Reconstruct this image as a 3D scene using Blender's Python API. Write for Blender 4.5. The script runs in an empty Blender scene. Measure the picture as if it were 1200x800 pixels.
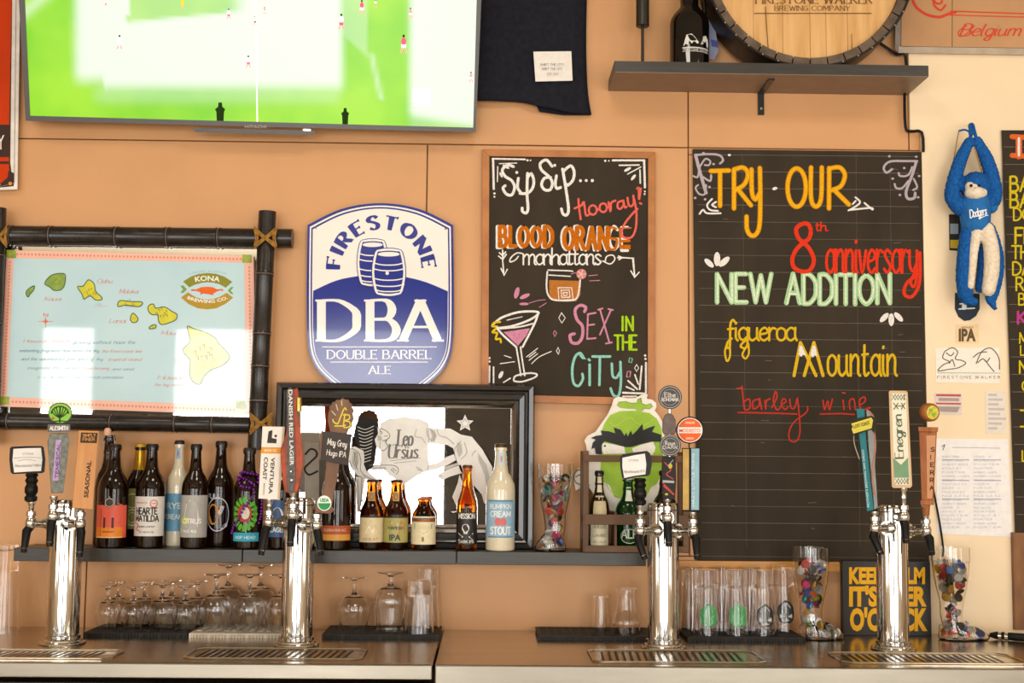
import bpy, math, random
from mathutils import Vector, Matrix

random.seed(7)
SC = bpy.context.scene
COL = SC.collection
PI = math.pi

# ------------------------------------------------------------------ camera
FPX = 1520.0                      # focal length in pixels of a 1200x800 frame
CAM_D = 3.8                       # distance from the lens to the panelled wall
CAM_Z = 1.40
YAW, PITCH, ROLL = math.radians(1.0), math.radians(5.27), 0.0095
cam_data = bpy.data.cameras.new('camera')
cam = bpy.data.objects.new('camera', cam_data)
COL.objects.link(cam)
cam_data.sensor_width = 36.0
cam_data.lens = FPX / 1200.0 * 36.0
RM = Matrix.Rotation(-YAW, 3, 'Z') @ Matrix.Rotation(PI / 2 + PITCH, 3, 'X') @ Matrix.Rotation(ROLL, 3, 'Z')
CP = Vector((0, -CAM_D, CAM_Z))
cam.matrix_world = Matrix.Translation(CP) @ RM.to_4x4()
cam_data.dof.use_dof = True
cam_data.dof.focus_distance = CAM_D - 0.40
cam_data.dof.aperture_fstop = 7.0
SC.camera = cam

# ------------------------------------------------------------------ world, light, exposure
w = bpy.data.worlds.new('world'); SC.world = w; w.use_nodes = True
w.node_tree.nodes['Background'].inputs[0].default_value = (0.95, 0.97, 1.0, 1)
w.node_tree.nodes['Background'].inputs[1].default_value = 0.6
SC.view_settings.view_transform = 'Standard'
SC.view_settings.look = 'None'
SC.view_settings.gamma = 1.0
SC.view_settings.exposure = 0.09
SC.cycles.max_bounces = 20
SC.cycles.transmission_bounces = 20
SC.cycles.transparent_max_bounces = 16
SC.cycles.glossy_bounces = 6
SC.cycles.diffuse_bounces = 3
SC.cycles.sample_clamp_indirect = 6.0
SC.cycles.use_denoising = True

def area(name, loc, sx, sy, rot, watts, col=(1, 1, 1)):
    L = bpy.data.lights.new(name, 'AREA'); L.shape = 'RECTANGLE'
    L.size, L.size_y, L.energy, L.color = sx, sy, watts, col
    o = bpy.data.objects.new(name, L); COL.objects.link(o)
    o.location = loc; o.rotation_euler = rot
    return o

BACK_Y = -8.0
WIN_RAD = 9.0                    # radiance of the daylight behind the camera
# (x0, x1, z0, z1) of the daylight openings in the wall opposite the bar
WINDOWS = [(-4.02, -3.57, 0.15, 2.56), (-2.83, -2.12, 0.15, 2.56), (-1.68, -0.40, 0.05, 2.56),
           (0.70, 1.10, 0.15, 2.56), (1.26, 1.66, 0.15, 2.56),
           (2.15, 2.62, 0.15, 2.56), (2.78, 3.25, 0.15, 2.56), (3.42, 3.90, 0.15, 2.56)]
for i, (x0, x1, z0, z1) in enumerate(WINDOWS):
    area('window_light', ((x0 + x1) / 2, BACK_Y + 0.02, (z0 + z1) / 2), x1 - x0, z1 - z0, (PI / 2, 0, 0),
         WIN_RAD * PI * (x1 - x0) * (z1 - z0), (1.0, 0.985, 0.95))
# windows in the two side walls
for sx_, y0, y1 in ((-1, -6.2, -5.0), (-1, -4.2, -3.4), (1, -5.6, -4.6), (1, -3.9, -3.1)):
    area('window_light', (sx_ * 4.57, (y0 + y1) / 2, 1.55), 1.5, y1 - y0, (0, sx_ * PI / 2, 0), 4.2 * PI * 1.5 * (y1 - y0), (1.0, 0.985, 0.95))
# ceiling lights over the bar
for x, y, e in ((-1.9, -1.7, 8), (0.1, -1.7, 15), (2.1, -1.7, 9)):
    area('ceiling_light', (x, y, 3.13), 0.6, 0.6, (0, 0, 0), e, (1.0, 0.90, 0.76))

# ------------------------------------------------------------------ colour and material helpers
def lin(c):
    if isinstance(c, str):
        c = [int(c[i:i + 2], 16) for i in (0, 2, 4)]
    out = []
    for v in c[:3]:
        v = v / 255.0
        out.append(v / 12.92 if v <= 0.04045 else ((v + 0.055) / 1.055) ** 2.4)
    return out + [1.0]

MATS = {}
def mat(name, col, rough=0.5, metal=0.0, spec=0.5, noise=0.10, nscale=30.0, bump=0.0, trans=0.0, ior=1.45,
        emit=0.0, coat=0.0, cior=1.5, col2=None, stretch=None, bscale=None, alpha=1.0):
    if name in MATS: return MATS[name]
    m = bpy.data.materials.new(name); m.use_nodes = True
    nt = m.node_tree; b = nt.nodes['Principled BSDF']
    c = lin(col)
    tc = nt.nodes.new('ShaderNodeTexCoord')
    mp = nt.nodes.new('ShaderNodeMapping')
    if stretch: mp.inputs['Scale'].default_value = stretch
    nt.links.new(tc.outputs['Object'], mp.inputs['Vector'])
    nz = nt.nodes.new('ShaderNodeTexNoise'); nz.inputs['Scale'].default_value = nscale
    nz.inputs['Detail'].default_value = 4
    nt.links.new(mp.outputs[0], nz.inputs['Vector'])
    if noise > 0 or col2:
        r = nt.nodes.new('ShaderNodeValToRGB')
        c2 = lin(col2) if col2 else [x * (1 - noise * 1.6) for x in c[:3]] + [1]
        c1 = c if col2 else [min(1, x * (1 + noise * 0.5)) for x in c[:3]] + [1]
        r.color_ramp.elements[0].position = 0.32; r.color_ramp.elements[1].position = 0.68
        r.color_ramp.elements[0].color = c2; r.color_ramp.elements[1].color = c1
        nt.links.new(nz.outputs['Fac'], r.inputs[0])
        nt.links.new(r.outputs[0], b.inputs['Base Color'])
        if emit > 0: nt.links.new(r.outputs[0], b.inputs['Emission Color'])
    else:
        b.inputs['Base Color'].default_value = c
        b.inputs['Emission Color'].default_value = c
    b.inputs['Roughness'].default_value = rough
    b.inputs['Metallic'].default_value = metal
    b.inputs['Specular IOR Level'].default_value = spec
    b.inputs['IOR'].default_value = ior
    b.inputs['Transmission Weight'].default_value = trans
    b.inputs['Coat Weight'].default_value = coat
    b.inputs['Coat IOR'].default_value = cior
    b.inputs['Coat Roughness'].default_value = 0.03
    b.inputs['Emission Strength'].default_value = emit
    b.inputs['Alpha'].default_value = alpha
    if bump > 0:
        bp = nt.nodes.new('ShaderNodeBump'); bp.inputs['Strength'].default_value = bump
        bp.inputs['Distance'].default_value = 0.002
        src = nz
        if bscale:
            src = nt.nodes.new('ShaderNodeTexNoise'); src.inputs['Scale'].default_value = bscale
            nt.links.new(mp.outputs[0], src.inputs['Vector'])
        nt.links.new(src.outputs['Fac'], bp.inputs['Height'])
        nt.links.new(bp.outputs[0], b.inputs['Normal'])
    MATS[name] = m
    return m

def ink(col, rough=0.6, spec=0.3, noise=0.04, coat=0.0, cior=1.5):
    """plain printed / painted colour"""
    key = 'ink_%s_%.2f_%.1f' % (col if isinstance(col, str) else '%d_%d_%d' % tuple(col), rough, coat)
    return mat(key, col, rough=rough, spec=spec, noise=noise, nscale=60, coat=coat, cior=cior)

def chalk(col):
    return mat('chalk_' + col, col, rough=0.9, spec=0.1, noise=0.16, nscale=260)

# ------------------------------------------------------------------ surfaces that shapes are laid out on
class Flat:
    """plane through o with normal n, addressed by the photograph's pixel grid (y down)"""
    down = True
    def __init__(s, o, n): s.o, s.n = Vector(o), Vector(n).normalized()
    def at(s, px, py, e=0.0):
        d = RM @ Vector(((px - 600) / FPX, -(py - 400) / FPX, -1.0))
        o = s.o + s.n * e
        t = (o - CP).dot(s.n) / d.dot(s.n)
        return CP + d * t
def F(d): return Flat((0, -d, 0), (0, -1, 0))
def P(px, py, d): return F(d).at(px, py)
def PZ(px, py, z): return Flat((0, 0, z), (0, 0, 1)).at(px, py)
def S(d): return FPX / (CAM_D - d)

class Sub:
    """a window of another surface: (x0, y0) is its corner, s units here make one unit there"""
    def __init__(s, base, x0, y0, sc): s.b, s.x0, s.y0, s.sc, s.down = base, x0, y0, sc, base.down
    def at(s, x, y, e=0.0): return s.b.at(s.x0 + x / s.sc, s.y0 + y / s.sc, e)

class Loc:
    """plane with own axes, v up"""
    down = False
    def __init__(s, o, ux, uy, k=1.0):
        s.o, s.ux, s.uy, s.k = Vector(o), Vector(ux).normalized(), Vector(uy).normalized(), k
        s.n = s.ux.cross(s.uy)
    def at(s, u, v, e=0.0): return s.o + s.ux * (u * s.k) + s.uy * (v * s.k) + s.n * e

class Cyl:
    """upright cylinder (or cone when r1 given between z0 and z1); u along the arc, v up; units of k metres"""
    down = False
    def __init__(s, x, y, z, r, k=1.0, rot=0.0, rf=None): s.x, s.y, s.z, s.r, s.k, s.rot, s.rf = x, y, z, r, k, rot, rf
    def at(s, u, v, e=0.0):
        r = s.rf(v * s.k) if s.rf else s.r
        a = (u * s.k) / s.r + s.rot
        return Vector((s.x + (r + e) * math.sin(a), s.y - (r + e) * math.cos(a), s.z + v * s.k))

class Txt:
    """text space (x along the line, y up) laid on another surface, straight or on an arc"""
    down = False
    def __init__(s, base, x, y, kx, ky, rot=0.0, slant=0.0, arc=None):
        s.b, s.x, s.y, s.kx, s.ky, s.c, s.s_, s.sl, s.arc = base, x, y, kx, ky, math.cos(rot), math.sin(rot), slant, arc
    def at(s, gx, gy, e=0.0):
        f = -1.0 if s.b.down else 1.0
        if s.arc:
            R, a0, inward = s.arc
            a = a0 + gx * s.kx / R
            rr = R + gy * s.ky * (1 if inward > 0 else -1)
            if inward < 0: a = -(a0 + gx * s.kx / R)
            if inward > 0: return s.b.at(s.x + rr * math.sin(a), s.y + f * rr * math.cos(a), e)
            return s.b.at(s.x - rr * math.sin(a), s.y - f * rr * math.cos(a), e)
        X = (gx + gy * s.sl) * s.kx; Y = gy * s.ky
        return s.b.at(s.x + X * s.c - Y * s.s_, s.y + f * (X * s.s_ + Y * s.c), e)

# ------------------------------------------------------------------ mesh builder
def smooth_line(p, closed=False, n=5):
    if len(p) < 3: return list(p)
    out = []; N = len(p)
    rng = range(N) if closed else range(N - 1)
    for i in rng:
        p0 = p[(i - 1) % N] if closed or i > 0 else p[0]
        p1, p2 = p[i], p[(i + 1) % N]
        p3 = p[(i + 2) % N] if closed or i + 2 < N else p[-1]
        for k in range(n):
            t = k / n
            out.append(tuple(0.5 * (2 * b + (c - a) * t + (2 * a - 5 * b + 4 * c - d) * t * t + (3 * b - a - 3 * c + d) * t ** 3)
                             for a, b, c, d in zip(p0, p1, p2, p3)))
    if not closed: out.append(tuple(p[-1]))
    return out

def ell(cx, cy, rx, ry, n=24, a0=0.0, a1=2 * PI, rot=0.0):
    full = abs(a1 - a0 - 2 * PI) < 1e-6
    m = n if full else n + 1
    out = []
    for i in range(m):
        a = a0 + (a1 - a0) * i / n
        x, y = rx * math.cos(a), ry * math.sin(a)
        out.append((cx + x * math.cos(rot) - y * math.sin(rot), cy + x * math.sin(rot) + y * math.cos(rot)))
    return out

class MB:
    def __init__(s): s.v, s.f, s.sm, s.k = [], [], [], 0
    def add(s, vs, fs, smooth=False):
        b = len(s.v); s.v += [Vector(v) for v in vs]
        s.f += [tuple(b + i for i in f) for f in fs]; s.sm += [smooth] * len(fs)
        return s
    def box(s, x0, x1, y0, y1, z0, z1, M=None):
        vs = [Vector((x, y, z)) for x in (x0, x1) for y in (y0, y1) for z in (z0, z1)]
        if M: vs = [M @ v for v in vs]
        return s.add(vs, [(0, 1, 3, 2), (4, 6, 7, 5), (0, 4, 5, 1), (2, 3, 7, 6), (0, 2, 6, 4), (1, 5, 7, 3)])
    def lathe(s, prof, c=(0, 0, 0), seg=32, sx=1.0, sy=1.0, rot=None, cap=True, smooth=True, flute=None):
        """prof: [(radius, height)] bottom to top"""
        c = Vector(c); vs = []; fs = []
        for i, (r, z) in enumerate(prof):
            for k in range(seg):
                a = 2 * PI * k / seg
                rr = r * ((flute(k, z) if flute.__code__.co_argcount == 2 else flute(k, z, i, len(prof))) if flute else 1.0)
                v = Vector((rr * math.cos(a) * sx, rr * math.sin(a) * sy, z))
                vs.append(c + (rot @ v if rot else v))
        n = len(prof)
        for i in range(n - 1):
            for k in range(seg):
                k2 = (k + 1) % seg
                fs.append((i * seg + k, i * seg + k2, (i + 1) * seg + k2, (i + 1) * seg + k))
        s.add(vs, fs, smooth)
        if cap:
            b = len(s.v) - len(vs)
            if prof[0][0] > 1e-5: s.f.append(tuple(b + k for k in reversed(range(seg)))); s.sm.append(False)
            if prof[-1][0] > 1e-5: s.f.append(tuple(b + (n - 1) * seg + k for k in range(seg))); s.sm.append(False)
        return s
    def rings(s, rings, smooth=True, cap=True):
        seg = len(rings[0]); vs = [v for r in rings for v in r]; fs = []
        for i in range(len(rings) - 1):
            for k in range(seg):
                k2 = (k + 1) % seg
                fs.append((i * seg + k, i * seg + k2, (i + 1) * seg + k2, (i + 1) * seg + k))
        b = len(s.v); s.add(vs, fs, smooth)
        if cap:
            s.f.append(tuple(b + k for k in reversed(range(seg)))); s.sm.append(False)
            s.f.append(tuple(b + (len(rings) - 1) * seg + k for k in range(seg))); s.sm.append(False)
        return s
    def tube(s, pts, r, seg=10, smooth=True, closed=False):
        pts = [Vector(p) for p in pts]; n = len(pts)
        rs = r if isinstance(r, (list, tuple)) else [r] * n
        up = Vector((0, 0, 1)); rings = []
        for i in range(n):
            t = (pts[(i + 1) % n] - pts[i - 1]) if closed else (pts[min(i + 1, n - 1)] - pts[max(i - 1, 0)])
            if t.length < 1e-9: t = Vector((0, 0, 1))
            t.normalize()
            if i == 0:
                a = t.cross(up)
                if a.length < 1e-3: a = t.cross(Vector((0, 1, 0)))
                a.normalize()
            else:
                a = (a - t * a.dot(t))
                if a.length < 1e-6: a = t.cross(Vector((1, 0, 0)))
                a.normalize()
            b = t.cross(a)
            rings.append([pts[i] + (a * math.cos(2 * PI * k / seg) + b * math.sin(2 * PI * k / seg)) * rs[i] for k in range(seg)])
        if closed: rings.append(rings[0])
        return s.rings(rings, smooth, cap=not closed)
    def ball(s, c, r, seg=14, rg=9, sx=1, sy=1, sz=1):
        prof = [(max(1e-6, r * math.sin(PI * i / rg)), -r * math.cos(PI * i / rg) * sz) for i in range(rg + 1)]
        return s.lathe(prof, c, seg, sx, sy, cap=False)
    # --- flat work laid on a surface
    def stroke(s, surf, pts, w, e=0.0008, closed=False, sm=True, cal=None, caps=True, n=5):
        p = smooth_line(pts, closed, n) if sm else list(pts)
        q = [p[0]]
        for a in p[1:]:
            if abs(a[0] - q[-1][0]) + abs(a[1] - q[-1][1]) > 1e-6: q.append(a)
        p = q; N = len(p)
        if N < 2:
            return s.fill(surf, ell(p[0][0], p[0][1], w / 2, w / 2, 10), e)
        L, R = [], []
        for i in range(N):
            a = p[i - 1] if (i > 0 or closed) else p[i]
            b = p[(i + 1) % N] if (i < N - 1 or closed) else p[i]
            dx, dy = b[0] - a[0], b[1] - a[1]
            l = math.hypot(dx, dy) or 1e-9; dx /= l; dy /= l
            k = 1.0
            if 0 < i < N - 1 or closed:                       # mitre at sharp corners
                c = p[i]; ax, ay = c[0] - a[0], c[1] - a[1]; la = math.hypot(ax, ay) or 1e-9
                k = 1.0 / max(0.45, abs((ax * dx + ay * dy) / la))
            hw = (w if cal is None else cal[0] + (cal[1] - cal[0]) * abs(dy) ** 1.3) / 2 * k
            L.append((p[i][0] - dy * hw, p[i][1] + dx * hw)); R.append((p[i][0] + dy * hw, p[i][1] - dx * hw))
        s.k += 1; e += (s.k % 14) * 2.2e-5                    # coplanar strokes never share a plane
        de = 1.6e-4 / N if N > 12 else 0.0                     # a stroke that crosses itself lies over its own start
        vs = [surf.at(x, y, e + de * i) for i, (x, y) in enumerate(L)] + [surf.at(x, y, e + de * i) for i, (x, y) in enumerate(R)]
        fs = [(i, i + 1, N + i + 1, N + i) for i in range(N - 1)]
        if closed: fs.append((N - 1, 0, N, 2 * N - 1))
        s.add(vs, fs)
        if caps and not closed and cal is None:
            for c in (p[0], p[-1]): s.fill(surf, ell(c[0], c[1], w / 2, w / 2, 10), e - 0.00005)
        return s
    def fill(s, surf, pts, e=0.0008, th=0.0, sm=False):
        if sm: pts = smooth_line(pts, True)
        ar = sum(pts[i - 1][0] * pts[i][1] - pts[i][0] * pts[i - 1][1] for i in range(len(pts)))
        if (ar > 0) == surf.down: pts = list(reversed(pts))
        n = len(pts)
        vs = [surf.at(x, y, e) for x, y in pts]
        fs = [tuple(range(n))]
        if th:
            vs += [surf.at(x, y, e - th) for x, y in pts]
            fs += [(i, n + i, n + (i + 1) % n, (i + 1) % n) for i in range(n)] + [tuple(reversed(range(n, 2 * n)))]
        return s.add(vs, fs)
    def patch(s, surf, u0, u1, v0, v1, e=0.0008, nu=12, nv=1, smooth=True):
        vs = [surf.at(u0 + (u1 - u0) * i / nu, v0 + (v1 - v0) * j / nv, e) for j in range(nv + 1) for i in range(nu + 1)]
        fs = [(j * (nu + 1) + i, j * (nu + 1) + i + 1, (j + 1) * (nu + 1) + i + 1, (j + 1) * (nu + 1) + i) for j in range(nv) for i in range(nu)]
        return s.add(vs, fs, smooth)
    def text(s, surf, t, x, y, h, W=None, sw=0.12, e=0.0008, rot=0.0, slant=0.0, sx=1.0, sp=0.2, serif=False, cal=None, arc=None,
             center=False, jitter=0.0):
        adv = []; X = 0.0
        for ch in t:
            g = GL.get(ch)
            if g is None: adv.append((X, None)); X += 0.42; continue
            adv.append((X, g)); X += g[0] + sp
        X -= sp
        if W is not None: sx = W / (X * h)
        kx = h * sx
        if arc: arc = (arc[0], arc[1] if arc[1] is not None else -X * kx / arc[0] / 2, arc[2])
        if center: x = x - X * kx / 2 * math.cos(rot); y = y - X * kx / 2 * math.sin(rot) * (-1 if surf.down else 1)
        ts = Txt(surf, x, y, kx, h, rot, slant, arc)
        for X0, g in adv:
            if g is None: continue
            jy = random.uniform(-jitter, jitter)
            for kind, pts in g[1]:
                pp = [((px) * 1.0 + X0, py + jy) for px, py in pts]
                # keep the stroke width even when the text is squeezed
                class Q:
                    down = False
                q = Q(); q.at = lambda a, b, ee, ts=ts, sx=sx: ts.at(a / sx, b, ee)
                pp = [(a * sx, b) for a, b in pp]
                s.stroke(q, pp, sw, e, sm=(kind == '~'), cal=cal, n=4)
                if serif and kind == '-':
                    for a, b in ((pp[0], pp[1]), (pp[-1], pp[-2])):
                        dx, dy = b[0] - a[0], b[1] - a[1]
                        if abs(dy) > abs(dx) * 1.2 and (a[1] < jy + 0.02 or a[1] > 0.98 + jy):
                            s.stroke(q, [(a[0] - 0.15, a[1]), (a[0] + 0.15, a[1])], serif, e, sm=False, caps=False)
                        elif abs(dx) > abs(dy) * 3 and a[0] > (X0 + 0.2) * sx:
                            s.stroke(q, [(a[0], a[1] - 0.1), (a[0], a[1] + 0.1)], serif * 1.2, e, sm=False, caps=False)
        return s
    def btext(s, surf, t, x, y, h, W=None, e=0.0008, rot=0.0, bold=0.0, slant=0.0, arc=None, center=False, cap=0.729, sp=1.0):
        """Blender's own sans font, h = cap height"""
        vs, ps = font_mesh(t, bold, sp)
        x0 = min(v[0] for v in vs); x1 = max(v[0] for v in vs)
        kx = W / (x1 - x0) if W else h / cap
        if arc: arc = (arc[0], arc[1] if arc[1] is not None else -(x1 - x0) * kx / arc[0] / 2, arc[2])
        if center: x = x - (x1 - x0) * kx / 2 * math.cos(rot); y = y - (x1 - x0) * kx / 2 * math.sin(rot) * (-1 if surf.down else 1)
        ts = Txt(surf, x, y, kx, h / cap, rot, slant, arc)
        return s.add([ts.at(v[0] - x0, v[1], e) for v in vs], ps)

FM = {}
def font_mesh(t, bold, sp):
    k = (t, bold, sp)
    if k not in FM:
        c = bpy.data.curves.new('tmp', 'FONT'); c.body = t; c.offset = bold; c.resolution_u = 3; c.space_character = sp
        o = bpy.data.objects.new('tmp', c)
        m = bpy.data.meshes.new_from_object(o)
        FM[k] = ([tuple(v.co[:2]) for v in m.vertices], [tuple(p.vertices) for p in m.polygons])
        bpy.data.objects.remove(o); bpy.data.meshes.remove(m); bpy.data.curves.remove(c)
    return FM[k]

# ------------------------------------------------------------------ objects
ORG = {}
def wo(o): return ORG[o.name]

def thing(name, label, cat, loc, group=None, kind=None):
    o = bpy.data.objects.new(name, None); COL.objects.link(o)
    o.empty_display_size = 0.05
    o.location = loc; ORG[o.name] = Vector(loc)
    if label: o['label'] = label
    if cat: o['category'] = cat
    if group: o['group'] = group
    if kind: o['kind'] = kind
    return o

PRINTS = ('chalk', 'lettering', 'detail', 'branding', 'script', 'emblem', 'print', 'pattern', 'band')
def obj(name, mb, m, parent=None, bev=0.0, label=None, cat=None, group=None, kind=None, at=None, sub=0):
    if not mb.v: return None
    if parent is not None: org = wo(parent)
    elif at is not None: org = Vector(at)
    else:
        xs = [v.x for v in mb.v]; ys = [v.y for v in mb.v]; zs = [v.z for v in mb.v]
        org = Vector(((min(xs) + max(xs)) / 2, (min(ys) + max(ys)) / 2, min(zs)))
    me = bpy.data.meshes.new(name)
    me.from_pydata([v - org for v in mb.v], [], mb.f)
    me.polygons.foreach_set('use_smooth', mb.sm)
    me.update()
    if any(mb.sm): me.set_sharp_from_angle(angle=math.radians(38))
    me.materials.append(m)
    o = bpy.data.objects.new(name, me); COL.objects.link(o)
    if parent is not None: o.parent = parent
    else: o.location = org
    ORG[o.name] = org
    if bev:
        md = o.modifiers.new('bevel', 'BEVEL'); md.width = bev; md.segments = 2; md.limit_method = 'ANGLE'
    if sub:
        md = o.modifiers.new('sub', 'SUBSURF'); md.levels = sub; md.render_levels = sub
    if label: o['label'] = label
    if cat: o['category'] = cat
    if group: o['group'] = group
    if kind: o['kind'] = kind
    elif parent is not None and name.split('_')[-1] in PRINTS and len(mb.f) > 3: o['kind'] = 'stuff'
    return o

def dup(root, loc, rotz=0.0, label=None, group=None):
    r = root.copy(); COL.objects.link(r); r.location = loc; r.rotation_euler = (0, 0, rotz)
    ORG[r.name] = Vector(loc)
    if label: r['label'] = label
    if group: r['group'] = group
    for ch in list(root.children):
        c = ch.copy(); COL.objects.link(c); c.parent = r
        for g in ch.children:
            d = g.copy(); COL.objects.link(d); d.parent = c
    return r

# ------------------------------------------------------------------ a stroke alphabet: width, strokes ('~' curved, '-' straight)
RAW = {
'A': (.72, '-0,0 .36,1|-.72,0 .36,1|-.13,.34 .59,.34'),
'B': (.6, '-0,0 0,1|~0,1 .36,1 .5,.78 .38,.55 0,.53|~0,.53 .42,.52 .6,.27 .45,.02 0,0'),
'C': (.66, '~.66,.84 .38,1 .08,.78 0,.5 .08,.2 .38,0 .66,.16'),
'D': (.68, '-0,0 0,1|~0,1 .34,.99 .64,.75 .68,.5 .64,.25 .34,.01 0,0'),
'E': (.52, '-0,0 0,1|-0,1 .5,1|-0,.52 .4,.52|-0,0 .52,0'),
'F': (.5, '-0,0 0,1|-0,1 .5,1|-0,.52 .4,.52'),
'G': (.7, '~.66,.84 .38,1 .08,.78 0,.5 .08,.2 .38,0 .68,.14|-.68,.12 .68,.45|-.68,.45 .42,.45'),
'H': (.66, '-0,0 0,1|-.66,0 .66,1|-0,.52 .66,.52'),
'I': (.02, '-0,0 0,1'),
'J': (.4, '~.4,1 .4,.25 .3,.02 .1,.02 0,.2'),
'K': (.62, '-0,0 0,1|-0,.42 .58,1|-.16,.55 .62,0'),
'L': (.5, '-0,0 0,1|-0,0 .5,0'),
'M': (.84, '-0,0 .04,1|-.04,1 .42,.2|-.8,1 .42,.2|-.84,0 .8,1'),
'N': (.68, '-0,0 0,1|-0,1 .68,0|-.68,0 .68,1'),
'O': (.78, '~.39,1 .1,.82 0,.5 .1,.18 .39,0 .68,.18 .78,.5 .68,.82 .39,1'),
'P': (.56, '-0,0 0,1|~0,1 .38,1 .56,.76 .4,.5 0,.48'),
'Q': (.78, '~.39,1 .1,.82 0,.5 .1,.18 .39,0 .68,.18 .78,.5 .68,.82 .39,1|-.45,.25 .8,-.1'),
'R': (.62, '-0,0 0,1|~0,1 .36,1 .54,.77 .38,.52 0,.5|-.26,.5 .62,0'),
'S': (.54, '~.52,.84 .3,1 .06,.86 .06,.66 .3,.52 .52,.34 .48,.1 .25,0 0,.14'),
'T': (.62, '-0,1 .62,1|-.31,0 .31,1'),
'U': (.64, '~0,1 0,.35 .1,.06 .32,0 .54,.06 .64,.35 .64,1'),
'V': (.68, '-0,1 .34,0|-.68,1 .34,0'),
'W': (.98, '-0,1 .25,0|-.49,.95 .25,0|-.49,.95 .73,0|-.98,1 .73,0'),
'X': (.64, '-0,0 .62,1|-0,1 .64,0'),
'Y': (.64, '-0,1 .32,.5|-.64,1 .32,.5|-.32,0 .32,.5'),
'Z': (.58, '-0,1 .56,1|-.56,1 0,0|-0,0 .58,0'),
'a': (.48, '~.46,.5 .24,.62 .02,.45 .02,.15 .22,0 .44,.14|~.46,.62 .45,.2 .54,0'),
'b': (.48, '~0,1 0,.08|~.02,.42 .24,.62 .46,.45 .46,.15 .24,0 .02,.12'),
'c': (.42, '~.42,.5 .24,.62 .02,.45 .02,.15 .22,0 .44,.12'),
'd': (.5, '~.44,.5 .24,.62 .02,.45 .02,.15 .22,0 .44,.14|~.46,1 .46,.15 .54,0'),
'e': (.44, '~.02,.3 .34,.36 .42,.5 .24,.62 .03,.45 .02,.15 .22,0 .44,.12'),
'f': (.34, '~.38,.9 .26,1 .14,.82 .12,.3 .1,-.3 -.04,-.35 -.02,-.1 .2,.1|-0,.55 .3,.58'),
'g': (.48, '~.46,.5 .24,.62 .02,.45 .04,.15 .22,.02 .44,.18|~.46,.62 .46,-.1 .34,-.38 .1,-.3 .2,-.12 .5,.08'),
'h': (.48, '~0,1 0,0|~0,.36 .22,.6 .42,.5 .42,.1 .5,0'),
'i': (.12, '~.02,.6 .02,.15 .12,0|-.02,.82 .04,.86'),
'j': (.2, '~.14,.6 .14,-.2 0,-.36|-.14,.82 .16,.86'),
'k': (.46, '-0,0 0,1|-0,.26 .38,.6|-.12,.36 .46,0'),
'l': (.14, '~.04,1 0,.3 .04,.06 .16,0'),
'm': (.8, '~0,.62 0,0|~0,.4 .2,.62 .36,.5 .36,0|~.36,.4 .56,.62 .72,.5 .72,.1 .82,0'),
'n': (.48, '~0,.62 0,0|~0,.4 .22,.62 .4,.5 .4,.1 .5,0'),
'o': (.46, '~.23,.62 .03,.48 .03,.14 .23,0 .44,.14 .44,.48 .23,.62'),
'p': (.48, '-0,.62 0,-.36|~.02,.42 .24,.62 .46,.45 .46,.15 .24,0 .02,.12'),
'r': (.34, '~0,.62 0,0|~0,.36 .16,.6 .34,.56'),
's': (.4, '~.38,.52 .2,.62 .04,.5 .2,.32 .38,.16 .2,0 .0,.1'),
't': (.34, '~.12,.9 .1,.2 .18,0 .34,.08|-0,.62 .3,.64'),
'u': (.5, '~0,.6 0,.15 .18,0 .4,.15|~.42,.6 .42,.15 .52,0'),
'v': (.42, '~0,.6 .18,0 .4,.6'),
'w': (.64, '~0,.6 .14,0 .32,.5 .46,0 .64,.6'),
'x': (.42, '-0,0 .4,.6|-0,.6 .42,0'),
'y': (.46, '~0,.6 .02,.2 .2,.04 .42,.25|~.44,.6 .42,-.1 .28,-.38 .08,-.3 .2,-.1 .5,.08'),
'z': (.42, '-0,.6 .38,.6|-.38,.6 0,0|-0,0 .42,0'),
'0': (.6, '~.3,1 .06,.8 0,.5 .06,.2 .3,0 .54,.2 .6,.5 .54,.8 .3,1'),
'1': (.3, '-0,.8 .2,1|-.2,1 .2,0'),
'2': (.56, '~0,.78 .12,.97 .4,1 .54,.76 .36,.45 0,0|-0,0 .56,0'),
'5': (.54, '-.5,1 .06,1|-.06,1 .02,.56|~.02,.56 .3,.64 .54,.34 .36,.02 0,.08'),
'8': (.54, '~.27,.54 .04,.76 .27,1 .5,.76 .27,.54 0,.26 .27,0 .54,.26 .27,.54'),
'.': (.06, '-.02,.02 .05,.05'), "'": (.06, '-.03,.98 .03,.78'), '!': (.1, '-.05,1 .05,.3|-.04,.02 .06,.05'), '-': (.3, '-0,.45 .3,.45'),
'&': (.6, '~.6,0 .1,.7 .25,1 .4,.75 .05,.3 .2,0 .6,.4'),
}
GL = {}
for _k, (_w, _s) in RAW.items():
    GL[_k] = (_w, [(q[0], [tuple(float(n) for n in p.split(',')) for p in q[1:].split()]) for q in _s.split('|')])
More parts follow.
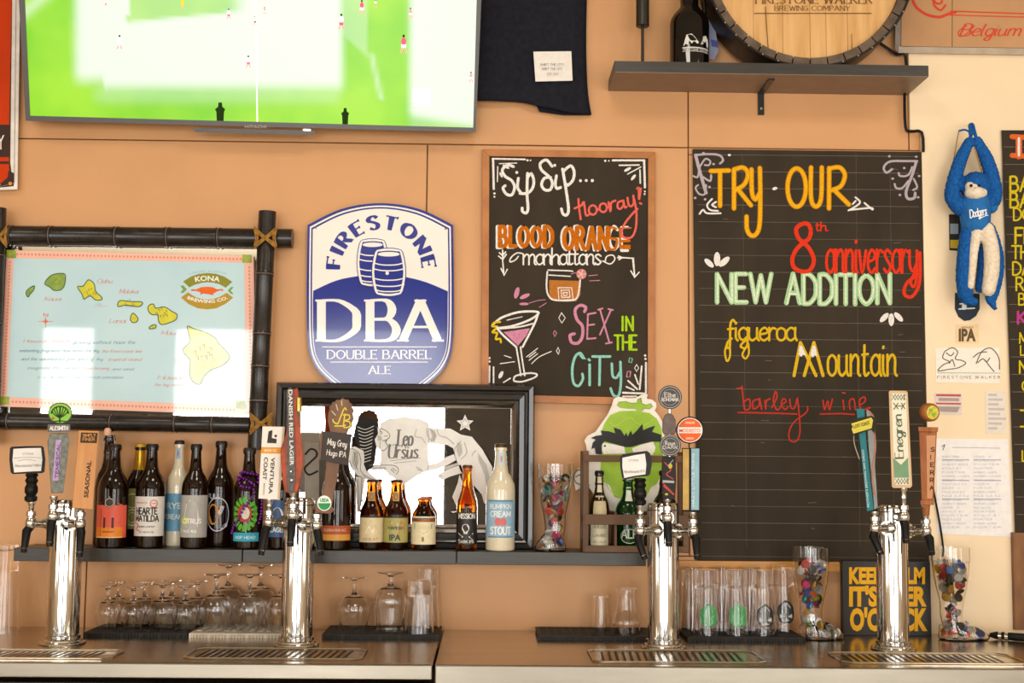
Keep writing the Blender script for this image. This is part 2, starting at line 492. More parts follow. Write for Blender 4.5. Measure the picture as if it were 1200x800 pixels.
# ------------------------------------------------------------------ materials
WALL = mat('tan_wall_paint', 'd19b69', rough=0.42, spec=0.4, noise=0.05, nscale=3.0, bump=0.15, bscale=90)
JOINT = mat('dark_wall_joint', '94683f', rough=0.8)
CREAM = mat('cream_wall_paint', 'f4dbb6', rough=0.5, noise=0.04, nscale=4, bump=0.15, bscale=80)
ROOMW = mat('room_wall_brown', '45403b', rough=0.8, noise=0.15, nscale=3)
SIDEW = mat('side_wall_tan', 'cdb595', rough=0.8)
CEIL = mat('ceiling_paint', 'c9bba4', rough=0.9)
FLOORM = mat('pale_floor', 'cfc3ad', rough=0.45, noise=0.12, nscale=2.0)
SHELFM = mat('charcoal_shelf_laminate', '3a3733', rough=0.38, noise=0.15, nscale=120, stretch=(0.1, 1, 1))
STEEL = mat('brushed_steel', 'c4b8a2', rough=0.20, metal=1.0, noise=0.10, nscale=14, stretch=(0.15, 2.5, 2.5), bump=0.03)
CHROME = mat('chrome', 'cbc9c6', rough=0.07, metal=1.0, noise=0.02)
BLACKP = mat('black_plastic', '121110', rough=0.38, spec=0.25, noise=0.1)
BLACKM = mat('black_metal', '1d1a17', rough=0.35, noise=0.1)
RUBBER = mat('black_rubber', '1f1d1a', rough=0.6, noise=0.2, nscale=80)
BOARD = mat('chalkboard_slate', '3b3226', rough=0.7, spec=0.2, noise=0.13, nscale=9, col2='30281e', stretch=(1, 1, 0.35))
OAK = mat('barrel_head_oak', 'e2b376', rough=0.5, noise=0.1, nscale=9, col2='cf9c5c', stretch=(6, 1, 0.5))
DKWOOD = mat('dark_stained_wood', '5a4028', rough=0.55, nscale=14, col2='3f2a18', stretch=(1, 1, 6))
BAMBOO = mat('black_bamboo', '2c2622', rough=0.26, nscale=22, col2='1a1614', stretch=(1, 1, 1))
NODEM = mat('bamboo_node', '6b5c52', rough=0.35)
ROPE = mat('tan_lashing', 'a8782c', rough=0.7, noise=0.3, nscale=90)
GLASS = mat('clear_glass', 'ffffff', rough=0.0, trans=1.0, ior=1.45, noise=0)
MIRROR = mat('silvered_mirror', 'f4f4f2', rough=0.012, metal=1.0, noise=0)
GREYFR = mat('dark_grey_bezel', '4b4643', rough=0.3, noise=0.05)

# ------------------------------------------------------------------ room shell
X0, X1, ZC = -4.6, 4.6, 3.2
obj('floor', MB().box(X0, X1, BACK_Y - 0.1, 0.1, -0.1, 0), FLOORM, kind='structure')
obj('ceiling', MB().box(X0, X1, BACK_Y - 0.1, 0.1, ZC, ZC + 0.1), CEIL, kind='structure')
obj('wall_left', MB().box(X0 - 0.1, X0, BACK_Y - 0.1, 0.1, 0, ZC), SIDEW, kind='structure')
obj('wall_right', MB().box(X1, X1 + 0.1, BACK_Y - 0.1, 0.1, 0, ZC), SIDEW, kind='structure')
wf = MB()                                             # the wall opposite, with openings for the windows
xs = [X0] + [v for q in WINDOWS for v in q[:2]] + [X1]
for i in range(0, len(xs), 2): wf.box(xs[i], xs[i + 1], BACK_Y - 0.1, BACK_Y, 0, ZC)
for (a, b, c, d) in WINDOWS:
    wf.box(a, b, BACK_Y - 0.1, BACK_Y, 0, c); wf.box(a, b, BACK_Y - 0.1, BACK_Y, d, ZC)
obj('wall_front', wf, ROOMW, kind='structure')

back = obj('wall_back', MB().box(X0, X1, 0.012, 0.1, 0, ZC), JOINT, kind='structure')
zg = P(300, 166, 0).z                                  # groove between the two rows of panels
zs = 1.13
xv1, xv2, xv3, xv0 = P(499, 300, 0).x, P(807, 300, 0).x, P(1064, 100, 0).x, P(100, 700, 0).x
xr = P(1083, 400, 0).x
g = 0.0018
for a, b, c, d in ((X0, xv2, zg, ZC), (xv2, xv3, zg, ZC), (X0, xv1, zs, zg), (xv1, xv2, zs, zg), (xv2, xr, zg - 0.02, zg),
                   (xv2, xr, zs, zg - 0.02), (X0, xv0, 0, zs), (xv0, xr, 0, zs)):
    if d - c < 0.05: continue
    obj('panel', MB().box(a + g, b - g, 0, 0.014, c + g, d - g), WALL, back, bev=0.0015)
obj('panel', MB().box(xv3 + g, xr - g, 0, 0.014, zg + g, P(1070, 152, 0.012).z - .001), WALL, back)
obj('panel', MB().box(xv2 + g, xr - g, 0, 0.014, zg - 0.02, zg - g), WALL, back)

# cream wall to the right of the panelling
ct, cs = P(1100, 62, 0.012).z, P(1070, 152, 0.012).z
cr = MB().box(xv3, X1, -0.012, 0.012, cs, ct + 1.0).box(xr, X1, -0.012, 0.012, 0, cs)
obj('wall_right_of_bar', cr, CREAM, kind='structure')
cb = MB()
f = F(0.02)
cb.tube([f.at(*p) for p in smooth_line([(1030, 50), (1042, 58), (1051, 64), (1061, 66), (1062, 104), (1060, 112), (1061, 148), (1066, 154), (1080, 155), (1082, 178)], n=3)], 0.0045, 6)
obj('black_cable', cb, BLACKP, label='thin black cable running down the corner where tan panels meet cream wall', cat='cable')
cb = MB(); cb.tube([F(0.02).at(*p) for p in smooth_line([(1087, 540), (1094, 575), (1101, 612), (1105, 640), (1104, 652)], n=3)], 0.003, 6)
obj('black_wire', cb, BLACKP, label='short black wire hanging on the cream wall above the right glass boot', cat='wire')
# brown timber at the far right
tb = MB().box(P(1189, 700, 0.03).x, P(1189, 700, 0.03).x + 0.5, -0.03, -0.0125, P(1195, 738, 0.03).z, P(1195, 624, 0.03).z)
obj('wood_panel', tb, mat('brown_timber', '8a5a2c', rough=0.5, nscale=12, col2='6d4420', stretch=(3, 1, 1)),
    label='brown wood panel at the right edge of the wall below the right chalkboard', cat='panel')

# ------------------------------------------------------------------ bottle shelf
Z_SH, Z_CT = 1.150, 0.915
sx0, sxm, sx1 = P(16, 650, .17).x, P(284, 650, .17).x, P(757, 655, .17).x
t = thing('bottle_shelf', 'long charcoal wall shelf carrying the row of beer bottles', 'shelf', ((sx0 + sx1) / 2, -0.09, Z_SH - 0.036))
obj('board', MB().box(sx0, sxm - 0.0012, -0.17, -0.0005, Z_SH - 0.036, Z_SH), SHELFM, t, bev=0.0015)
obj('board', MB().box(sxm + 0.0012, P(535, 650, .17).x - 0.001, -0.17, -0.0005, Z_SH - 0.036, Z_SH), SHELFM, t, bev=0.0015)
obj('board', MB().box(P(535, 650, .17).x + 0.001, sx1, -0.17, -0.0005, Z_SH - 0.036, Z_SH), SHELFM, t, bev=0.0015)
# yellow-brown rail under the large chalkboard
rl = MB().box(P(796, 658, .03).x, P(984, 660, .03).x, -0.03, -0.0005, P(800, 668, .03).z, P(800, 657, .03).z)
obj('chalk_ledge', rl, mat('golden_pine', 'c98b3e', rough=0.4, nscale=10, stretch=(1, 1, 8)), label='narrow golden wood ledge under the large chalkboard', cat='ledge')

# ------------------------------------------------------------------ upper shelf
bz1 = 2.541; bz0 = 2.509
t = thing('barrel_shelf', 'dark floating shelf high on the wall holding the barrel head', 'shelf', (0.8, -0.1, bz0))
obj('board', MB().box(0.348, 1.2505, -0.19, -0.0005, bz0, bz1), SHELFM, t, bev=0.001)
obj('underside', MB().box(0.3485, 1.25, -0.1895, -0.001, bz0 - .0012, bz0 + .0005), mat('underside_bounce_tint', '8d7767', rough=.45, noise=.08, nscale=12), t)  # thin sheet, its paler taupe paints in bounce light under the shelf
bx = P(893, 110, .02).x
b = obj('bracket', MB().box(bx - .009, bx + .009, -0.006, -0.0005, P(893, 135, .0).z, bz0).box(bx - .009, bx + .009, -.15, -.0005, bz0 - .006, bz0), BLACKM, t)
sc_ = MB()
for z in (P(893, 108, 0).z, P(893, 128, 0).z): sc_.lathe([(0.004, 0), (0.004, 0.003)], (bx, -0.006, z), 10, rot=Matrix.Rotation(PI / 2, 3, 'X'))
obj('screw', sc_, CHROME, b)

# ------------------------------------------------------------------ counter
def ctop(name, x0, x1, label, fh):
    t = thing(name, label, 'countertop', ((x0 + x1) / 2, -0.32, Z_CT - fh))
    obj('steel_top', MB().box(x0, x1, -0.655, -0.0005, Z_CT - 0.004, Z_CT), STEEL, t)
    obj('front_edge', MB().box(x0, x1, -0.658, -0.640, Z_CT - fh, Z_CT + 0.0006), mat('brushed_steel_edge', '938c80', rough=0.30, metal=1.0, noise=0.06, nscale=20, stretch=(0.3, 2, 2)), t, bev=0.0025)
    return t
xseam = P(508, 788, .66).x
ctop('steel_countertop', -2.6, xseam - 0.0035, 'brushed steel counter section left of the dark seam', 0.034)
ctop('steel_countertop', xseam + 0.0035, 2.6, 'brushed steel counter section right of the dark seam', 0.045)
obj('bar_cabinet', MB().box(-2.6, 2.6, -0.63, -0.02, 0, Z_CT - 0.05), mat('dark_cabinet_front', '2b2926', rough=0.3), label='dark cooler cabinet body under the steel counter', cat='cabinet')

def drip_tray(xa, xb, ya, yb, label):
    a, b_ = PZ(xa, ya, Z_CT).x, PZ(xb, ya, Z_CT).x
    y1, y0 = PZ(xa, ya, Z_CT).y, PZ(xa, yb, Z_CT).y
    t = thing('drip_tray', label, 'drip tray', ((a + b_) / 2, (y0 + y1) / 2, Z_CT), group='drip trays set in the counter')
    z = Z_CT + 0.0012
    r = MB()
    pts = [(a + .02, y0), (b_ - .02, y0), (b_, y0 + .02), (b_, y1 - .02), (b_ - .02, y1), (a + .02, y1), (a, y1 - .02), (a, y0 + .02)]
    r.tube([(x, y, z + .0012) for x, y in pts], 0.0022, 6, closed=True)
    obj('rim', r, CHROME, t)
    gr = MB(); n = int((b_ - a - 0.05) / 0.018)
    for i in range(n):
        x = a + 0.03 + i * 0.018
        gr.add([(x - .0075, y0 + .014, z - .0004), (x - .0005, y0 + .014, z - .0004), (x + .0095, y1 - .014, z - .0004), (x + .0025, y1 - .014, z - .0004)], [(0, 1, 2, 3)])
    obj('slots', gr, mat('dark_slot', '14110e', rough=0.4), t, kind='stuff')
drip_tray(-60, 150, 761, 771, 'long slotted drip tray in front of the leftmost beer tower')
drip_tray(232, 432, 760, 772, 'slotted drip tray in front of the second beer tower from left')
drip_tray(688, 878, 762, 776, 'slotted drip tray in front of the third beer tower from left')
drip_tray(968, 1172, 765, 777, 'slotted drip tray in front of the rightmost beer tower')
# ------------------------------------------------------------------ television
nt_ = Vector((0.0, -math.cos(math.radians(15)), -math.sin(math.radians(15))))
tv = Flat(P(300, 147, 0.085), nt_)
t = thing('television', 'large flat television tilted down above the bar showing a football match', 'television', P(300, 147, 0.06))
def quad(mb, s, c, e, th): return mb.fill(s, c, e, th)
q_out = [(20, -36), (565, -22), (557.5, 155), (30, 141.5)]
obj('casing', MB().fill(tv, q_out, 0.0, 0.035), GREYFR, t, bev=0.002)
bz = MB()
inn = [(28, -28), (559, -15), (554.5, 149.5), (35.5, 135.5)]
for i in range(4):
    j = (i + 1) % 4
    bz.fill(tv, [q_out[i], q_out[j], inn[j], inn[i]], 0.004, 0.004)
b = obj('bezel', bz, GREYFR, t)
obj('bezel_lettering', MB().btext(tv, 'HITACHI', 287, 150.2, 3.6, 25, 0.0046), ink('b9b4ae'), b)
obj('sensor_bump', MB().fill(tv, [(225, 150), (370, 153), (366, 158), (230, 155)], 0.003, 0.012), GREYFR, t)
obj('light', MB().fill(tv, [(355, 151), (364, 151.3), (364, 153.4), (355, 153)], 0.0048), mat('white_lamp', 'ffffff', emit=2.0, noise=0), t)
# the picture: a green pitch with window reflections painted in as hard-edged white patches, drawn by nodes from the panel's own coordinates
m = bpy.data.materials.new('football_broadcast'); m.use_nodes = True
n_ = m.node_tree.nodes; l_ = m.node_tree.links; n_.clear()
out = n_.new('ShaderNodeOutputMaterial'); em = n_.new('ShaderNodeEmission'); gl = n_.new('ShaderNodeBsdfGlossy'); ad = n_.new('ShaderNodeMixShader')
gl.inputs['Roughness'].default_value = 0.25; ad.inputs[0].default_value = 0.03
l_.new(em.outputs[0], ad.inputs[1]); l_.new(gl.outputs[0], ad.inputs[2]); l_.new(ad.outputs[0], out.inputs[0])
at_ = n_.new('ShaderNodeAttribute'); at_.attribute_name = 'wash'
nz = n_.new('ShaderNodeTexNoise'); nz.inputs['Scale'].default_value = 5
rp = n_.new('ShaderNodeValToRGB'); rp.color_ramp.elements[0].color = lin('7fd400'); rp.color_ramp.elements[1].color = lin('a6e61a')
rp.color_ramp.elements[0].position = .35; rp.color_ramp.elements[1].position = .65
tc = n_.new('ShaderNodeTexCoord'); l_.new(tc.outputs['Object'], nz.inputs[0]); l_.new(nz.outputs[0], rp.inputs[0])
mx = n_.new('ShaderNodeMix'); mx.data_type = 'RGBA'; mx.inputs[7].default_value = lin('eef7e4')
l_.new(at_.outputs['Fac'], mx.inputs[0]); l_.new(rp.outputs[0], mx.inputs[6]); l_.new(mx.outputs[2], em.inputs[0]); em.inputs[1].default_value = 1.0
NX, NY = 110, 36
scr = MB(); wash = []
def sst(a, b, x): x = max(0, min(1, (x - a) / (b - a))); return x * x * (3 - 2 * x)
for j in range(NY + 1):
    for i in range(NX + 1):
        u, v = i / NX, j / NY
        x = (inn[0][0] * (1 - v) + inn[3][0] * v) * (1 - u) + (inn[1][0] * (1 - v) + inn[2][0] * v) * u
        y = (inn[0][1] * (1 - u) + inn[1][1] * u) * (1 - v) + (inn[3][1] * (1 - u) + inn[2][1] * u) * v
        scr.v.append(tv.at(x, y, 0.0012))
        a = sst(80, 98, x) * (1 - sst(394, 408, x)) * (1 - sst(92, 116, y + (10 if x < 120 else 0)))
        if 150 < x < 390: a *= 1 - sst(-2, 6, (27 - (x - 150) * 0.09) - y) * (1 if x < 260 else max(0, 1 - (x - 260) / 30))
        a = max(a, sst(474, 487, x) * (1 - 0.75 * sst(0, 14, y - 128 - (x - 480) * 0.17)))
        a = max(a, 0.25 * sst(100, 125, x) * (1 - sst(390, 405, x)) * (1 - sst(112, 128, y)))
        a = max(a, 0.30 * sst(0, 6, 60 + (x - 420) * .9 - y) * (x < 430) * (x > 395))
        a = max(a, 0.5 * math.exp(-((x - 40) - (y - 5) * -1.2) ** 2 / 120) * (y < 40) * (x < 100))
        a = max(a, 0.45 * math.exp(-((x - (430 + (y - 40) * .22)) / 3) ** 2) * (60 < y < 118))
        wash.append(a)
for j in range(NY):
    for i in range(NX):
        k = j * (NX + 1) + i
        scr.f.append((k, k + NX + 1, k + NX + 2, k + 1)); scr.sm.append(False)
s_ = obj('screen', scr, m, t)
at2 = s_.data.attributes.new('wash', 'FLOAT', 'POINT'); at2.data.foreach_set('value', wash)
emi = lambda c, e=1.0: mat('pixels_' + c, c, emit=e, rough=0.4, noise=0, spec=0.0)
def figure(cols, x, y, h):
    for nm, c, (a0, a1), wd in (('shirt', cols[0], (0.28, 0.58), 0.32), ('shorts', cols[1], (0.0, 0.3), 0.3)):
        pass
pl = {'w': MB(), 'r': MB(), 'k': MB(), 's': MB(), 'y': MB()}
for x, y, h, top, bot in ((140, 49, 16, 'w', 'w'), (124, 3, 8, 'w', 'r'), (214, 4, 12, 'y', 'y'), (268, 16, 12, 'w', 'r'), (291, 72, 14, 'w', 'r'), (299, 24, 10, 'w', 'k'),
                          (310, 12, 8, 's', 'w'), (400, 25, 18, 'w', 'r'), (424, 8, 16, 'r', 'w'), (440, 4, 8, 'w', 'r'), (473, 51, 21, 'r', 'w'), (481, 15, 12, 's', 'w'), (552, 90, 12, 's', 'w')):
    pl[top].fill(tv, ell(x, y - h * .12, h * .15, h * .22, 10), 0.0022)
    pl[bot].fill(tv, [(x - h * .14, y + h * .06), (x + h * .14, y + h * .06), (x + h * .12, y + h * .25), (x - h * .12, y + h * .25)], 0.0023)
    pl['s'].stroke(tv, [(x - h * .05, y + h * .22), (x - h * .16, y + h * .5)], h * .08, 0.0022, sm=False)
    pl['s'].stroke(tv, [(x + h * .05, y + h * .22), (x + h * .16, y + h * .5)], h * .08, 0.0022, sm=False)
    pl['k'].fill(tv, ell(x, y - h * .42, h * .07, h * .09, 8), 0.0022)
pl['w'].stroke(tv, [(299.5, -20), (301.5, 142)], 1.3, 0.002, sm=False)
for x, y, s in ((258, 140, 1.0), (404.5, 142.5, 0.8)):
    pl['k'].fill(tv, [(x - 6 * s, y - 12 * s), (x - 2.5 * s, y - 15 * s), (x - 2 * s, y - 20 * s), (x + 2 * s, y - 20 * s), (x + 2.5 * s, y - 15 * s), (x + 6 * s, y - 12 * s), (x + 4.5 * s, y - 9 * s), (x + 4 * s, y + 3), (x - 4 * s, y + 3), (x - 4.5 * s, y - 9 * s)], 0.0026)
pl['w'].fill(tv, [(484, 103), (504, 103.5), (504, 121), (484, 120.5)], 0.0022)
pl['w'].fill(tv, [(484, 122.5), (504, 123), (504, 124.5), (484, 124)], 0.0022)
for k, c in (('w', 'ffffff'), ('r', 'd8506a'), ('k', '1b2a10'), ('s', 'e58a86'), ('y', 'e0b020')): obj('picture_detail', pl[k], emi(c), s_)

# ------------------------------------------------------------------ red poster at the left edge
f = F(0.02)
t = thing('framed_poster', 'orange-red framed poster cut off at the left edge beside the television', 'poster', P(0, 222, .01))
obj('print', MB().fill(f, [(-120, -60), (15, -60), (10.5, 150), (10.5, 210), (4, 214), (-120, 216)], 0.0, 0.004), mat('orange_red_print', 'cc3c08', rough=0.7, spec=.2, noise=0.1, nscale=4), t)
pm = MB().fill(f, [(-120, 146), (11, 146), (10.5, 184), (-120, 184)], 0.0006).fill(f, [(-120, 189), (10.5, 189), (10.3, 192), (-120, 192)], 0.0006)
pm.fill(f, [(10, 200), (17, 203), (16, 218), (-2, 220), (2, 214), (9, 208)], 0.0035)
obj('dark_band', pm, ink('3a241b'), t)
pm = MB().btext(f, 'e', -6, 114, 7.5, None, .001, bold=.02).btext(f, 'a', -6, 135, 7.5, None, .001, bold=.02)
pm.btext(f, 'Y', -3, 175, 18, 8, .0012)
obj('lettering', pm, ink('f2e4d8'), t)
fr = MB().fill(f, [(15, -60), (24.5, -60), (20.5, 222), (-120, 226), (-120, 217), (4, 216), (14, 208), (12, 190)], 0.003, 0.02)
fr2 = obj('frame', fr, mat('white_poster_frame', 'e6ded6', rough=0.35), t, bev=0.001)
obj('frame_line', MB().stroke(f, [(19.5, -60), (16.6, 214), (0, 219)], 0.7, 0.0035, sm=False), ink('8a7868'), fr2)
obj('corner_ornament', MB().fill(f, ell(12, 215, 2.2, 2.2, 10), 0.0048), ink('d09030'), fr2)

# ------------------------------------------------------------------ dark shirt
t = thing('hanging_shirt', 'black folded t-shirt hanging flat beside the television with a price tag', 't-shirt', P(626, 130, .02))
f = F(0.035); sh = MB(); NXs, NYs = 26, 30
for j in range(NYs + 1):
    for i in range(NXs + 1):
        u, v = i / NXs, j / NYs
        xl, xr_ = 556 + 3 * v, 689 - 2 * math.sin(v * 3) + 4.5 * v ** 8
        yb = 117 + 4 * u + (13 * sst(.25, 1.0, u) if u > .25 else 0)
        y = -40 + (yb + 40) * v; x = xl + (xr_ - xl) * u
        e = 0.006 * math.sin(u * 9 + v * 2) * (0.3 + .7 * v) + .004 * math.sin(u * 23 - v * 3) * v + 0.016 * math.exp(-((u - 1) / .06) ** 2) * -1
        sh.v.append(f.at(x, y, e))
for j in range(NYs):
    for i in range(NXs):
        k = j * (NXs + 1) + i; sh.f.append((k, k + NXs + 1, k + NXs + 2, k + 1)); sh.sm.append(True)
CLOTH = mat('black_cotton', '23242b', rough=0.95, spec=0.1, noise=0.15, nscale=60, bump=0.2)
so = obj('cloth', sh, CLOTH, t)
md = so.modifiers.new('thick', 'SOLIDIFY'); md.thickness = 0.008; md.offset = -1
obj('back_hem', MB().fill(F(.012), [(626, 118), (690, 128), (691, 135), (660, 135), (632, 131)], 0, 0.006), CLOTH, t)
tg = obj('price_tag', MB().fill(f, [(625, 60.5), (669.5, 60), (671, 94.5), (627.5, 95.5)], 0.017, 0.0015), ink('e9e2da'), t)
tt = MB()
for y, a, b in ((76, 633, 661), (81, 635, 659), (87, 641, 654)): tt.text(f, 'SHIRT THE CITY' if y < 87 else '$25.00'.replace('$', ''), a, y + 1, 2.6, b - a, sw=.16, e=.0176)
obj('tag_lettering', tt, ink('8a8580'), tg)

# ------------------------------------------------------------------ things on the upper shelf
S9 = S(.1)
def on_up(px, d=.1): p = P(px, 70, d); return Vector((p.x, -d, bz1))
p = on_up(753)
t = thing('metal_stand', 'thin black metal stand with a round base and a thicker sleeve on top', 'stand', p)
obj('base', MB().lathe([(0.047, 0), (0.047, 0.003), (0.02, 0.006), (0.006, 0.012)], p, 28), BLACKM, t)
obj('rod', MB().lathe([(0.0045, 0.004), (0.0045, 0.18)], p, 12), BLACKM, t)
obj('sleeve', MB().lathe([(0.017, 0.132), (0.0195, 0.134), (0.0195, 0.30), (0.017, 0.302)], p, 24), mat('brown_black_metal', '2a241c', rough=0.35), t)
p = on_up(808, .09)
t = thing('growler_jug', 'black glass growler jug with a white emblem beside the barrel head', 'jug', p)
r = 0.058
prof = [(r * .86, 0), (r, .006), (r, .142), (r * .96, .156), (r * .82, .172), (r * .58, .188), (.027, .198), (.027, .222), (.03, .225), (.03, .237), (.026, .24)]
obj('body', MB().lathe(prof, p, 40), mat('black_bottle_glass', '0b0908', rough=0.06, spec=0.7, noise=0), t)
obj('handle', MB().tube([p + Vector(q) for q in smooth_line([(.026, 0, .228), (.038, 0, .226), (.044, 0, .208), (.046, 0, .172)], n=4)], .006, 8), mat('black_bottle_glass', '0b0908'), t)
c = Cyl(p.x, p.y, p.z, r, 1 / S9)
em_ = MB()
for pts in ([(-11, 25), (-9, 33), (-7, 39), (-1, 40), (3, 36), (6, 32), (8, 30), (6, 28), (2, 31), (-1, 28), (-4, 32), (-5, 26), (-8, 28)],
            [(10, 28), (13, 33), (14, 38), (19, 40), (23, 36), (24, 30), (23, 25), (20, 27), (19, 33), (16, 31), (13, 28)]):
    em_.fill(c, pts, .0006)
em_.patch(c, -12, 24, 22.6, 24, .0006, 10); em_.patch(c, -12, 24, 18.6, 19.2, .0006, 10)
em_.text(c, 'FIRESTONE WALKER', -11, 20, 1.8, 34, sw=.2, e=.0006)
obj('emblem', em_, ink('d8d4ce'), t)
obj('base_glint_ring', MB().lathe([(r * .75, .001), (r * 1.003, .004), (r * 1.003, .008)], p, 40, cap=False), mat('black_bottle_glass', '0b0908'), t)
tg = MB().fill(F(.05), [(829, 12), (835, 14), (840, 45), (842, 60), (837, 70), (829, 68)], 0, 0.0012)
tg = obj('hang_tag', tg, ink('8b8fa8'), t, label='blue grey paper tag hanging from the jug handle')
obj('tag_mark', MB().fill(F(.05), [(833, 46), (841, 48), (842, 56), (834, 54)], .0006), ink('4a5290'), tg)

# barrel head
bc = P(949, -43, .16); br = bc.z - bz1
R_X = Matrix.Rotation(PI / 2, 3, 'X')
t = thing('whiskey_barrel', 'round oak whiskey barrel head with riveted black hoop standing on the high shelf', 'barrel', (bc.x, -.1, bz1))
def ring(ri, ro, y0, y1, seg=72):
    rg = []
    for r_, y in ((ri, y0), (ro, y0), (ro, y1), (ri, y1), (ri, y0)):
        rg.append([Vector((bc.x + r_ * math.cos(2 * PI * k / seg), y, bc.z + r_ * math.sin(2 * PI * k / seg))) for k in range(seg)])
    return MB().rings(rg, smooth=False, cap=False)
HOOP = mat('black_hoop_steel', '2b2723', rough=0.35, metal=0.6, noise=0.2)
h1 = obj('hoop', ring(br - .006, br, -.155, -.03), HOOP, t)
rv = MB()
for k in range(40):
    a = 2 * PI * k / 40
    rv.ball((bc.x + (br - .0035) * math.cos(a), -.156, bc.z + (br - .0035) * math.sin(a)), .0022, 6, 4)
obj('rivet', rv, ink('b8b0a4'), h1, kind='stuff')
NS = 36
for k in range(NS):                                    # ends of the staves around the rim
    a0, a1 = 2 * PI * (k + .04) / NS, 2 * PI * (k + .96) / NS
    mb = MB(); vs = []
    dy = random.uniform(0, .002)
    for y in (-.150 - dy, -.04):
        for r_, a in ((br - .030, a0), (br - .0065, a0), (br - .0065, (a0 + a1) / 2), (br - .0065, a1), (br - .030, a1), (br - .030, (a0 + a1) / 2)):
            vs.append((bc.x + r_ * math.cos(a), y, bc.z + r_ * math.sin(a)))
    mb.add(vs, [(0, 1, 2, 3, 4, 5), (11, 10, 9, 8, 7, 6)] + [(i, 6 + i, 6 + (i + 1) % 6, (i + 1) % 6) for i in range(6)])
    obj('stave', mb, mat('weathered_stave', '6f5c48', rough=.6, nscale=25, col2='4c3c2e'), t)
ri = br - .031
cuts = [-ri, -.16, -.075, .005, .052, .115, ri]         # head boards
for k in range(len(cuts) - 1):
    x0, x1 = cuts[k] + .0006, cuts[k + 1] - .0006
    pts = []
    for i in range(13):
        x = x0 + (x1 - x0) * i / 12; pts.append((x, math.sqrt(max(0, ri * ri - x * x))))
    poly = pts + [(x, -z) for x, z in reversed(pts)]
    dy = random.uniform(0, .0012)
    L_ = Loc((bc.x, -.132 - dy, bc.z), (1, 0, 0), (0, 0, 1))
    obj('head_board', MB().fill(L_, [q for i, q in enumerate(poly) if i == 0 or math.dist(q, poly[i - 1]) > 1e-6], 0, .02), OAK, t)
f = F(.135)
br_ = MB().text(f, 'FIRESTONE WALKER', 886, 4, 9.5, 136, sw=.09, e=.0004, serif=.06, cal=(.05, .14))
br_.text(f, 'BREWING COMPANY', 908, 12.3, 5.6, 88, sw=.09, e=.0004, serif=.06, cal=(.06, .13))
br_.stroke(f, [(884, 15.6), (1021, 15.6)], .9, .0004, sm=False)
br_.stroke(f, [(897, 8), (899, 40), (901, 66)], .9, .0004)
br_.stroke(f, [(998, 40), (999, 75)], .6, .0004)
obj('branding', br_, ink('6b4420'), t)

# cardboard sign at top right
f = F(.024)
KRAFT = mat('kraft_board', 'c79668', rough=.7, noise=.08, nscale=5)
t = thing('script_sign', 'kraft brown sign board with red script hung at the top right corner', 'sign', P(1120, 62, .02))
xa, xb_ = 1057, 1115.5
obj('board', MB().fill(f, [(xa, -50), (xb_, -50), (xb_, 55), (xa - 1, 54)], 0, .02), KRAFT, t, bev=.001)
obj('board', MB().fill(f, [(xb_ + .8, -50), (1260, -50), (1260, 57), (xb_ + .8, 55)], 0, .02), KRAFT, t, bev=.001)
obj('bottom_rail', MB().fill(f, [(1053, 54.5), (1260, 57.5), (1260, 65), (1053, 62)], .004, .022), mat('grey_beige_rail', 'b9a992', rough=.6), t)
obj('side_strip', MB().fill(f, [(1050, -50), (1056.5, -50), (1055.5, 54), (1053, 62), (1049, 58)], .002, .02), mat('grey_side', '8e8078', rough=.6), t)
rs = MB()
rs.stroke(f, [(1068, -8), (1072, 6), (1084, 16), (1100, 20), (1112, 16), (1120, 14)], 3.2, .0008)
rs.stroke(f, [(1088, -5), (1098, 4), (1104, 2), (1100, -6), (1094, 4), (1102, 12), (1108, 6)], 2.4, .0008)
rs.stroke(f, [(1114, 13), (1200, 16), (1260, 18)], 1.5, .0008, sm=False); rs.stroke(f, [(1110, 17.5), (1200, 20), (1260, 22)], 1.2, .0008, sm=False)
rs.text(f, 'Belgium', 1125, 42, 14, 70, sw=.12, e=.0008, slant=.35, sp=.12, cal=(.07, .16))
rs.stroke(f, [(1133, 30), (1124, 36), (1124, 42), (1131, 41), (1142, 30)], 1.3, .0008)
obj('red_script', rs, ink('d8452a'), t)

# ------------------------------------------------------------------ oval-topped brewery sign
f0 = F(.025); f = Sub(f0, 340, 220, 3.332)
t = thing('double_barrel_ale_sign', 'blue and white shield-shaped enamel sign with two barrels', 'sign', P(445, 446, .01))
BLUE = mat('enamel_blue', '28348c', rough=.12, coat=.3, noise=.05, nscale=5)
WHITE = mat('enamel_white', 'efe9e2', rough=.15, coat=.6, noise=.02, nscale=5)
def dba(k, bot=840):
    pts = [(352 + x * (1 - k / 290), y + k * (1 if y < 400 else -1) * s) for x, y, s in
           ((-284, 145, .8), (-150, 82, 1), (0, 60, 1), (150, 82, 1), (284, 145, .8), (287, 400, 0), (283, 600, 0), (258, 690, .4), (200, 755, .7), (110, 815, .9), (0, bot, 1),
            (-110, 815, .9), (-200, 755, .7), (-258, 690, .4), (-283, 600, 0), (-287, 400, 0))]
    return pts
def arcpts(k):
    p = dba(k)
    top = smooth_line([p[0], p[1], p[2], p[3], p[4]], n=6)
    side = smooth_line([p[4], p[5], p[6], p[7], p[8], p[9], p[10], p[11], p[12], p[13], p[14], p[15], p[0]], n=6)
    return top + side[1:-1]
base = obj('panel', MB().fill(f, arcpts(0), 0, .004), BLUE, t)
obj('white_band', MB().fill(f, arcpts(9), .0006), WHITE, t)
obj('blue_line', MB().fill(f, arcpts(15), .0012), BLUE, t)
obj('white_field', MB().fill(f, arcpts(21), .0018), WHITE, t)
o_ = arcpts(24)
arch = smooth_line([(90, 402), (180, 362), (270, 344), (352, 339), (440, 346), (530, 368), (616, 404)], n=4)
low = [q for q in o_ if q[1] > 405]
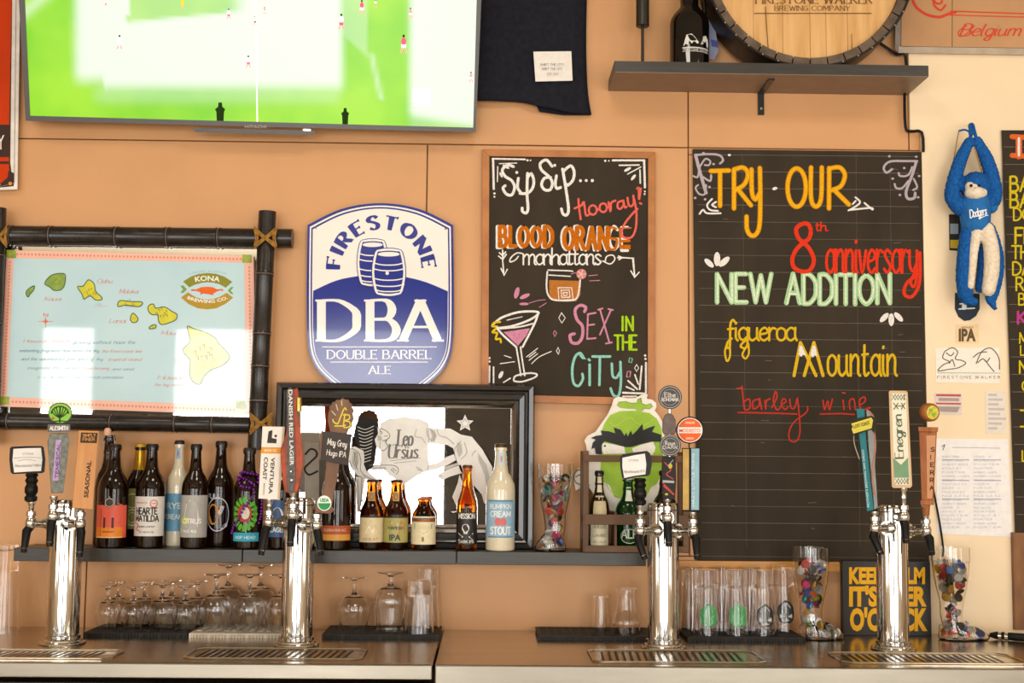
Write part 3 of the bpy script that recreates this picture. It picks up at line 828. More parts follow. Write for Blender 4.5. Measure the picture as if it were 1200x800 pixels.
low = sorted([q for q in low if q[0] > 352], key=lambda q: q[1]) + sorted([q for q in low if q[0] <= 352], key=lambda q: -q[1])
obj('blue_field', MB().fill(f, arch + low, .0024), BLUE, t)
lt = MB(); cal = (.055, .2)
lt.text(f, 'FIRESTONE', 355, 322, 52, 485, sw=.1, e=.003, sp=.48, serif=.07, cal=(.10, .34), arc=(162, None, 1))
obj('blue_lettering', lt, BLUE, t)
lt = MB().text(f, 'D', 122, 596, 156, None, sw=.1, e=.003, sx=1.30, serif=.05, cal=(.06, .22))
lt.text(f, 'B', 312, 596, 156, None, sw=.1, e=.003, sx=1.10, serif=.05, cal=(.06, .22))
lt.text(f, 'A', 440, 596, 156, None, sw=.1, e=.003, sx=1.22, serif=.05, cal=(.06, .22))
lt.text(f, 'DOUBLE BARREL', 146, 667, 33, 404, sw=.1, e=.003, serif=.05, cal=(.06, .16))
lt.text(f, 'ALE', 308, 726, 30, 84, sw=.1, e=.003, serif=.05, cal=(.06, .16))
lt.stroke(f, [(125, 621), (572, 621)], 2.5, .003, sm=False); lt.stroke(f, [(157, 680), (537, 680)], 2.5, .003, sm=False)
obj('white_lettering', lt, WHITE, t)
for nm, (x0, x1, y0, y1), e in (('barrel_print', (262, 382, 200, 384), .003), ('barrel_print', (320, 450, 237, 422), .0045)):
    cx, w_ = (x0 + x1) / 2, (x1 - x0) / 2; h_ = y1 - y0
    def bpts(k):
        return smooth_line([(cx - w_ * .82 + k, y0 + 16 + k * .3), (cx - w_ * .5, y0 + 3 + k), (cx, y0 + k), (cx + w_ * .5, y0 + 3 + k), (cx + w_ * .82 - k, y0 + 16 + k * .3), (cx + w_ - k, y0 + h_ * .5), (cx + w_ * .82 - k, y1 - 18 - k * .3),
                            (cx + w_ * .5, y1 - 4 - k), (cx, y1 - k), (cx - w_ * .5, y1 - 4 - k), (cx - w_ * .82 + k, y1 - 18 - k * .3), (cx - w_ + k, y0 + h_ * .5)], True, 3)
    bo = obj(nm, MB().fill(f, bpts(-3), e - .0006), BLUE, t)
    obj('barrel_print_edge', MB().fill(f, bpts(0), e - .0002), WHITE, bo)
    bl = MB().fill(f, bpts(8), e)
    obj('barrel_print_fill', bl, BLUE, bo)
    bn = MB().fill(f, ell(cx, y0 + 22, w_ * .66, 9, 20), e + .0003)
    for yy, dd in ((.30, .92), (.42, .99), (.62, .99), (.75, .95), (.86, .86)):
        bn.stroke(f, [(cx - w_ * dd, y0 + h_ * yy), (cx - w_ * .4, y0 + h_ * yy + 8), (cx + w_ * .4, y0 + h_ * yy + 8), (cx + w_ * dd, y0 + h_ * yy)], 4.5, e + .0003, caps=False)
    if x0 > 300: bn.fill(f, ell(cx - 6, y0 + 96, 7, 7, 12), e + .0003)
    obj('barrel_print_band', bn, WHITE, bo)
for px, py in ((100, 155), (607, 160)):
    obj('nail', MB().ball(f.at(px, py, .003), .003, 8, 5), ROPE, t)
# ------------------------------------------------------------------ island map in a bamboo frame
Rb = 0.0285
t = thing('bamboo_framed_map', 'printed island map in a black bamboo frame lashed at the corners', 'picture', P(150, 500, .01))
mp_ = F(0.034); z5 = Sub(mp_, 0, 230, 2.857)
f = F(0.03)
obj('mirror_backing', MB().fill(F(.022), [(2, 284), (304, 287), (300, 492), (-2, 487)], 0, .006), MIRROR, t)
def pole(pts, r, nodes, name='bamboo_pole', d=.036):
    """bamboo cane through pixel points; nodes = fractions along it"""
    a, b = F(d).at(*pts[0]), F(d).at(*pts[1])
    ts = sorted(set([0, 1] + [q for n in nodes for q in (n - .012, n - .004, n, n + .004, n + .012)]))
    rr = []
    for q in ts:
        k = 1.0
        for n in nodes:
            if abs(q - n) < .001: k = .93
            elif abs(q - n) < .006: k = 1.07
        rr.append(r * k)
    o = obj(name, MB().tube([a.lerp(b, q) for q in ts], rr, 20), BAMBOO, t)
    rg = MB(); T = (b - a).normalized()
    for n in nodes:
        c = a.lerp(b, n)
        rg.tube([c - T * .0014, c + T * .0014], r * 1.005, 20)
    obj('node', rg, NODEM, o, kind='stuff')
    return o
def lerpn(xs, x0, x1): return [(x - x0) / (x1 - x0) for x in xs]
pole([(-90, 274.5), (343, 279.5)], Rb, lerpn([-40, 13, 59, 136, 196, 256], -90, 343))
pole([(-90, 491.5), (297, 498)], Rb * .84, lerpn([-50, 10, 130, 205, 249], -90, 297))
pole([(313.5, 248), (300.5, 527)], Rb * .9, lerpn([322, 392, 430, 470], 248, 527), d=.058)
pole([(-2, 244), (-11, 520)], Rb * .8, lerpn([300, 380, 450], 244, 520), d=.058)
def lash(cx, cy, w, h, d=.094):
    m_ = MB(); s_ = F(d)
    for dy in (-.12, .02, .14):
        m_.tube([s_.at(cx - w / 2, cy - h / 2 + dy * h, -.012), s_.at(cx, cy + dy * h * .5, .002), s_.at(cx + w / 2, cy + h / 2 + dy * h, -.012)], .0022, 6)
        m_.tube([s_.at(cx - w / 2, cy + h / 2 + dy * h, -.012), s_.at(cx, cy + dy * h * .5, .004), s_.at(cx + w / 2, cy - h / 2 + dy * h, -.012)], .0022, 6)
    for sx_ in (-1, 1):
        for q in (0, .08):
            m_.tube([s_.at(cx + sx_ * w * (.5 - q), cy - h / 2, -.012), s_.at(cx + sx_ * w * (.42 - q), cy, -.008), s_.at(cx + sx_ * w * (.5 - q), cy + h / 2, -.012)], .0022, 6)
    obj('lashing', m_, ROPE, t)
lash(311, 278.5, 26, 20); lash(306, 496, 26, 20); lash(-1, 277, 18, 20)
sheet = obj('print_sheet', MB().fill(z5, [(22, 180), (849, 200), (858, 732), (0, 703)], -.0002, .004), mat('map_border_pink', 'f2b9a2', rough=.3, noise=.03, coat=1, cior=1.58), t)
obj('sea', MB().fill(z5, [(46, 207), (818, 222), (824, 700), (24, 672)], .0004), mat('map_sea_blue', 'b3d3dc', rough=.3, noise=.04, nscale=5, col2='bfdbe0', coat=1, cior=1.58), sheet)
dots = MB()
for (a, b, n) in (((52, 193), (812, 210), 62), ((34, 215), (12, 665), 40), ((834, 232), (841, 690), 38), ((36, 687), (790, 715), 62)):
    for i in range(n):
        u = (i + .5) / n; x, y = a[0] + (b[0] - a[0]) * u, a[1] + (b[1] - a[1]) * u
        dots.fill(z5, [(x - 4, y), (x, y - 5), (x + 4, y), (x, y + 5)], .0005)
obj('border_pattern', dots, ink('e08a74', coat=1, cior=1.58), sheet, kind='stuff')
for x, y in ((38, 193), (827, 209), (14, 683), (806, 697)):
    obj('corner_square', MB().fill(z5, [(x - 16, y - 14), (x + 16, y - 13), (x + 16, y + 14), (x - 16, y + 13)], .0007), mat('map_green', 'a9b834', rough=.4, coat=1, cior=1.58, nscale=60, col2='7f9020'), sheet)
za = Sub(mp_, 0, 280, 6.667); zb = Sub(mp_, 140, 280, 6.667); zc = Sub(mp_, 0, 380, 3.871)
YEL = mat('island_yellow', 'dcd21c', rough=.4, coat=1, cior=1.58, noise=.15, nscale=30, col2='c2c01e'); PALEY = mat('island_pale_yellow', 'e6e274', rough=.4, coat=1, cior=1.58, noise=.1)
GRN = mat('island_green', '8fa832', rough=.4, coat=1, cior=1.58, nscale=40, col2='6f9238'); DKG = ink('3c5a34', coat=1, cior=1.58)
isl = [(za, GRN, [(350, 350), (375, 305), (420, 275), (500, 270), (512, 310), (500, 370), (470, 398), (420, 400), (390, 375)]),
       (za, GRN, [(205, 410), (235, 380), (268, 366), (262, 400), (235, 430), (222, 452), (208, 440)]),
       (za, YEL, [(605, 372), (650, 368), (690, 318), (735, 350), (748, 410), (795, 455), (790, 475), (745, 475), (710, 445), (680, 455), (655, 470), (640, 430)]),
       (za, YEL, [(922, 500), (945, 480), (1010, 488), (1110, 492), (1095, 525), (1040, 525), (985, 515), (925, 528)]),
       (zb, YEL, [(95, 590), (110, 580), (145, 620), (130, 650), (100, 650), (85, 625)]),
       (zb, YEL, [(222, 540), (235, 515), (265, 508), (285, 540), (350, 530), (410, 565), (450, 590), (440, 630), (385, 655), (330, 668), (305, 640), (300, 590), (262, 592), (235, 575)]),
       (zb, YEL, [(232, 690), (260, 670), (285, 672), (280, 695), (240, 702)]),
       (zc, PALEY, [(850, 8), (880, 20), (930, 35), (975, 60), (990, 85), (1010, 105), (1042, 148), (1010, 185), (960, 205), (925, 235), (905, 272), (868, 250), (860, 200), (862, 160), (835, 130), (832, 110), (862, 80), (858, 50)])]
for k, (z, m_, pts) in enumerate(isl):
    o_ = MB(); o_.fill(z, pts, .0008)
    o = obj('island', o_, m_, sheet)
ol = MB(); hat = MB()
for k, (z, m_, pts) in enumerate(isl):
    ol.stroke(z, pts, 7 if z is not zc else 4, .0010, closed=True, n=3)
    cx, cy = sum(p[0] for p in pts) / len(pts), sum(p[1] for p in pts) / len(pts)
    sc_ = max(p[0] for p in pts) - min(p[0] for p in pts)
    for i in range(9):
        a = i * 2.4; rr = sc_ * .12 * (1 + .35 * (i % 3)); x, y = cx + rr * math.cos(a), cy + rr * .8 * math.sin(a)
        hat.stroke(z, [(x, y), (x + sc_ * .04, y - sc_ * .03), (x + sc_ * .05, y + sc_ * .06)], sc_ * .014, .0011)
for i in range(12):
    x = 875 + i * 9; hat.stroke(zc, [(x, 110 - (i % 3) * 5), (x - 6, 125), (x + 2, 140 + (i % 4) * 8)], 1.6, .0011)
    x = 885 + i * 8; hat.stroke(zc, [(x + 8, 160), (x, 185), (x - 10, 215 - (i % 3) * 9)], 1.6, .0011)
obj('island_outline', ol, DKG, sheet, kind='stuff'); obj('relief_hatching', hat, ink('6a6420', coat=1, cior=1.58), sheet, kind='stuff')
obj('island_shore', MB().fill(zc, [(850, 8), (880, 20), (930, 35), (975, 60), (955, 58), (900, 45), (870, 60), (858, 50)], .0009).fill(zc, [(832, 110), (845, 100), (855, 125), (842, 140)], .0009), YEL, sheet)
rd = MB(); C_ = (.045, .11)
for z, s_, x, y, h, W in ((za, 'Oahu', 755, 345, 34, 120), (za, 'Kauai', 345, 482, 32, 130), (za, 'Molokai', 930, 425, 34, 150), (za, 'Lanai', 850, 655, 34, 130), (za, 'PEARL', 745, 512, 9, 50), (za, 'HARBOR', 722, 528, 9, 115),
                          (zb, 'Maui', 320, 748, 32, 120), (zc, 'KONA', 785, 163, 7, 50), (zc, 'COAST', 785, 172, 7, 50), (zc, 'Hawaii', 712, 250, 20, 120), (zc, 'the big island', 700, 280, 14, 126),
                          (zc, 'Hawaiian Islands', 105, 82, 15, 210), (zc, 'the Kona coast line', 462, 128, 14, 180), (zc, 'tropical island', 490, 165, 14, 150), (zc, 'Kona brewing', 375, 205, 14, 118)):
    rd.text(z, s_, x, y, h, W, sw=.09, e=.001, slant=.3 if s_[1].islower() else 0, sp=.1, cal=C_)
rd.text(za, 'N', 342, 603, 22, 32, sw=.25, e=.001)
rd.stroke(za, [(300, 643), (410, 643)], 4, .001, sm=False); rd.stroke(za, [(356, 600), (356, 690)], 4, .001, sm=False)
rd.fill(za, [(356, 615), (364, 635), (388, 643), (364, 651), (356, 671), (348, 651), (324, 643), (348, 635)], .0009)
obj('red_lettering', rd, ink('e2795c', coat=1, cior=1.58), sheet, kind='stuff')
bl = MB()
for s_, x, y, h, W in (('glowing without haze the', 328, 88, 15, 285), ('enchanting fragrances blow across the sky', 88, 125, 14, 360), ('and the adventurous free spirit of sky', 95, 163, 14, 370), ('invigorate the  senses', 125, 203, 13, 235), ('and send', 508, 208, 12, 96), ('it is all about the surreal paradise', 168, 245, 12, 388)):
    bl.text(zc, s_, x, y, h, W, sw=.09, e=.001, slant=.25, sp=.08, cal=(.05, .1))
obj('blue_lettering', bl, ink('3f6d84', coat=1, cior=1.58), sheet, kind='stuff')
# brewery badge on the map
def arcband(cx, cy, R0, R1, a0, a1, n=16): return ell(cx, cy, R1, R1, n, a0, a1) + list(reversed(ell(cx, cy, R0, R0, n, a0, a1)))
OL = ink('8c8c2a', coat=1, cior=1.58)
bd = MB().fill(zb, [(497, 332), (560, 292), (620, 272), (688, 265), (756, 272), (820, 294), (882, 334), (830, 380), (780, 352), (730, 340), (688, 337), (640, 342), (590, 356), (546, 377)], .0008)
bd = obj('badge', bd, OL, sheet)
obj('badge_half', MB().fill(zb, [(480, 456), (535, 416), (590, 452), (640, 468), (688, 473), (740, 466), (785, 450), (838, 420), (888, 458), (830, 505), (760, 540), (688, 549), (610, 540), (540, 508)], .0008), ink('b5922e', coat=1, cior=1.58), sheet)
obj('badge_lizard', MB().fill(zb, [(560, 392), (600, 393), (640, 375), (690, 372), (730, 376), (760, 392), (805, 390), (812, 404), (800, 408), (795, 400), (765, 408), (735, 425), (730, 440), (700, 432), (650, 425), (632, 440), (635, 418), (600, 405), (560, 406)], .0008), ink('e8681c', coat=1, cior=1.58), sheet)
for gd in (MB().fill(zb, [(475, 365), (500, 362), (527, 393), (500, 420), (475, 420), (497, 393)], .0008), MB().fill(zb, [(893, 375), (870, 375), (846, 402), (870, 428), (893, 430), (868, 402)], .0008)): obj('badge_leaf', gd, ink('7ea04a', coat=1, cior=1.58), sheet)
wl = MB().btext(zb, 'KONA', 688, 790, 40, 190, .0014, bold=.03, arc=(465, None, 1)).btext(zb, 'BREWING CO.', 688, 105, 26, 330, .0014, bold=.03, arc=(395, None, -1))
obj('badge_lettering', wl, ink('f2efe0', coat=1, cior=1.58), sheet)
obj('badge_dots', MB().text(zb, 'LIQUID ALOHA', 688, 770, 10, 290, sw=.2, e=.001, arc=(515, None, 1)), ink('8fb0b4', coat=1, cior=1.58), sheet)

# ------------------------------------------------------------------ cocktail chalkboard
t = thing('cocktail_chalkboard', 'small oak-framed chalkboard advertising cocktails in coloured chalk', 'chalkboard', P(667, 474, .01))
f = F(.018); z1 = Sub(f, 560, 170, 5.159); z2 = Sub(f, 560, 320, 5.0)
ORK = mat('orange_oak_frame', 'b8763a', rough=.4, nscale=16, col2='9e5f28', stretch=(1, 1, 1))
out_ = [(565.4, 174.8), (767.6, 178), (767.2, 475), (564, 470)]
inn_ = [(573.5, 183), (759.5, 185.5), (759, 466), (572.5, 462)]
for i in range(4):
    j = (i + 1) % 4
    obj('frame_bar', MB().fill(f, [out_[i], out_[j], inn_[j], inn_[i]], .006, .018), ORK, t, bev=.001)
obj('board', MB().fill(f, [(a + (2 if a < 600 else -2) * -1, b) for a, b in inn_], .0, .006), BOARD, t)
W_ = chalk('ece6e0'); wt = MB()
for pts in ([(215, 130), (180, 120), (148, 150), (165, 188), (205, 215), (222, 255), (205, 300), (172, 295), (152, 262), (165, 245)], [(245, 200), (240, 255), (262, 290)], [(300, 170), (297, 290), (303, 380), (292, 410), (270, 400), (268, 380)],
            [(298, 200), (322, 172), (338, 215), (330, 260), (300, 290), (255, 292)], [(448, 128), (415, 90), (378, 110), (385, 150), (430, 190), (450, 228), (438, 268), (405, 270), (385, 240), (402, 200), (440, 195)],
            [(475, 185), (468, 235), (478, 262), (500, 255)], [(512, 145), (530, 250), (548, 380), (537, 422), (515, 415), (505, 385)], [(515, 160), (560, 125), (582, 160), (575, 210), (545, 242), (535, 235)]):
    wt.stroke(z1, pts, 17, .0009)
for x, y, r in ((235, 165, 9), (465, 122, 9), (620, 215, 9), (655, 214, 9), (692, 214, 10), (300, 92, 7), (318, 92, 5), (770, 95, 7), (792, 95, 5), (100, 292, 7), (100, 312, 6), (1010, 280, 6), (1008, 296, 6)): wt.fill(z1, ell(x, y, r, r, 10), .0009)
for pts, w_ in (([(88, 82), (285, 86)], 10), ([(92, 85), (96, 265)], 13), ([(120, 130), (118, 220)], 7), ([(130, 112), (235, 108)], 6), ([(815, 92), (1008, 92)], 12), ([(1005, 95), (1010, 255)], 13), ([(980, 150), (982, 230)], 9), ([(855, 122), (975, 120)], 9), ([(905, 175), (985, 132)], 7)):
    wt.stroke(z1, pts, w_, .0009, sm=False)
wt.fill(z1, ell(940, 195, 22, 9, 12, rot=-.9), .0009).fill(z1, ell(905, 147, 24, 9, 12, rot=-.5), .0009).fill(z1, ell(170, 130, 24, 8, 12, rot=.5), .0009).fill(z1, ell(140, 180, 18, 7, 12, rot=1.1), .0009)
wt.text(z1, 'manhattans', 275, 722, 100, 470, sw=.10, e=.0009, sp=.03)
for pts in ([(270, 655), (235, 652), (200, 680), (195, 705), (225, 695), (245, 672)], [(755, 700), (800, 718), (828, 690), (815, 665), (780, 672), (770, 700)], [(845, 680), (880, 680), (938, 684), (948, 795)], [(925, 760), (948, 798), (975, 768)], [(150, 635), (150, 700), (158, 785)], [(140, 745), (160, 785), (178, 750)],
            [(125, 670), (150, 690), (172, 660)], [(130, 650), (150, 668), (168, 645)], [(850, 670), (875, 680), (852, 692)]):
    wt.stroke(z1, pts, 8, .0009, sm=len(pts) > 4)
for pts, w_ in (([(425, 755), (560, 760), (572, 765)], 8), ([(420, 765), (415, 850), (425, 905), (460, 935), (560, 938), (600, 920), (615, 850), (618, 815)], 10), ([(430, 785), (560, 793)], 7)): wt.stroke(z1, pts, w_, .0009)
for pts, w_ in (([(90, 300), (140, 260), (240, 228), (340, 225), (352, 240), (300, 275), (200, 310), (110, 322)], 13), ([(110, 320), (150, 365), (225, 432)], 12), ([(352, 240), (330, 300), (262, 432)], 12), ([(130, 325), (240, 315), (322, 295)], 9), ([(225, 432), (240, 520), (252, 600)], 9), ([(250, 432), (262, 520), (275, 600)], 9),
                ([(210, 620), (225, 600), (300, 585), (345, 592), (330, 612), (260, 635), (215, 632), (210, 620)], 10), ([(170, 275), (260, 255)], 5)): wt.stroke(z2, pts, w_, .0009)
for pts in ([(285, 490), (350, 440)], [(300, 510), (350, 472)], [(315, 530), (360, 490), (430, 458)], [(155, 482), (195, 495)], [(130, 530), (215, 518)], [(300, 492), (340, 462)]): wt.stroke(z2, pts, 5, .0009)
for pts in ([(490, 232), (512, 262), (492, 292), (474, 262)], [(470, 435), (478, 455), (472, 475), (460, 455)], [(930, 535), (942, 555), (930, 575), (918, 555)]): wt.stroke(z2, pts, 4, .0009, closed=True, sm=False)
for pts, w_ in (([(68, 545), (66, 640)], 11), ([(92, 550), (92, 642)], 9), ([(985, 525), (985, 700)], 12), ([(960, 545), (948, 680)], 10), ([(850, 700), (950, 704), (985, 706)], 12), ([(880, 630), (935, 680)], 10), ([(920, 595), (940, 650)], 9), ([(870, 665), (915, 685)], 9), ([(150, 640), (190, 615)], 8), ([(850, 722), (930, 722)], 10)): wt.stroke(z2, pts, w_, .0009, sm=False)
wt.fill(z2, ell(135, 595, 24, 11, 12, rot=-1.1), .0009)
for x, y in ((68, 497), (68, 517), (980, 482), (982, 502)): wt.fill(z2, ell(x, y, 7, 7, 10), .0009)
# white edges of the block letters
BO = 'BLOOD'; OG = 'ORANGE'
wt.text(z1, 'BLOOD', 116, 618, 128, 322, sw=.13, e=.0007, sp=.32, jitter=.03).text(z1, 'ORANGE', 506, 634, 140, 400, sw=.12, e=.0007, sp=.30, jitter=.03)
obj('white_chalk', wt, W_, t)
m_ = MB().text(z1, 'BLOOD', 132, 610, 116, 318, sw=.21, e=.0012, sp=.32).text(z1, 'ORAN', 522, 626, 128, 262, sw=.20, e=.0012, sp=.30)
m_.stroke(z1, [(835, 505), (800, 500), (800, 560), (840, 570), (830, 625), (800, 630)], 15, .0009)
m_.stroke(z1, [(925, 500), (860, 502), (862, 625), (920, 625)], 9, .0009, sm=False).stroke(z1, [(862, 580), (915, 578)], 16, .0008, sm=False).stroke(z1, [(865, 612), (915, 612)], 20, .0008, sm=False)
obj('orange_chalk', m_, chalk('c46a14'), t)
m_ = MB()
for pts in ([(608, 325), (612, 380), (622, 448)], [(585, 382), (625, 365), (640, 345), (648, 395), (655, 425), (672, 420)], ell(695, 392, 24, 28, 14) + [(719, 392), (735, 385)], ell(758, 378, 22, 26, 14) + [(780, 378), (792, 370)], [(790, 345), (802, 400), (806, 350), (832, 335)],
            [(880, 335), (850, 345), (845, 375), (862, 385), (880, 360), (878, 330), (888, 375), (900, 372)], [(905, 318), (910, 355), (925, 370), (942, 350), (940, 305)], [(940, 310), (958, 400), (955, 500), (930, 555), (888, 560), (868, 535), (885, 480), (930, 420), (965, 385)], [(962, 262), (972, 262), (974, 325)], [(985, 262), (976, 325)], [(980, 350), (988, 354)]):
    m_.stroke(z1, pts, 13, .0013)
obj('red_chalk', m_, chalk('e8675a'), t)
m_ = MB()
m_.stroke(z2, [(625, 225), (632, 200), (600, 188), (570, 215), (580, 270), (612, 310), (612, 370), (588, 408), (550, 405), (540, 365), (565, 355)], 18, .0009)
for pts in ([(645, 240), (640, 385)], [(645, 240), (690, 232)], [(645, 305), (682, 300)], [(640, 385), (690, 380)], [(715, 210), (770, 405)], [(780, 215), (715, 360)], [(750, 412), (785, 405)], [(705, 214), (730, 206)], [(765, 210), (792, 216)]): m_.stroke(z2, pts, 10, .0009, sm=False)
m_.fill(z2, [(150, 345), (305, 322), (285, 365), (235, 425)], .0008).fill(z2, ell(228, 115, 35, 14, 14, rot=-1.3), .0008).fill(z2, ell(275, 135, 32, 12, 14, rot=-.4), .0008).fill(z2, ell(270, 180, 28, 8, 14), .0008)
for pts in ([(300, 175), (350, 160), (395, 155)], [(360, 200), (400, 175)], [(650, 15), (700, 10)], [(450, 335), (462, 350), (450, 372), (442, 352), (450, 335)], [(655, 45), (715, 42)], [(545, 5), (600, -10)], [(875, 575), (895, 575), (892, 608), (872, 608), (875, 575)]): m_.stroke(z2, pts, 4, .0009, sm=False)
obj('pink_chalk', m_, chalk('d08aa6'), t)
m_ = MB().fill(z2, ell(607, 5, 30, 30, 18), .0010); obj('chalk_cherry_slice', m_, chalk('d98a86'), t)
m_ = MB()
for pts in ([(600, 478), (620, 500), (600, 468), (570, 490), (553, 560), (560, 640), (590, 660), (615, 620), (612, 590)], [(655, 535), (655, 655)], [(715, 495), (712, 655)], [(672, 488), (775, 488)], [(785, 530), (790, 600), (812, 612), (832, 580)], [(835, 520), (838, 640), (825, 715), (795, 715), (778, 675)], [(650, 505), (655, 510)]):
    m_.stroke(z2, pts, 15, .0009, sm=len(pts) > 3)
m_.stroke(z2, [(888, 495), (905, 500), (900, 525), (885, 520)], 4, .0009, closed=True, sm=False)
obj('teal_chalk', m_, chalk('8fcdc0'), t)
m_ = MB().text(z2, 'IN', 848, 335, 80, 60, sw=.16, e=.0009, sp=.35).text(z2, 'THE', 802, 448, 84, 128, sw=.15, e=.0009, sp=.2)
obj('green_chalk', m_, chalk('a8d020'), t)
m_ = MB().fill(z2, [(418, 40), (605, 45), (600, 130), (575, 165), (440, 162), (418, 130)], .0007); obj('amber_chalk', m_, chalk('b87434'), t)
m_ = MB()
for pts in ([(470, 85), (550, 85), (558, 155), (475, 158)], [(488, 100), (535, 98), (540, 140), (492, 142)], [(500, 115), (525, 112), (522, 130), (505, 132)]): m_.stroke(z2, pts, 5, .0009, closed=True, sm=False)
for k in range(5): m_.stroke(z2, [(607, 5), (607 + 26 * math.cos(k * 1.26), 5 + 26 * math.sin(k * 1.26))], 3, .0013, sm=False)
obj('ice_cube_chalk', m_, W_, t)
m_ = MB().stroke(z2, [(130, 285), (95, 290), (85, 310), (115, 315), (85, 345), (112, 350), (105, 385), (130, 385), (135, 405)], 12, .0011); obj('yellow_chalk', m_, chalk('e0c020'), t)

# ------------------------------------------------------------------ large chalkboard
t = thing('large_chalkboard', 'tall unframed chalkboard announcing a new addition for the anniversary', 'chalkboard', P(950, 655, .005))
f = F(.012); z3 = Sub(f, 810, 170, 4.286); z4 = Sub(f, 810, 330, 4.0)
obj('board', MB().fill(f, [(811.5, 174.5), (1079.5, 178), (1088, 661), (817, 657)], 0, .0085), BOARD, t, bev=.001)
m_ = MB()
for k in range(25):
    y = 181 + 19.6 * k; m_.stroke(f, [(817 + k * .25, y), (1076 + k * .35, y + 2.4)], .32 + .25 * random.random(), .0006, sm=False, caps=False)
for x in (870, 1003, 1043): m_.stroke(f, [(x, 180), (x + 5, 640)], .22, .0006, sm=False, caps=False)
for k in range(14):
    x, y = random.uniform(830, 1060), random.uniform(190, 640); m_.stroke(f, [(x, y), (x + random.uniform(3, 12), y + random.uniform(-1, 1))], .5, .0006, sm=False)
obj('ruled_line', m_, chalk('7c7266'), t, kind='stuff')
tr = [([(98, 130), (190, 127)], 0), ([(145, 130), (145, 305)], 0), ([(215, 130), (215, 318)], 0), ([(215, 122), (262, 113), (285, 145), (268, 195), (225, 225)], 1), ([(232, 218), (300, 302)], 0), ([(303, 122), (305, 235), (322, 272), (345, 240)], 1), ([(345, 115), (347, 260), (343, 400), (325, 448), (298, 452), (280, 420), (278, 358)], 1),
      (ell(530, 213, 46, 96, 20) + [(576, 213)], 1), ([(602, 112), (602, 265), (625, 308), (652, 270), (656, 112)], 1), ([(693, 115), (692, 318)], 0), ([(693, 118), (745, 112), (772, 150), (752, 205), (700, 228)], 1), ([(715, 222), (792, 298)], 0)]
m1, m2 = MB(), MB()
for pts, s_ in tr: m1.stroke(z3, pts, 25, .0007, sm=bool(s_)); m2.stroke(z3, pts, 17, .0012, sm=bool(s_))
obj('orange_outline_chalk', m1, chalk('c98512'), t); obj('yellow_orange_chalk', m2, chalk('f0b01e'), t)
m_ = MB()
m_.stroke(z3, [(602, 430), (590, 400), (562, 394), (528, 420), (540, 468), (590, 515), (616, 575), (598, 625), (560, 635), (518, 615), (508, 570), (535, 515), (590, 470), (602, 430)], 21, .0009)
m_.text(z3, 'th.', 626, 430, 44, 62, sw=.16, e=.0009, sp=.1)
m_.text(z3, 'anniversary', 680, 640, 185, 455, sw=.075, e=.0009, sp=.1)
m_.stroke(z3, [(1148, 540), (1150, 640), (1140, 715), (1105, 762), (1070, 745), (1085, 690), (1148, 645)], 17, .0009)
obj('red_chalk', m_, chalk('e23b22'), t)
m1 = MB().text(z3, 'NEW', 130, 788, 142, 272, sw=.165, e=.0007, sp=.18, jitter=.02).text(z3, 'ADDITION', 478, 795, 146, 520, sw=.165, e=.0007, sp=.2, jitter=.02)
m2 = MB().text(z3, 'NEW', 133, 788, 140, 268, sw=.07, e=.0013, sp=.18, jitter=.02).text(z3, 'ADDITION', 482, 795, 144, 514, sw=.06, e=.0013, sp=.2, jitter=.02)
obj('mint_chalk', m1, chalk('a9d39c'), t); obj('pale_mint_chalk', m2, chalk('dfe8cc'), t)
m_ = MB().text(z4, 'figueroa', 172, 275, 96, 318, sw=.11, e=.0009, sp=.06)
m_.stroke(z4, [(168, 290), (158, 330), (168, 372), (182, 345), (180, 290)], 9, .0009).stroke(z4, [(268, 290), (270, 335), (255, 360), (240, 340), (262, 300)], 9, .0009)
m_.text(z4, 'ountain', 640, 440, 158, 322, sw=.075, e=.0009, sp=.14)
for pts in ([(482, 440), (512, 285)], [(512, 285), (585, 440)], [(530, 440), (575, 285)], [(575, 285), (618, 440)]): m_.stroke(z4, pts, 15, .0009, sm=False)
obj('yellow_chalk', m_, chalk('dcb322'), t)
m_ = MB()
for pts in ([(238, 490), (245, 560), (252, 600), (275, 590), (272, 550), (250, 560)], [(318, 550), (290, 560), (292, 595), (318, 580), (320, 545), (330, 598)], [(345, 555), (350, 598), (352, 560), (370, 548)], [(378, 590), (402, 540), (395, 515), (385, 560), (402, 600), (420, 585)], [(425, 575), (445, 560), (432, 548), (422, 575), (440, 598), (455, 585)],
            [(462, 550), (468, 590), (485, 590), (495, 550)], [(498, 545), (505, 610), (510, 700), (495, 745), (465, 745), (458, 710), (480, 660), (540, 612), (545, 585)], [(215, 500), (235, 498)], [(220, 613), (350, 615), (495, 620)], [(605, 620), (700, 618), (765, 622)],
            [(618, 555), (625, 598), (640, 560), (648, 598), (662, 550)], [(712, 555), (716, 600)], [(710, 520), (722, 522)], [(745, 598), (742, 560), (762, 550), (770, 600)], [(790, 580), (815, 560), (812, 540), (790, 555), (798, 598), (840, 590)]):
    m_.stroke(z4, pts, 7, .0009)
obj('thin_red_chalk', m_, chalk('c03a30'), t)
m_ = MB()
for z, x, y, r, rot in ((z3, 90, 592, 30, .75), (z3, 130, 572, 36, 1.57), (z3, 166, 585, 34, -.75), (z4, 905, 168, 28, -.8), (z4, 938, 178, 30, 1.57), (z4, 972, 165, 28, .8)): m_.fill(z, ell(x, y, r, r * .45, 14, rot=rot), .0009)
for pts in ([(790, 328), (830, 305), (848, 285), (825, 262)], [(800, 325), (900, 315), (908, 322), (870, 290)], [(812, 295), (826, 280)], [(42, 345), (60, 325), (80, 342), (148, 342)], [(105, 270), (80, 300), (95, 325), (135, 330)], [(125, 285), (105, 300), (125, 312)]): m_.stroke(z3, pts, 9, .0009)
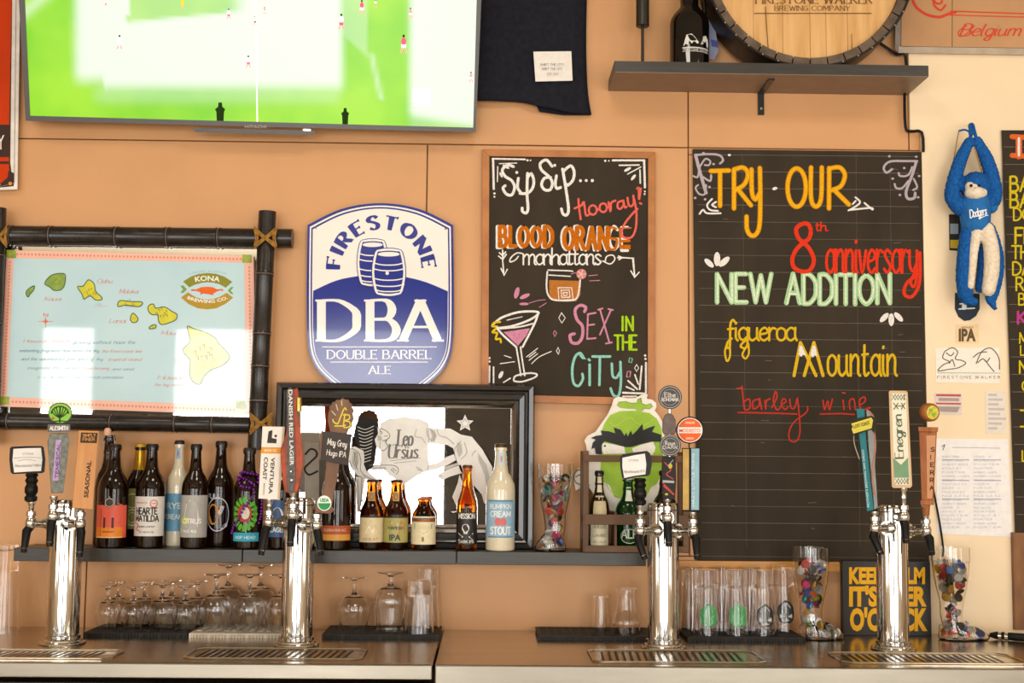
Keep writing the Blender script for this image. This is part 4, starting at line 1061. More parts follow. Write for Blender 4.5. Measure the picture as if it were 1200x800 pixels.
m_.fill(z3, ell(420, 218, 13, 8, 10, rot=-.3), .0009).fill(z3, ell(192, 50, 8, 6, 10), .0009)
m_.fill(z4, [(508, 300), (518, 300), (540, 348), (525, 342), (515, 352), (502, 340)], .0014).fill(z4, [(570, 300), (580, 300), (592, 350), (580, 345), (570, 355), (558, 342)], .0014)
obj('white_chalk', m_, W_, t)
m_ = MB()
for pts, w_ in (([(22, 50), (40, 120), (60, 190), (75, 240)], 16), ([(22, 50), (80, 45), (140, 50), (160, 75), (145, 92)], 11), ([(40, 115), (70, 70), (95, 80), (90, 100), (68, 100)], 9), ([(10, 155), (32, 160), (40, 120)], 9), ([(60, 160), (95, 180), (100, 150)], 10), ([(75, 200), (68, 245), (40, 245), (22, 215), (35, 200)], 9),
                ([(1135, 80), (1080, 80), (1000, 82), (968, 110), (980, 138), (1010, 120)], 11), ([(1130, 85), (1110, 150), (1080, 230), (1088, 268), (1120, 265), (1125, 240)], 14), ([(1110, 110), (1090, 150), (1050, 155), (1042, 140)], 10), ([(1090, 180), (1060, 215), (1030, 215), (1022, 195)], 10), ([(1118, 170), (1135, 210), (1115, 225)], 10)):
    m_.stroke(z3, pts, w_, .0009)
for x, y in ((112, 95), (62, 40), (100, 160), (92, 210), (20, 265), (70, 272), (995, 56), (1130, 58), (1012, 168), (1048, 250), (1145, 155), (1140, 262), (1070, 115)): m_.fill(z3, ell(x, y, 7, 6, 10), .0009)
obj('lilac_chalk', m_, chalk('b9acb4'), t)

# ------------------------------------------------------------------ chalkboard cut by the right edge
t = thing('tap_list_chalkboard', 'chalkboard with a yellow handwritten list cut off at the right edge', 'chalkboard', P(1190, 628, .01))
f = F(.02)
obj('board', MB().fill(f, [(1173.5, 152.5), (1330, 153), (1330, 628), (1189.5, 627.5)], 0, .0075), BOARD, t, bev=.001)
m_ = MB()
for k in range(22): y = 172 + 20.5 * k; m_.stroke(f, [(1176 + k * .7, y), (1330, y + 1)], .5, .0006, sm=False, caps=False)
obj('ruled_line', m_, chalk('8a7e70'), t, kind='stuff')
m_ = MB()
for s_, x, y, h in (('BARREL AGED', 1184, 224, 17), ('BALLAST', 1184, 243, 17), ('DOUBLE', 1188, 258, 14), ('FIRE', 1190, 285, 18), ('THE ONE', 1186, 303, 15), ('DARK', 1187, 322, 15), ('ROAD', 1191, 340, 15), ('BEER', 1194, 357, 13), ('MILK', 1195, 402, 12), ('LAGER', 1196, 416, 11), ('NITRO', 1195, 437, 14), ('OATS', 1198, 458, 12), ('-', 1196, 487, 14), ('-', 1196, 506, 14), ('LL', 1198, 540, 12)):
    m_.text(f, s_, x, y, h, None, sw=.15, e=.0009, sx=.9, sp=.16)
obj('yellow_chalk', m_, chalk('d8c028'), t)
m_ = MB().text(f, 'I', 1194, 183, 22, None, sw=.34, e=.0009).stroke(f, [(1186, 160), (1204, 161)], 6, .0009, sm=False).stroke(f, [(1186, 182), (1204, 183)], 6, .0009, sm=False)
obj('orange_chalk', m_, chalk('e06a30'), t)
obj('white_chalk', MB().text(f, 'I', 1194, 182, 20, None, sw=.14, e=.0014), W_, t)
obj('magenta_chalk', MB().text(f, 'KIDS', 1193, 379, 14, None, sw=.2, e=.0009), chalk('c0408a'), t)
# ------------------------------------------------------------------ framed bar mirror standing on the shelf
zt, zb_ = P(470, 449, .085).z, Z_SH
xl, xr_ = P(321, 560, .085).x, P(626, 560, .085).x
t = thing('framed_mirror', 'large black-framed bar mirror with an etched lion and bear on the shelf', 'mirror', ((xl + xr_) / 2, -.06, Z_SH))
FRM = mat('black_frame_lacquer', '24201e', rough=.22, noise=.1, coat=.3)
def frame(x0, x1, z0, z1, w_, ya, yb, name, m_, par, prof=None):
    """four mitred bars; prof = [(inset 0..1, y)] across the bar"""
    prof = prof or [(0, ya), (0, yb), (1, yb), (1, ya)]
    co = [((x0, z0), (1, 1)), ((x1, z0), (-1, 1)), ((x1, z1), (-1, -1)), ((x0, z1), (1, -1))]
    for i in range(4):
        (a, sa), (b, sb) = co[i], co[(i + 1) % 4]
        ring_ = lambda c, s_: [Vector((c[0] + s_[0] * w_ * k, y - .027, c[1] + s_[1] * w_ * k)) for k, y in prof]
        obj(name, MB().rings([ring_(a, sa), ring_(b, sb)], smooth=False), m_, par)
frame(xl, xr_, zb_, zt, .054, 0, 0, 'frame_bar', FRM, t,
      [(0, -.008), (0, -.050), (.08, -.060), (.30, -.062), (.38, -.050), (.50, -.047), (.56, -.054), (.80, -.056), (.86, -.040), (1, -.036), (1, -.008)])
frame(xl + .054, xr_ - .054, zb_ + .054, zt - .054, .014, 0, 0, 'silver_slip', mat('silver_bevel', 'b9b2aa', rough=.15, metal=1, noise=.05), t,
      [(0, -.02), (0, -.036), (.4, -.031), (.45, -.034), (.9, -.027), (1, -.02)])
obj('mirror_glass', MB().box(xl + .05, xr_ - .05, -.049, -.037, zb_ + .05, zt - .05), MIRROR, t)
f = F(.049); z6 = Sub(f, 400, 470, 5.0)
ETW = mat('etched_white', 'e6e3de', rough=.55, noise=.05); ETG = ink('9a9894'); ETK = ink('191716')
def ep(name, m_, pts_list, e=.0006, sm=False, strokes=(), sw=3):
    mb = MB()
    for p in pts_list: mb.fill(z6, p, e, sm=sm)
    for p in strokes: mb.stroke(z6, p, sw, e)
    return obj(name, mb, m_, t)
ep('shield_print', ETW, [[(230, 132), (270, 108), (370, 90), (465, 106), (510, 130), (510, 380), (470, 420), (365, 490), (280, 430), (230, 382)]])
ep('shield_print_line', ETG, [], .0014, strokes=([(230, 132), (270, 108), (370, 90), (465, 106), (510, 130)], [(230, 132), (230, 382), (280, 430), (365, 490), (470, 420), (510, 380), (510, 130)], [(285, 350), (400, 335), (465, 332)], [(310, 362), (440, 348)], [(275, 215), (262, 245), (285, 262), (315, 250)], [(440, 165), (432, 205), (470, 215), (490, 245)]), sw=3)
lt = MB().text(z6, 'Leo', 330, 260, 92, 85, sw=.1, e=.0016, slant=.15, sp=.12, cal=(.04, .14), serif=.05)
lt.text(z6, 'Ursus', 275, 333, 82, 172, sw=.1, e=.0016, slant=.15, sp=.14, cal=(.04, .15), serif=.05)
lt.text(z6, 'vs.', 372, 275, 26, 30, sw=.12, e=.0016)
obj('print_lettering', lt, ink('77736f'), t)
ep('lion_print', ETW, [[(30, 275), (80, 265), (130, 290), (140, 380), (165, 420), (215, 460), (165, 465), (100, 440), (50, 380)], [(205, 150), (250, 168), (275, 180), (285, 205), (262, 225), (255, 245), (270, 262), (245, 290), (205, 265), (190, 200)], [(165, 375), (290, 374), (325, 385), (335, 405), (322, 430), (300, 405), (270, 400), (175, 402)], [(85, 440), (140, 450), (110, 650), (92, 650)]], .0010)
ep('lion_mane_print', ETK, [[(85, 135), (110, 105), (150, 92), (190, 105), (210, 135), (215, 190), (192, 230), (200, 290), (185, 345), (188, 385), (148, 412), (132, 370), (138, 300), (95, 260), (72, 200)]], .0012)
ms = MB()
for k in range(11): ms.stroke(z6, [(95 + k * 3, 150 + k * 21), (140, 165 + k * 19), (190 - k * 2, 145 + k * 20)], 3.2, .0018)
for k in range(5): ms.stroke(z6, [(55 + k * 16, 300 + k * 6), (60 + k * 16, 350 + k * 8), (75 + k * 16, 395 + k * 9)], 2, .0018)
obj('mane_hatching', ms, ETW, t, kind='stuff')
ep('bear_shadow_print', ETK, [[(612, 262), (680, 280), (700, 340), (680, 372), (628, 345)], [(720, 195), (760, 205), (800, 262), (850, 300), (895, 375), (885, 392), (830, 330), (780, 275)], [(690, 480), (660, 545), (648, 590), (690, 585), (700, 520)], [(640, 640), (690, 625), (700, 660), (640, 660)], [(775, 480), (830, 490), (825, 540), (780, 530)]], .0008)
ep('bear_print', ETW, [[(440, 165), (465, 160), (510, 152), (560, 158), (640, 160), (700, 195), (765, 208), (828, 285), (885, 385), (882, 470), (858, 560), (848, 605), (836, 595), (822, 545), (770, 485), (700, 410), (675, 345), (655, 275), (620, 255), (560, 252), (505, 245), (490, 250), (470, 238), (492, 215), (462, 200)],
                     [(660, 310), (620, 325), (560, 362), (480, 380), (440, 382), (432, 405), (462, 418), (560, 398), (625, 372), (672, 345)], [(700, 372), (650, 390), (575, 422), (562, 448), (590, 462), (640, 440), (715, 418)], [(692, 430), (682, 480), (650, 560), (668, 600), (690, 640), (640, 645), (655, 655), (700, 640), (720, 500)]], .0010)
ep('bear_print_line', ETG, [], .0022, strokes=([(500, 160), (505, 200), (530, 235)], [(560, 165), (575, 200), (620, 215), (660, 250)], [(700, 235), (665, 280), (668, 330)], [(765, 320), (775, 300), (790, 290)], [(720, 240), (735, 300), (700, 340)], [(440, 385), (470, 400)], [(445, 400), (475, 408)], [(565, 430), (590, 440)], [(520, 160), (545, 195), (540, 235)]), sw=3.5)
st = [(725 + (52 if k % 2 == 0 else 24) * math.sin(k * PI / 5), 130 - (52 if k % 2 == 0 else 24) * math.cos(k * PI / 5)) for k in range(10)]
ep('star_print', ETW, [st], .0010)
st2 = [(725 + (30 if k % 2 == 0 else 14) * math.sin(k * PI / 5), 130 - (30 if k % 2 == 0 else 14) * math.cos(k * PI / 5)) for k in range(10)]
obj('star_print_line', MB().stroke(z6, st2, 3, .0014, closed=True, sm=False), ETG, t)
ml = MB()
for p in ([(205, 150), (262, 172), (285, 205), (258, 235), (272, 262), (245, 290), (205, 265)], [(225, 175), (240, 182), (236, 192)], [(250, 205), (270, 202)], [(240, 232), (262, 226)], [(60, 275), (100, 300), (115, 350), (112, 400), (140, 440)], [(80, 300), (78, 350), (95, 400)], [(165, 375), (290, 374), (325, 385), (335, 405), (322, 430)],
          [(300, 392), (322, 408)], [(290, 398), (312, 420)], [(130, 430), (170, 452), (210, 462)], [(120, 450), (118, 540), (108, 640)], [(50, 350), (75, 420), (120, 445)], [(95, 455), (100, 550), (98, 640)]): ml.stroke(z6, p, 3.2, .0024)
obj('lion_print_line', ml, ink('6f6c68'), t)
ep('lion_shade_print', ink('bdb9b3'), [[(70, 290), (95, 300), (100, 360), (85, 400), (62, 360)], [(210, 200), (235, 205), (240, 225), (215, 232)], [(180, 385), (260, 385), (265, 398), (185, 400)]], .0018)
ep('bear_shade_print', ink('bdb9b3'), [[(520, 165), (545, 170), (560, 200), (545, 235), (525, 230), (530, 200)], [(680, 240), (705, 250), (710, 300), (690, 330), (675, 290)], [(800, 300), (850, 370), (870, 450), (850, 500), (840, 430), (805, 350)], [(600, 385), (680, 360), (690, 372), (610, 405)]], .0018)
obj('print_footer_lettering', MB().text(z6, 'FIRESTONE WALKER', 110, 612, 24, 490, sw=.07, e=.0006, sp=.7), ink('c9c0dd'), t)

# ------------------------------------------------------------------ hop cut-out behind the crate
fh = F(.045); z7 = Sub(fh, 680, 450, 7.27)
t = thing('hop_cutout', 'white-edged cut-out of a green hop with angry black brows behind the crate', 'cut-out', P(745, 645, .04))
HW = ink('efe8de', rough=.5); HG = mat('hop_green', '9cc227', rough=.45, noise=.08, nscale=30, col2='8db41c')
obj('backing', MB().fill(z7, [(35, 480), (60, 440), (130, 405), (175, 340), (235, 255), (265, 190), (285, 125), (320, 105), (400, 120), (470, 118), (520, 90), (575, 83), (568, 125), (610, 130), (648, 160), (650, 195), (635, 225), (672, 270), (705, 330), (715, 420), (730, 520), (735, 700), (730, 860), (690, 980), (600, 1060), (500, 1110), (480, 1410), (400, 1410), (380, 1120), (260, 1080), (160, 1000), (60, 860), (-40, 905), (-58, 800), (-20, 720), (50, 700), (60, 600), (50, 520)], 0, .006), HW, t, bev=.0008)
obj('hop_body', MB().fill(z7, [(185, 392), (205, 335), (255, 262), (340, 228), (460, 226), (590, 245), (650, 290), (690, 370), (700, 450), (706, 640), (700, 760), (650, 850), (600, 880), (560, 960), (470, 1010), (420, 960), (360, 980), (290, 960), (250, 860), (200, 830), (170, 740), (180, 600)], .0010, .001, sm=False), HG, t)
obj('stem', MB().fill(z7, [(315, 180), (330, 152), (390, 148), (440, 162), (485, 160), (490, 130), (515, 118), (525, 165), (560, 178), (600, 165), (615, 190), (590, 208), (545, 205), (522, 230), (490, 240), (468, 210), (400, 208), (335, 200)], .0014, .0014), HG, t)
ln = MB()
for p in ([(245, 320), (300, 355), (370, 310), (430, 285), (480, 330), (550, 345), (620, 300)], [(185, 720), (250, 900), (400, 990)], [(640, 560), (560, 700)]): ln.stroke(z7, p, 6, .0022)
obj('highlight_line', ln, ink('b9d45a'), t)
ln = MB().stroke(z7, [(315, 180), (330, 152), (390, 148), (440, 162), (485, 160), (490, 130), (515, 118), (525, 165), (560, 178), (600, 165), (615, 190), (590, 208), (545, 205), (522, 230)], 4, .0024, sm=False)
obj('outline', ln, ink('5c8a10'), t)
obj('brow', MB().fill(z7, [(90, 458), (130, 440), (185, 432), (175, 395), (240, 400), (298, 418), (285, 368), (345, 388), (378, 440), (390, 412), (405, 445), (430, 393), (445, 430), (482, 395), (530, 336), (535, 392), (585, 370), (638, 353), (612, 405), (690, 430), (690, 490), (600, 490), (500, 515), (430, 535), (380, 535), (280, 505), (205, 486), (180, 520), (185, 600), (132, 592), (122, 540), (95, 552), (105, 500), (132, 472)], .0030, .0016), ink('1c1a18', rough=.4), t)
obj('eye', MB().fill(z7, [(192, 500), (280, 512), (375, 532), (385, 592), (200, 594), (185, 560)], .0022, .001), ink('f2ede6'), t)
obj('eye', MB().fill(z7, [(440, 548), (520, 515), (620, 490), (642, 540), (620, 600), (460, 600)], .0022, .001), ink('f2ede6'), t)
obj('pupil', MB().fill(z7, ell(210, 526, 9, 9, 12), .0026), ink('1c1a18', rough=.4), t)
hm = MB(); hm.stroke(z7, ell(-5, 790, 48, 62, 22), 9, .0014, closed=True, sm=False); hm.stroke(z7, [(-40, 790), (0, 770), (35, 800)], 8, .0014); hm.stroke(z7, [(5, 850), (30, 880), (80, 860)], 7, .0014)
obj('side_mark', hm, ink('6b6a4c'), t)

# ------------------------------------------------------------------ wooden bottle crate
t = thing('bottle_crate', 'dark wooden slatted bottle crate holding three bottles on the shelf', 'crate', (P(744, 648, .1).x, -.09, Z_SH))
CR = mat('crate_wood', '6a4b2c', rough=.55, nscale=9, col2='543820', stretch=(1, 1, 1), bump=.2)
xa, xb_ = P(683, 600, .16).x, P(807, 600, .16).x
za_ = P(690, 528, .16).z
def bar(a, b, c, d, e_, f_): obj('slat', MB().box(a, b, c, d, e_, f_), CR, t, bev=.001)
for x in (xa, xb_ - .016):
    obj('upright', MB().box(x, x + .016, -.165, -.148, Z_SH, za_), CR, t, bev=.001)
    obj('upright', MB().box(x, x + .016, -.068, -.052, Z_SH, za_), CR, t, bev=.001)
    for z0, z1 in ((.004, .03), (.085, .103), (.255, .28)): obj('slat', MB().box(x + .002, x + .014, -.148, -.068, Z_SH + z0, Z_SH + z1), CR, t, bev=.001)
def zz(y): return P(700, y, .165).z
bar(xa + .004, xb_ - .004, -.170, -.163, Z_SH + .001, zz(639)); bar(xa + .004, xb_ - .004, -.170, -.163, zz(614.5), zz(602.5)); bar(xa + .004, xb_ - .004, -.170, -.163, zz(541), zz(533))
bar(xa + .004, xb_ - .004, -.058, -.050, Z_SH + .001, zz(639)); bar(xa + .004, xb_ - .004, -.058, -.050, zz(612), zz(602))
obj('bottom', MB().box(xa + .004, xb_ - .004, -.163, -.058, Z_SH + .001, Z_SH + .005), CR, t)
for q in (.30, .62): obj('divider', MB().box(xa + (xb_ - xa) * q, xa + (xb_ - xa) * q + .006, -.163, -.058, Z_SH + .005, zz(600)), CR, t)

# ------------------------------------------------------------------ papers and stickers on the cream wall
f = F(.0135)
t = obj('paper_sign', MB().fill(f, [(1096, 408), (1171, 407), (1172, 449), (1097, 448)], 0, .0008), ink('f1e9dc'), label='white paper with an etched lion and bear under the blue plush monkey', cat='paper', at=P(1134, 449, .013))
k = ink('5a5147')
m_ = MB(); z8 = Sub(f, 1060, 380, 2.857)
for p in ([(135, 90), (160, 78), (178, 92), (170, 115), (190, 120), (205, 130), (180, 145), (150, 150), (112, 155), (130, 135), (150, 125), (128, 112), (135, 90)], [(140, 95), (155, 105), (165, 95)], [(240, 130), (260, 90), (290, 80), (315, 110), (318, 150)], [(230, 110), (250, 95), (275, 92)], [(270, 120), (285, 140), (300, 158)], [(245, 128), (262, 115), (275, 125), (285, 112)], [(150, 130), (160, 118), (168, 140)]):
    m_.stroke(z8, p, 3.2, .0005)
m_.stroke(z8, [(110, 162), (320, 163)], 1.3, .0005, sm=False); m_.text(z8, 'FIRESTONE WALKER', 110, 181, 9, 210, sw=.12, e=.0005, sp=.5)
obj('lion_and_bear_print', m_, k, t)
m_ = MB().btext(f, 'IPA', 1123.5, 399, 14, 20, .0007, bold=.05).btext(f, 'UNION JACK', 1126, 384.5, 2.3, 15, .0007)
t = obj('ipa_sticker', MB().fill(f, [(1120, 380), (1147, 380), (1147, 402), (1120, 402)], 0, .0005), ink('efcfa2'), label='small cream sticker reading IPA above the lion and bear paper', cat='sticker', at=P(1133, 402, .013))
obj('lettering', m_, ink('5e4a34'), t)
def sheetp(name, pts, col, label, cat, draw):
    o = obj(name, MB().fill(f, pts, 0, .0008), ink(col), label=label, cat=cat, at=P(sum(p[0] for p in pts) / 4, max(p[1] for p in pts), .013))
    draw(o); return o
def d1(o):
    obj('coloured_strip', MB().fill(f, [(1097, 461.5), (1126, 462), (1126, 464.5), (1097, 464)], .0004).fill(f, [(1097, 471.5), (1126, 472), (1126, 474), (1097, 473.5)], .0004), ink('c0504e'), o)
    obj('picture_print', MB().fill(f, [(1100, 466), (1124, 466.5), (1124, 470), (1100, 469.5)], .0004).fill(f, [(1098, 476), (1125, 476.5), (1122, 483), (1102, 482)], .0004), ink('a89890'), o)
sheetp('ticket_sticker', [(1095, 460), (1127, 460.5), (1127, 486), (1096, 485)], 'dccfc6', 'small white ticket with two red stripes on the cream wall', 'sticker', d1)
def d2(o):
    m = MB()
    for i in range(8): m.fill(f, [(1158, 461 + i * 5.6), (1158 + 10 + (i * 7) % 12, 461.2 + i * 5.6), (1158 + 10 + (i * 7) % 12, 464 + i * 5.6), (1158, 463.6 + i * 5.6)], .0004)
    obj('pale_print', m, ink('c4bdbb'), o)
sheetp('receipt_sticker', [(1154.5, 458), (1178, 458), (1180, 508), (1155.5, 508)], 'e6dccf', 'narrow pale receipt slip above the menu sheet near the right chalkboard', 'sticker', d2)
def d3(o):
    m = MB(); m.stroke(f, [(1116, 524), (1172, 525)], .8, .0004, sm=False)
    for c0 in (1104, 1141):
        for i in range(19):
            y = 534 + i * 4.6
            m.text(f, random.choice(['PALE ALE 5.2', 'AMBER LAGER', 'STOUT 8.1', 'PORTER', 'WHEAT BEER', 'CIDER 6.0']), c0, y + 1.8, 1.9, 20 + (i * 5) % 13, sw=.16, e=.0004)
    obj('menu_lettering', m, ink('b3b3c4'), o)
    m = MB()
    for c0 in (1104, 1141):
        for y in (538, 562, 584): m.fill(f, [(c0, y), (c0 + 32, y + .3), (c0 + 32, y + 1.3), (c0, y + 1)], .0005)
    obj('heading_bar', m, ink('9a9fc0'), o)
    obj('tick_mark', MB().stroke(f, [(1104, 523), (1107, 521), (1105, 527)], .9, .0004), ink('55504c'), o)
sheetp('menu_sheet', [(1097, 513.5), (1181, 514.5), (1186, 629), (1098, 625)], 'f1edea', 'large white printed menu sheet taped on the cream wall', 'paper', d3)
def d4(o):
    obj('yellow_band', MB().fill(f, [(1113.5, 281), (1124, 281), (1124, 291), (1113.5, 290.5)], .0004), ink('c8a830'), o)
    obj('pale_band', MB().fill(f, [(1113.5, 262), (1123, 262), (1123, 274), (1113.5, 274)], .0004), ink('8a98a4'), o)
sheetp('dark_sticker', [(1112, 251), (1126, 251.5), (1126, 294), (1112.5, 293)], '2a2620', 'dark sticker with a yellow band half hidden behind the plush monkey', 'sticker', d4)
def d5(o):
    m = MB().stroke(f, [(1125, 356), (1140, 354)], 1.6, .0005).stroke(f, [(1124, 362), (1142, 361)], 1.6, .0005).fill(f, ell(1130, 359, 3, 4, 10), .0005)
    obj('white_print', m, ink('d8dde0'), o)
o = obj('round_sticker', MB().fill(f, [(1119, 343), (1148, 344), (1148, 362), (1144, 370), (1137, 375), (1130, 376), (1123, 371), (1119, 362)], 0, .0006), ink('26303a'), label='dark rounded sticker with pale stripes under the left foot of the plush monkey', cat='sticker', at=P(1133, 376, .013))
d5(o)

# ------------------------------------------------------------------ plush monkey hanging by its hands
f = F(.075); zm = Sub(f, 1090, 140, 3.333)
BLUEF = mat('blue_plush', '1f5fa8', rough=.95, spec=.15, noise=.22, nscale=140, bump=.7)
CREAMF = mat('cream_plush', 'ecdcc4', rough=.95, spec=.1, noise=.12, nscale=120, bump=.5)
t = thing('plush_monkey', 'blue and cream plush monkey hanging by its hands in a blue shirt', 'soft toy', P(1143, 362, .05))
km = 1 / (3.333 * S(.075))
def limb(mb, pts, rs, e=0.0): 
    sp = smooth_line([(p[0], p[1], (p[2] if len(p) > 2 else e), r) for p, r in zip(pts, rs)], n=4)
    mb.tube([zm.at(a, b, c) for a, b, c, r in sp], [r * km for *_, r in sp], 14)
    for q in (sp[0], sp[-1]): mb.ball(zm.at(q[0], q[1], q[2]), q[3] * km, 12, 8)
b = MB()
limb(b, [(152, 88, .0), (118, 160, .0), (92, 250, 0), (88, 305, 0), (120, 345, 0)], [20, 26, 29, 31, 33])
limb(b, [(184, 85, .0), (222, 160, .0), (248, 250, 0), (248, 310, 0), (215, 345, 0)], [20, 27, 29, 31, 33])
limb(b, [(175, 330), (176, 380), (182, 425)], [50, 54, 50])
limb(b, [(178, 262, .004), (178, 278, .004)], [60, 54])
limb(b, [(150, 430), (138, 520), (132, 610), (138, 685)], [31, 31, 31, 30])
limb(b, [(225, 430), (256, 510), (262, 600), (240, 690)], [30, 27, 25, 24])
limb(b, [(205, 500), (205, 580), (195, 660)], [18, 20, 18], -.012)
limb(b, [(138, 690, .0), (150, 705, .015), (172, 712, .022)], [24, 22, 16])
limb(b, [(232, 690, .004), (240, 712, .010), (252, 735, .012)], [19, 17, 10])
b.ball(zm.at(126, 268, 0), 13 * km, 10, 7); b.ball(zm.at(230, 268, 0), 13 * km, 10, 7)
bo = obj('body', b, BLUEF, t)
md = bo.modifiers.new('remesh', 'REMESH'); md.mode = 'VOXEL'; md.voxel_size = .0032; md.use_smooth_shade = True
md = bo.modifiers.new('smooth', 'SMOOTH'); md.factor = .6; md.iterations = 4
tx = bpy.data.textures.new('fur_clumps', 'CLOUDS'); tx.noise_scale = .005
md = bo.modifiers.new('fur', 'DISPLACE'); md.texture = tx; md.strength = .0075; md.mid_level = .5; md.texture_coords = 'LOCAL'
def soft(name, build, m_, vox=.0028, disp=.002, par=None):
    q = MB(); build(q); o = obj(name, q, m_, par or t)
    md = o.modifiers.new('remesh', 'REMESH'); md.mode = 'VOXEL'; md.voxel_size = vox; md.use_smooth_shade = True
    md = o.modifiers.new('smooth', 'SMOOTH'); md.factor = .5; md.iterations = 3
    md = o.modifiers.new('fur', 'DISPLACE'); md.texture = tx; md.strength = disp * 2; md.texture_coords = 'LOCAL'
    return o
def bface(q):
    limb(q, [(158, 262, .026), (176, 262, .030), (196, 262, .026)], [22, 20, 22]); limb(q, [(158, 286, .030), (178, 288, .036), (200, 286, .030)], [23, 27, 23])
soft('face', bface, CREAMF, .0024, .001)
for x in (160, 192): obj('eye', MB().ball(zm.at(x, 258, .046), 6 * km, 10, 7), BLACKP, t)
obj('nose', MB().ball(zm.at(176, 268, .048), 3 * km, 8, 5, 1.5, 1, 1), ink('7a5a4a'), t)
soft('belly', lambda q: (limb(q, [(175, 425, .018), (205, 425, .018)], [26, 26]), limb(q, [(185, 425, .022), (172, 500, .020), (165, 580, .020), (158, 650, .018)], [22, 18, 15, 14]), limb(q, [(220, 430, .022), (238, 500, .022), (240, 590, .020), (228, 665, .018)], [30, 30, 30, 26])), CREAMF)
SHB = mat('shirt_blue_cotton', '1d6bb0', rough=.85, noise=.08, nscale=50)
def bshirt(q): limb(q, [(176, 322, .006), (176, 370, .006), (178, 402, .006)], [54, 60, 58]); limb(q, [(130, 340, 0), (112, 335, 0)], [30, 28]); limb(q, [(220, 345, 0), (238, 340, 0)], [30, 28])
soft('shirt', bshirt, SHB, .003, .0008)
lt = MB(); fs_ = Sub(F(.075 + .0355), 1090, 140, 3.333)
fs_ = Sub(F(.075 + 62 * km + .0066), 1090, 140, 3.333)
lt.text(fs_, 'Dodgers', 157, 384, 30, 66, sw=.13, e=0, rot=.22, slant=.25, sp=.06)
lt.stroke(fs_, [(190, 388), (215, 376), (226, 374)], 3, 0)
obj('shirt_lettering', lt, ink('f2f2f4'), t)
q = MB()
q.tube([zm.at(*p) for p in smooth_line([(152, 85, .0), (160, 55, .01), (155, 25, .01), (165, 20, .0), (172, 45, .01), (182, 80, .012)], n=4)], 7 * km, 8)
q.tube([zm.at(*p) for p in smooth_line([(158, 50, .012), (135, 40, .01), (112, 45, .0)], n=4)], 4 * km, 8)
q.ball(zm.at(160, 52, .012), 11 * km, 10, 7)
obj('hand_knot', q, BLUEF, t)
q = MB(); q.tube([zm.at(*p) for p in smooth_line([(112, 45, -.02), (95, 140, -.03), (80, 260, -.035), (100, 330, -.03)], n=4)], 2.2 * km, 6); q.tube([zm.at(*p) for p in smooth_line([(160, 60, 0), (180, 130, 0), (205, 215, -.01)], n=4)], 3 * km, 6)
obj('cord', q, ink('b08850'), t)
obj('wall_hook', MB().tube([F(.013).at(1137.5, 146, 0), F(.013).at(1137.5, 146, .07)], .002, 6), CHROME, t)
# ------------------------------------------------------------------ bottles on the shelf
DARKB = mat('dark_amber_glass', '241005', rough=.04, trans=.55, ior=1.45, noise=0, spec=.6)
AMBER = mat('amber_glass', 'c86a12', rough=.02, trans=1.0, ior=1.33, noise=0)
GREENB = mat('green_glass', '0c4a1c', rough=.03, trans=.7, ior=1.4, noise=0)
MILKB = mat('cream_filled_glass', 'd6cab0', rough=.12, coat=.7, noise=.04)
CAPM = {}
def capmat(c): return mat('cap_' + c, c, rough=.3, metal=.35, noise=.05)
STY = {  # (height fraction, radius fraction)
 'bomber': [(0, .86), (.012, .98), (.03, 1), (.56, 1), (.62, .95), (.68, .76), (.73, .53), (.78, .43), (.87, .38), (.935, .355), (.937, .42), (.965, .42), (.968, .37), (.985, .36)],
 'longneck': [(0, .86), (.012, .98), (.03, 1), (.50, 1), (.57, .94), (.64, .74), (.70, .58), (.80, .48), (.90, .42), (.93, .40), (.932, .47), (.965, .47), (.968, .42), (.985, .42)],
 'stubby': [(0, .86), (.02, .98), (.05, 1), (.60, 1), (.69, .93), (.76, .76), (.82, .57), (.88, .48), (.925, .46), (.93, .52), (.96, .52), (.965, .46), (.985, .45)],
 'belgian': [(0, .86), (.012, .98), (.03, 1), (.50, 1), (.58, .93), (.64, .78), (.69, .56), (.74, .46), (.80, .40), (.83, .44), (.85, .40), (.93, .36), (.935, .45), (.96, .45), (.965, .38), (.985, .38)],
}
def bottle(px, w, base, top, style, glass, label, cap='2a2420', d=None, neck_full=None, group='beer bottles on the shelf', z=Z_SH, cat='bottle', capless=False):
    """returns thing, label surface in photo pixels (0,0 = bottom centre), radius function"""
    d = d if d is not None else .12
    s_ = S(d); r = w / 2 / s_
    p = P(px, base, d); p = Vector((p.x, -d, z))
    H = (base - top) / s_
    t = thing('beer_bottle', label, cat, p, group)
    pr = [(r * b, H * a) for a, b in STY[style]]
    sp = [(r_, z_) for r_, z_ in pr]
    obj('glass', MB().lathe(sp, p, 36), glass, t)
    rc = sp[-1][0] * 1.13
    if not capless:
        obj('cap', MB().lathe([(rc * 1.05, H * .962), (rc * 1.05, H * .968), (rc, H * .992), (rc * .8, H), (0.0001, H)], p, 28, flute=lambda k, zz: 1 + (.05 if k % 2 else 0) * (zz < H * .98)), capmat(cap), t)
    def rf(zz):
        for i in range(len(sp) - 1):
            if sp[i][1] <= zz <= sp[i + 1][1]: u = (zz - sp[i][1]) / (sp[i + 1][1] - sp[i][1]); return sp[i][0] * (1 - u) + sp[i + 1][0] * u
        return r
    yaw = -math.atan2(p.x, CAM_D - d)                     # labels turned towards the bar
    c = Cyl(p.x, p.y, p.z, r, 1 / s_, rot=-yaw * -1 if False else 0, rf=rf)
    return t, c, H * s_
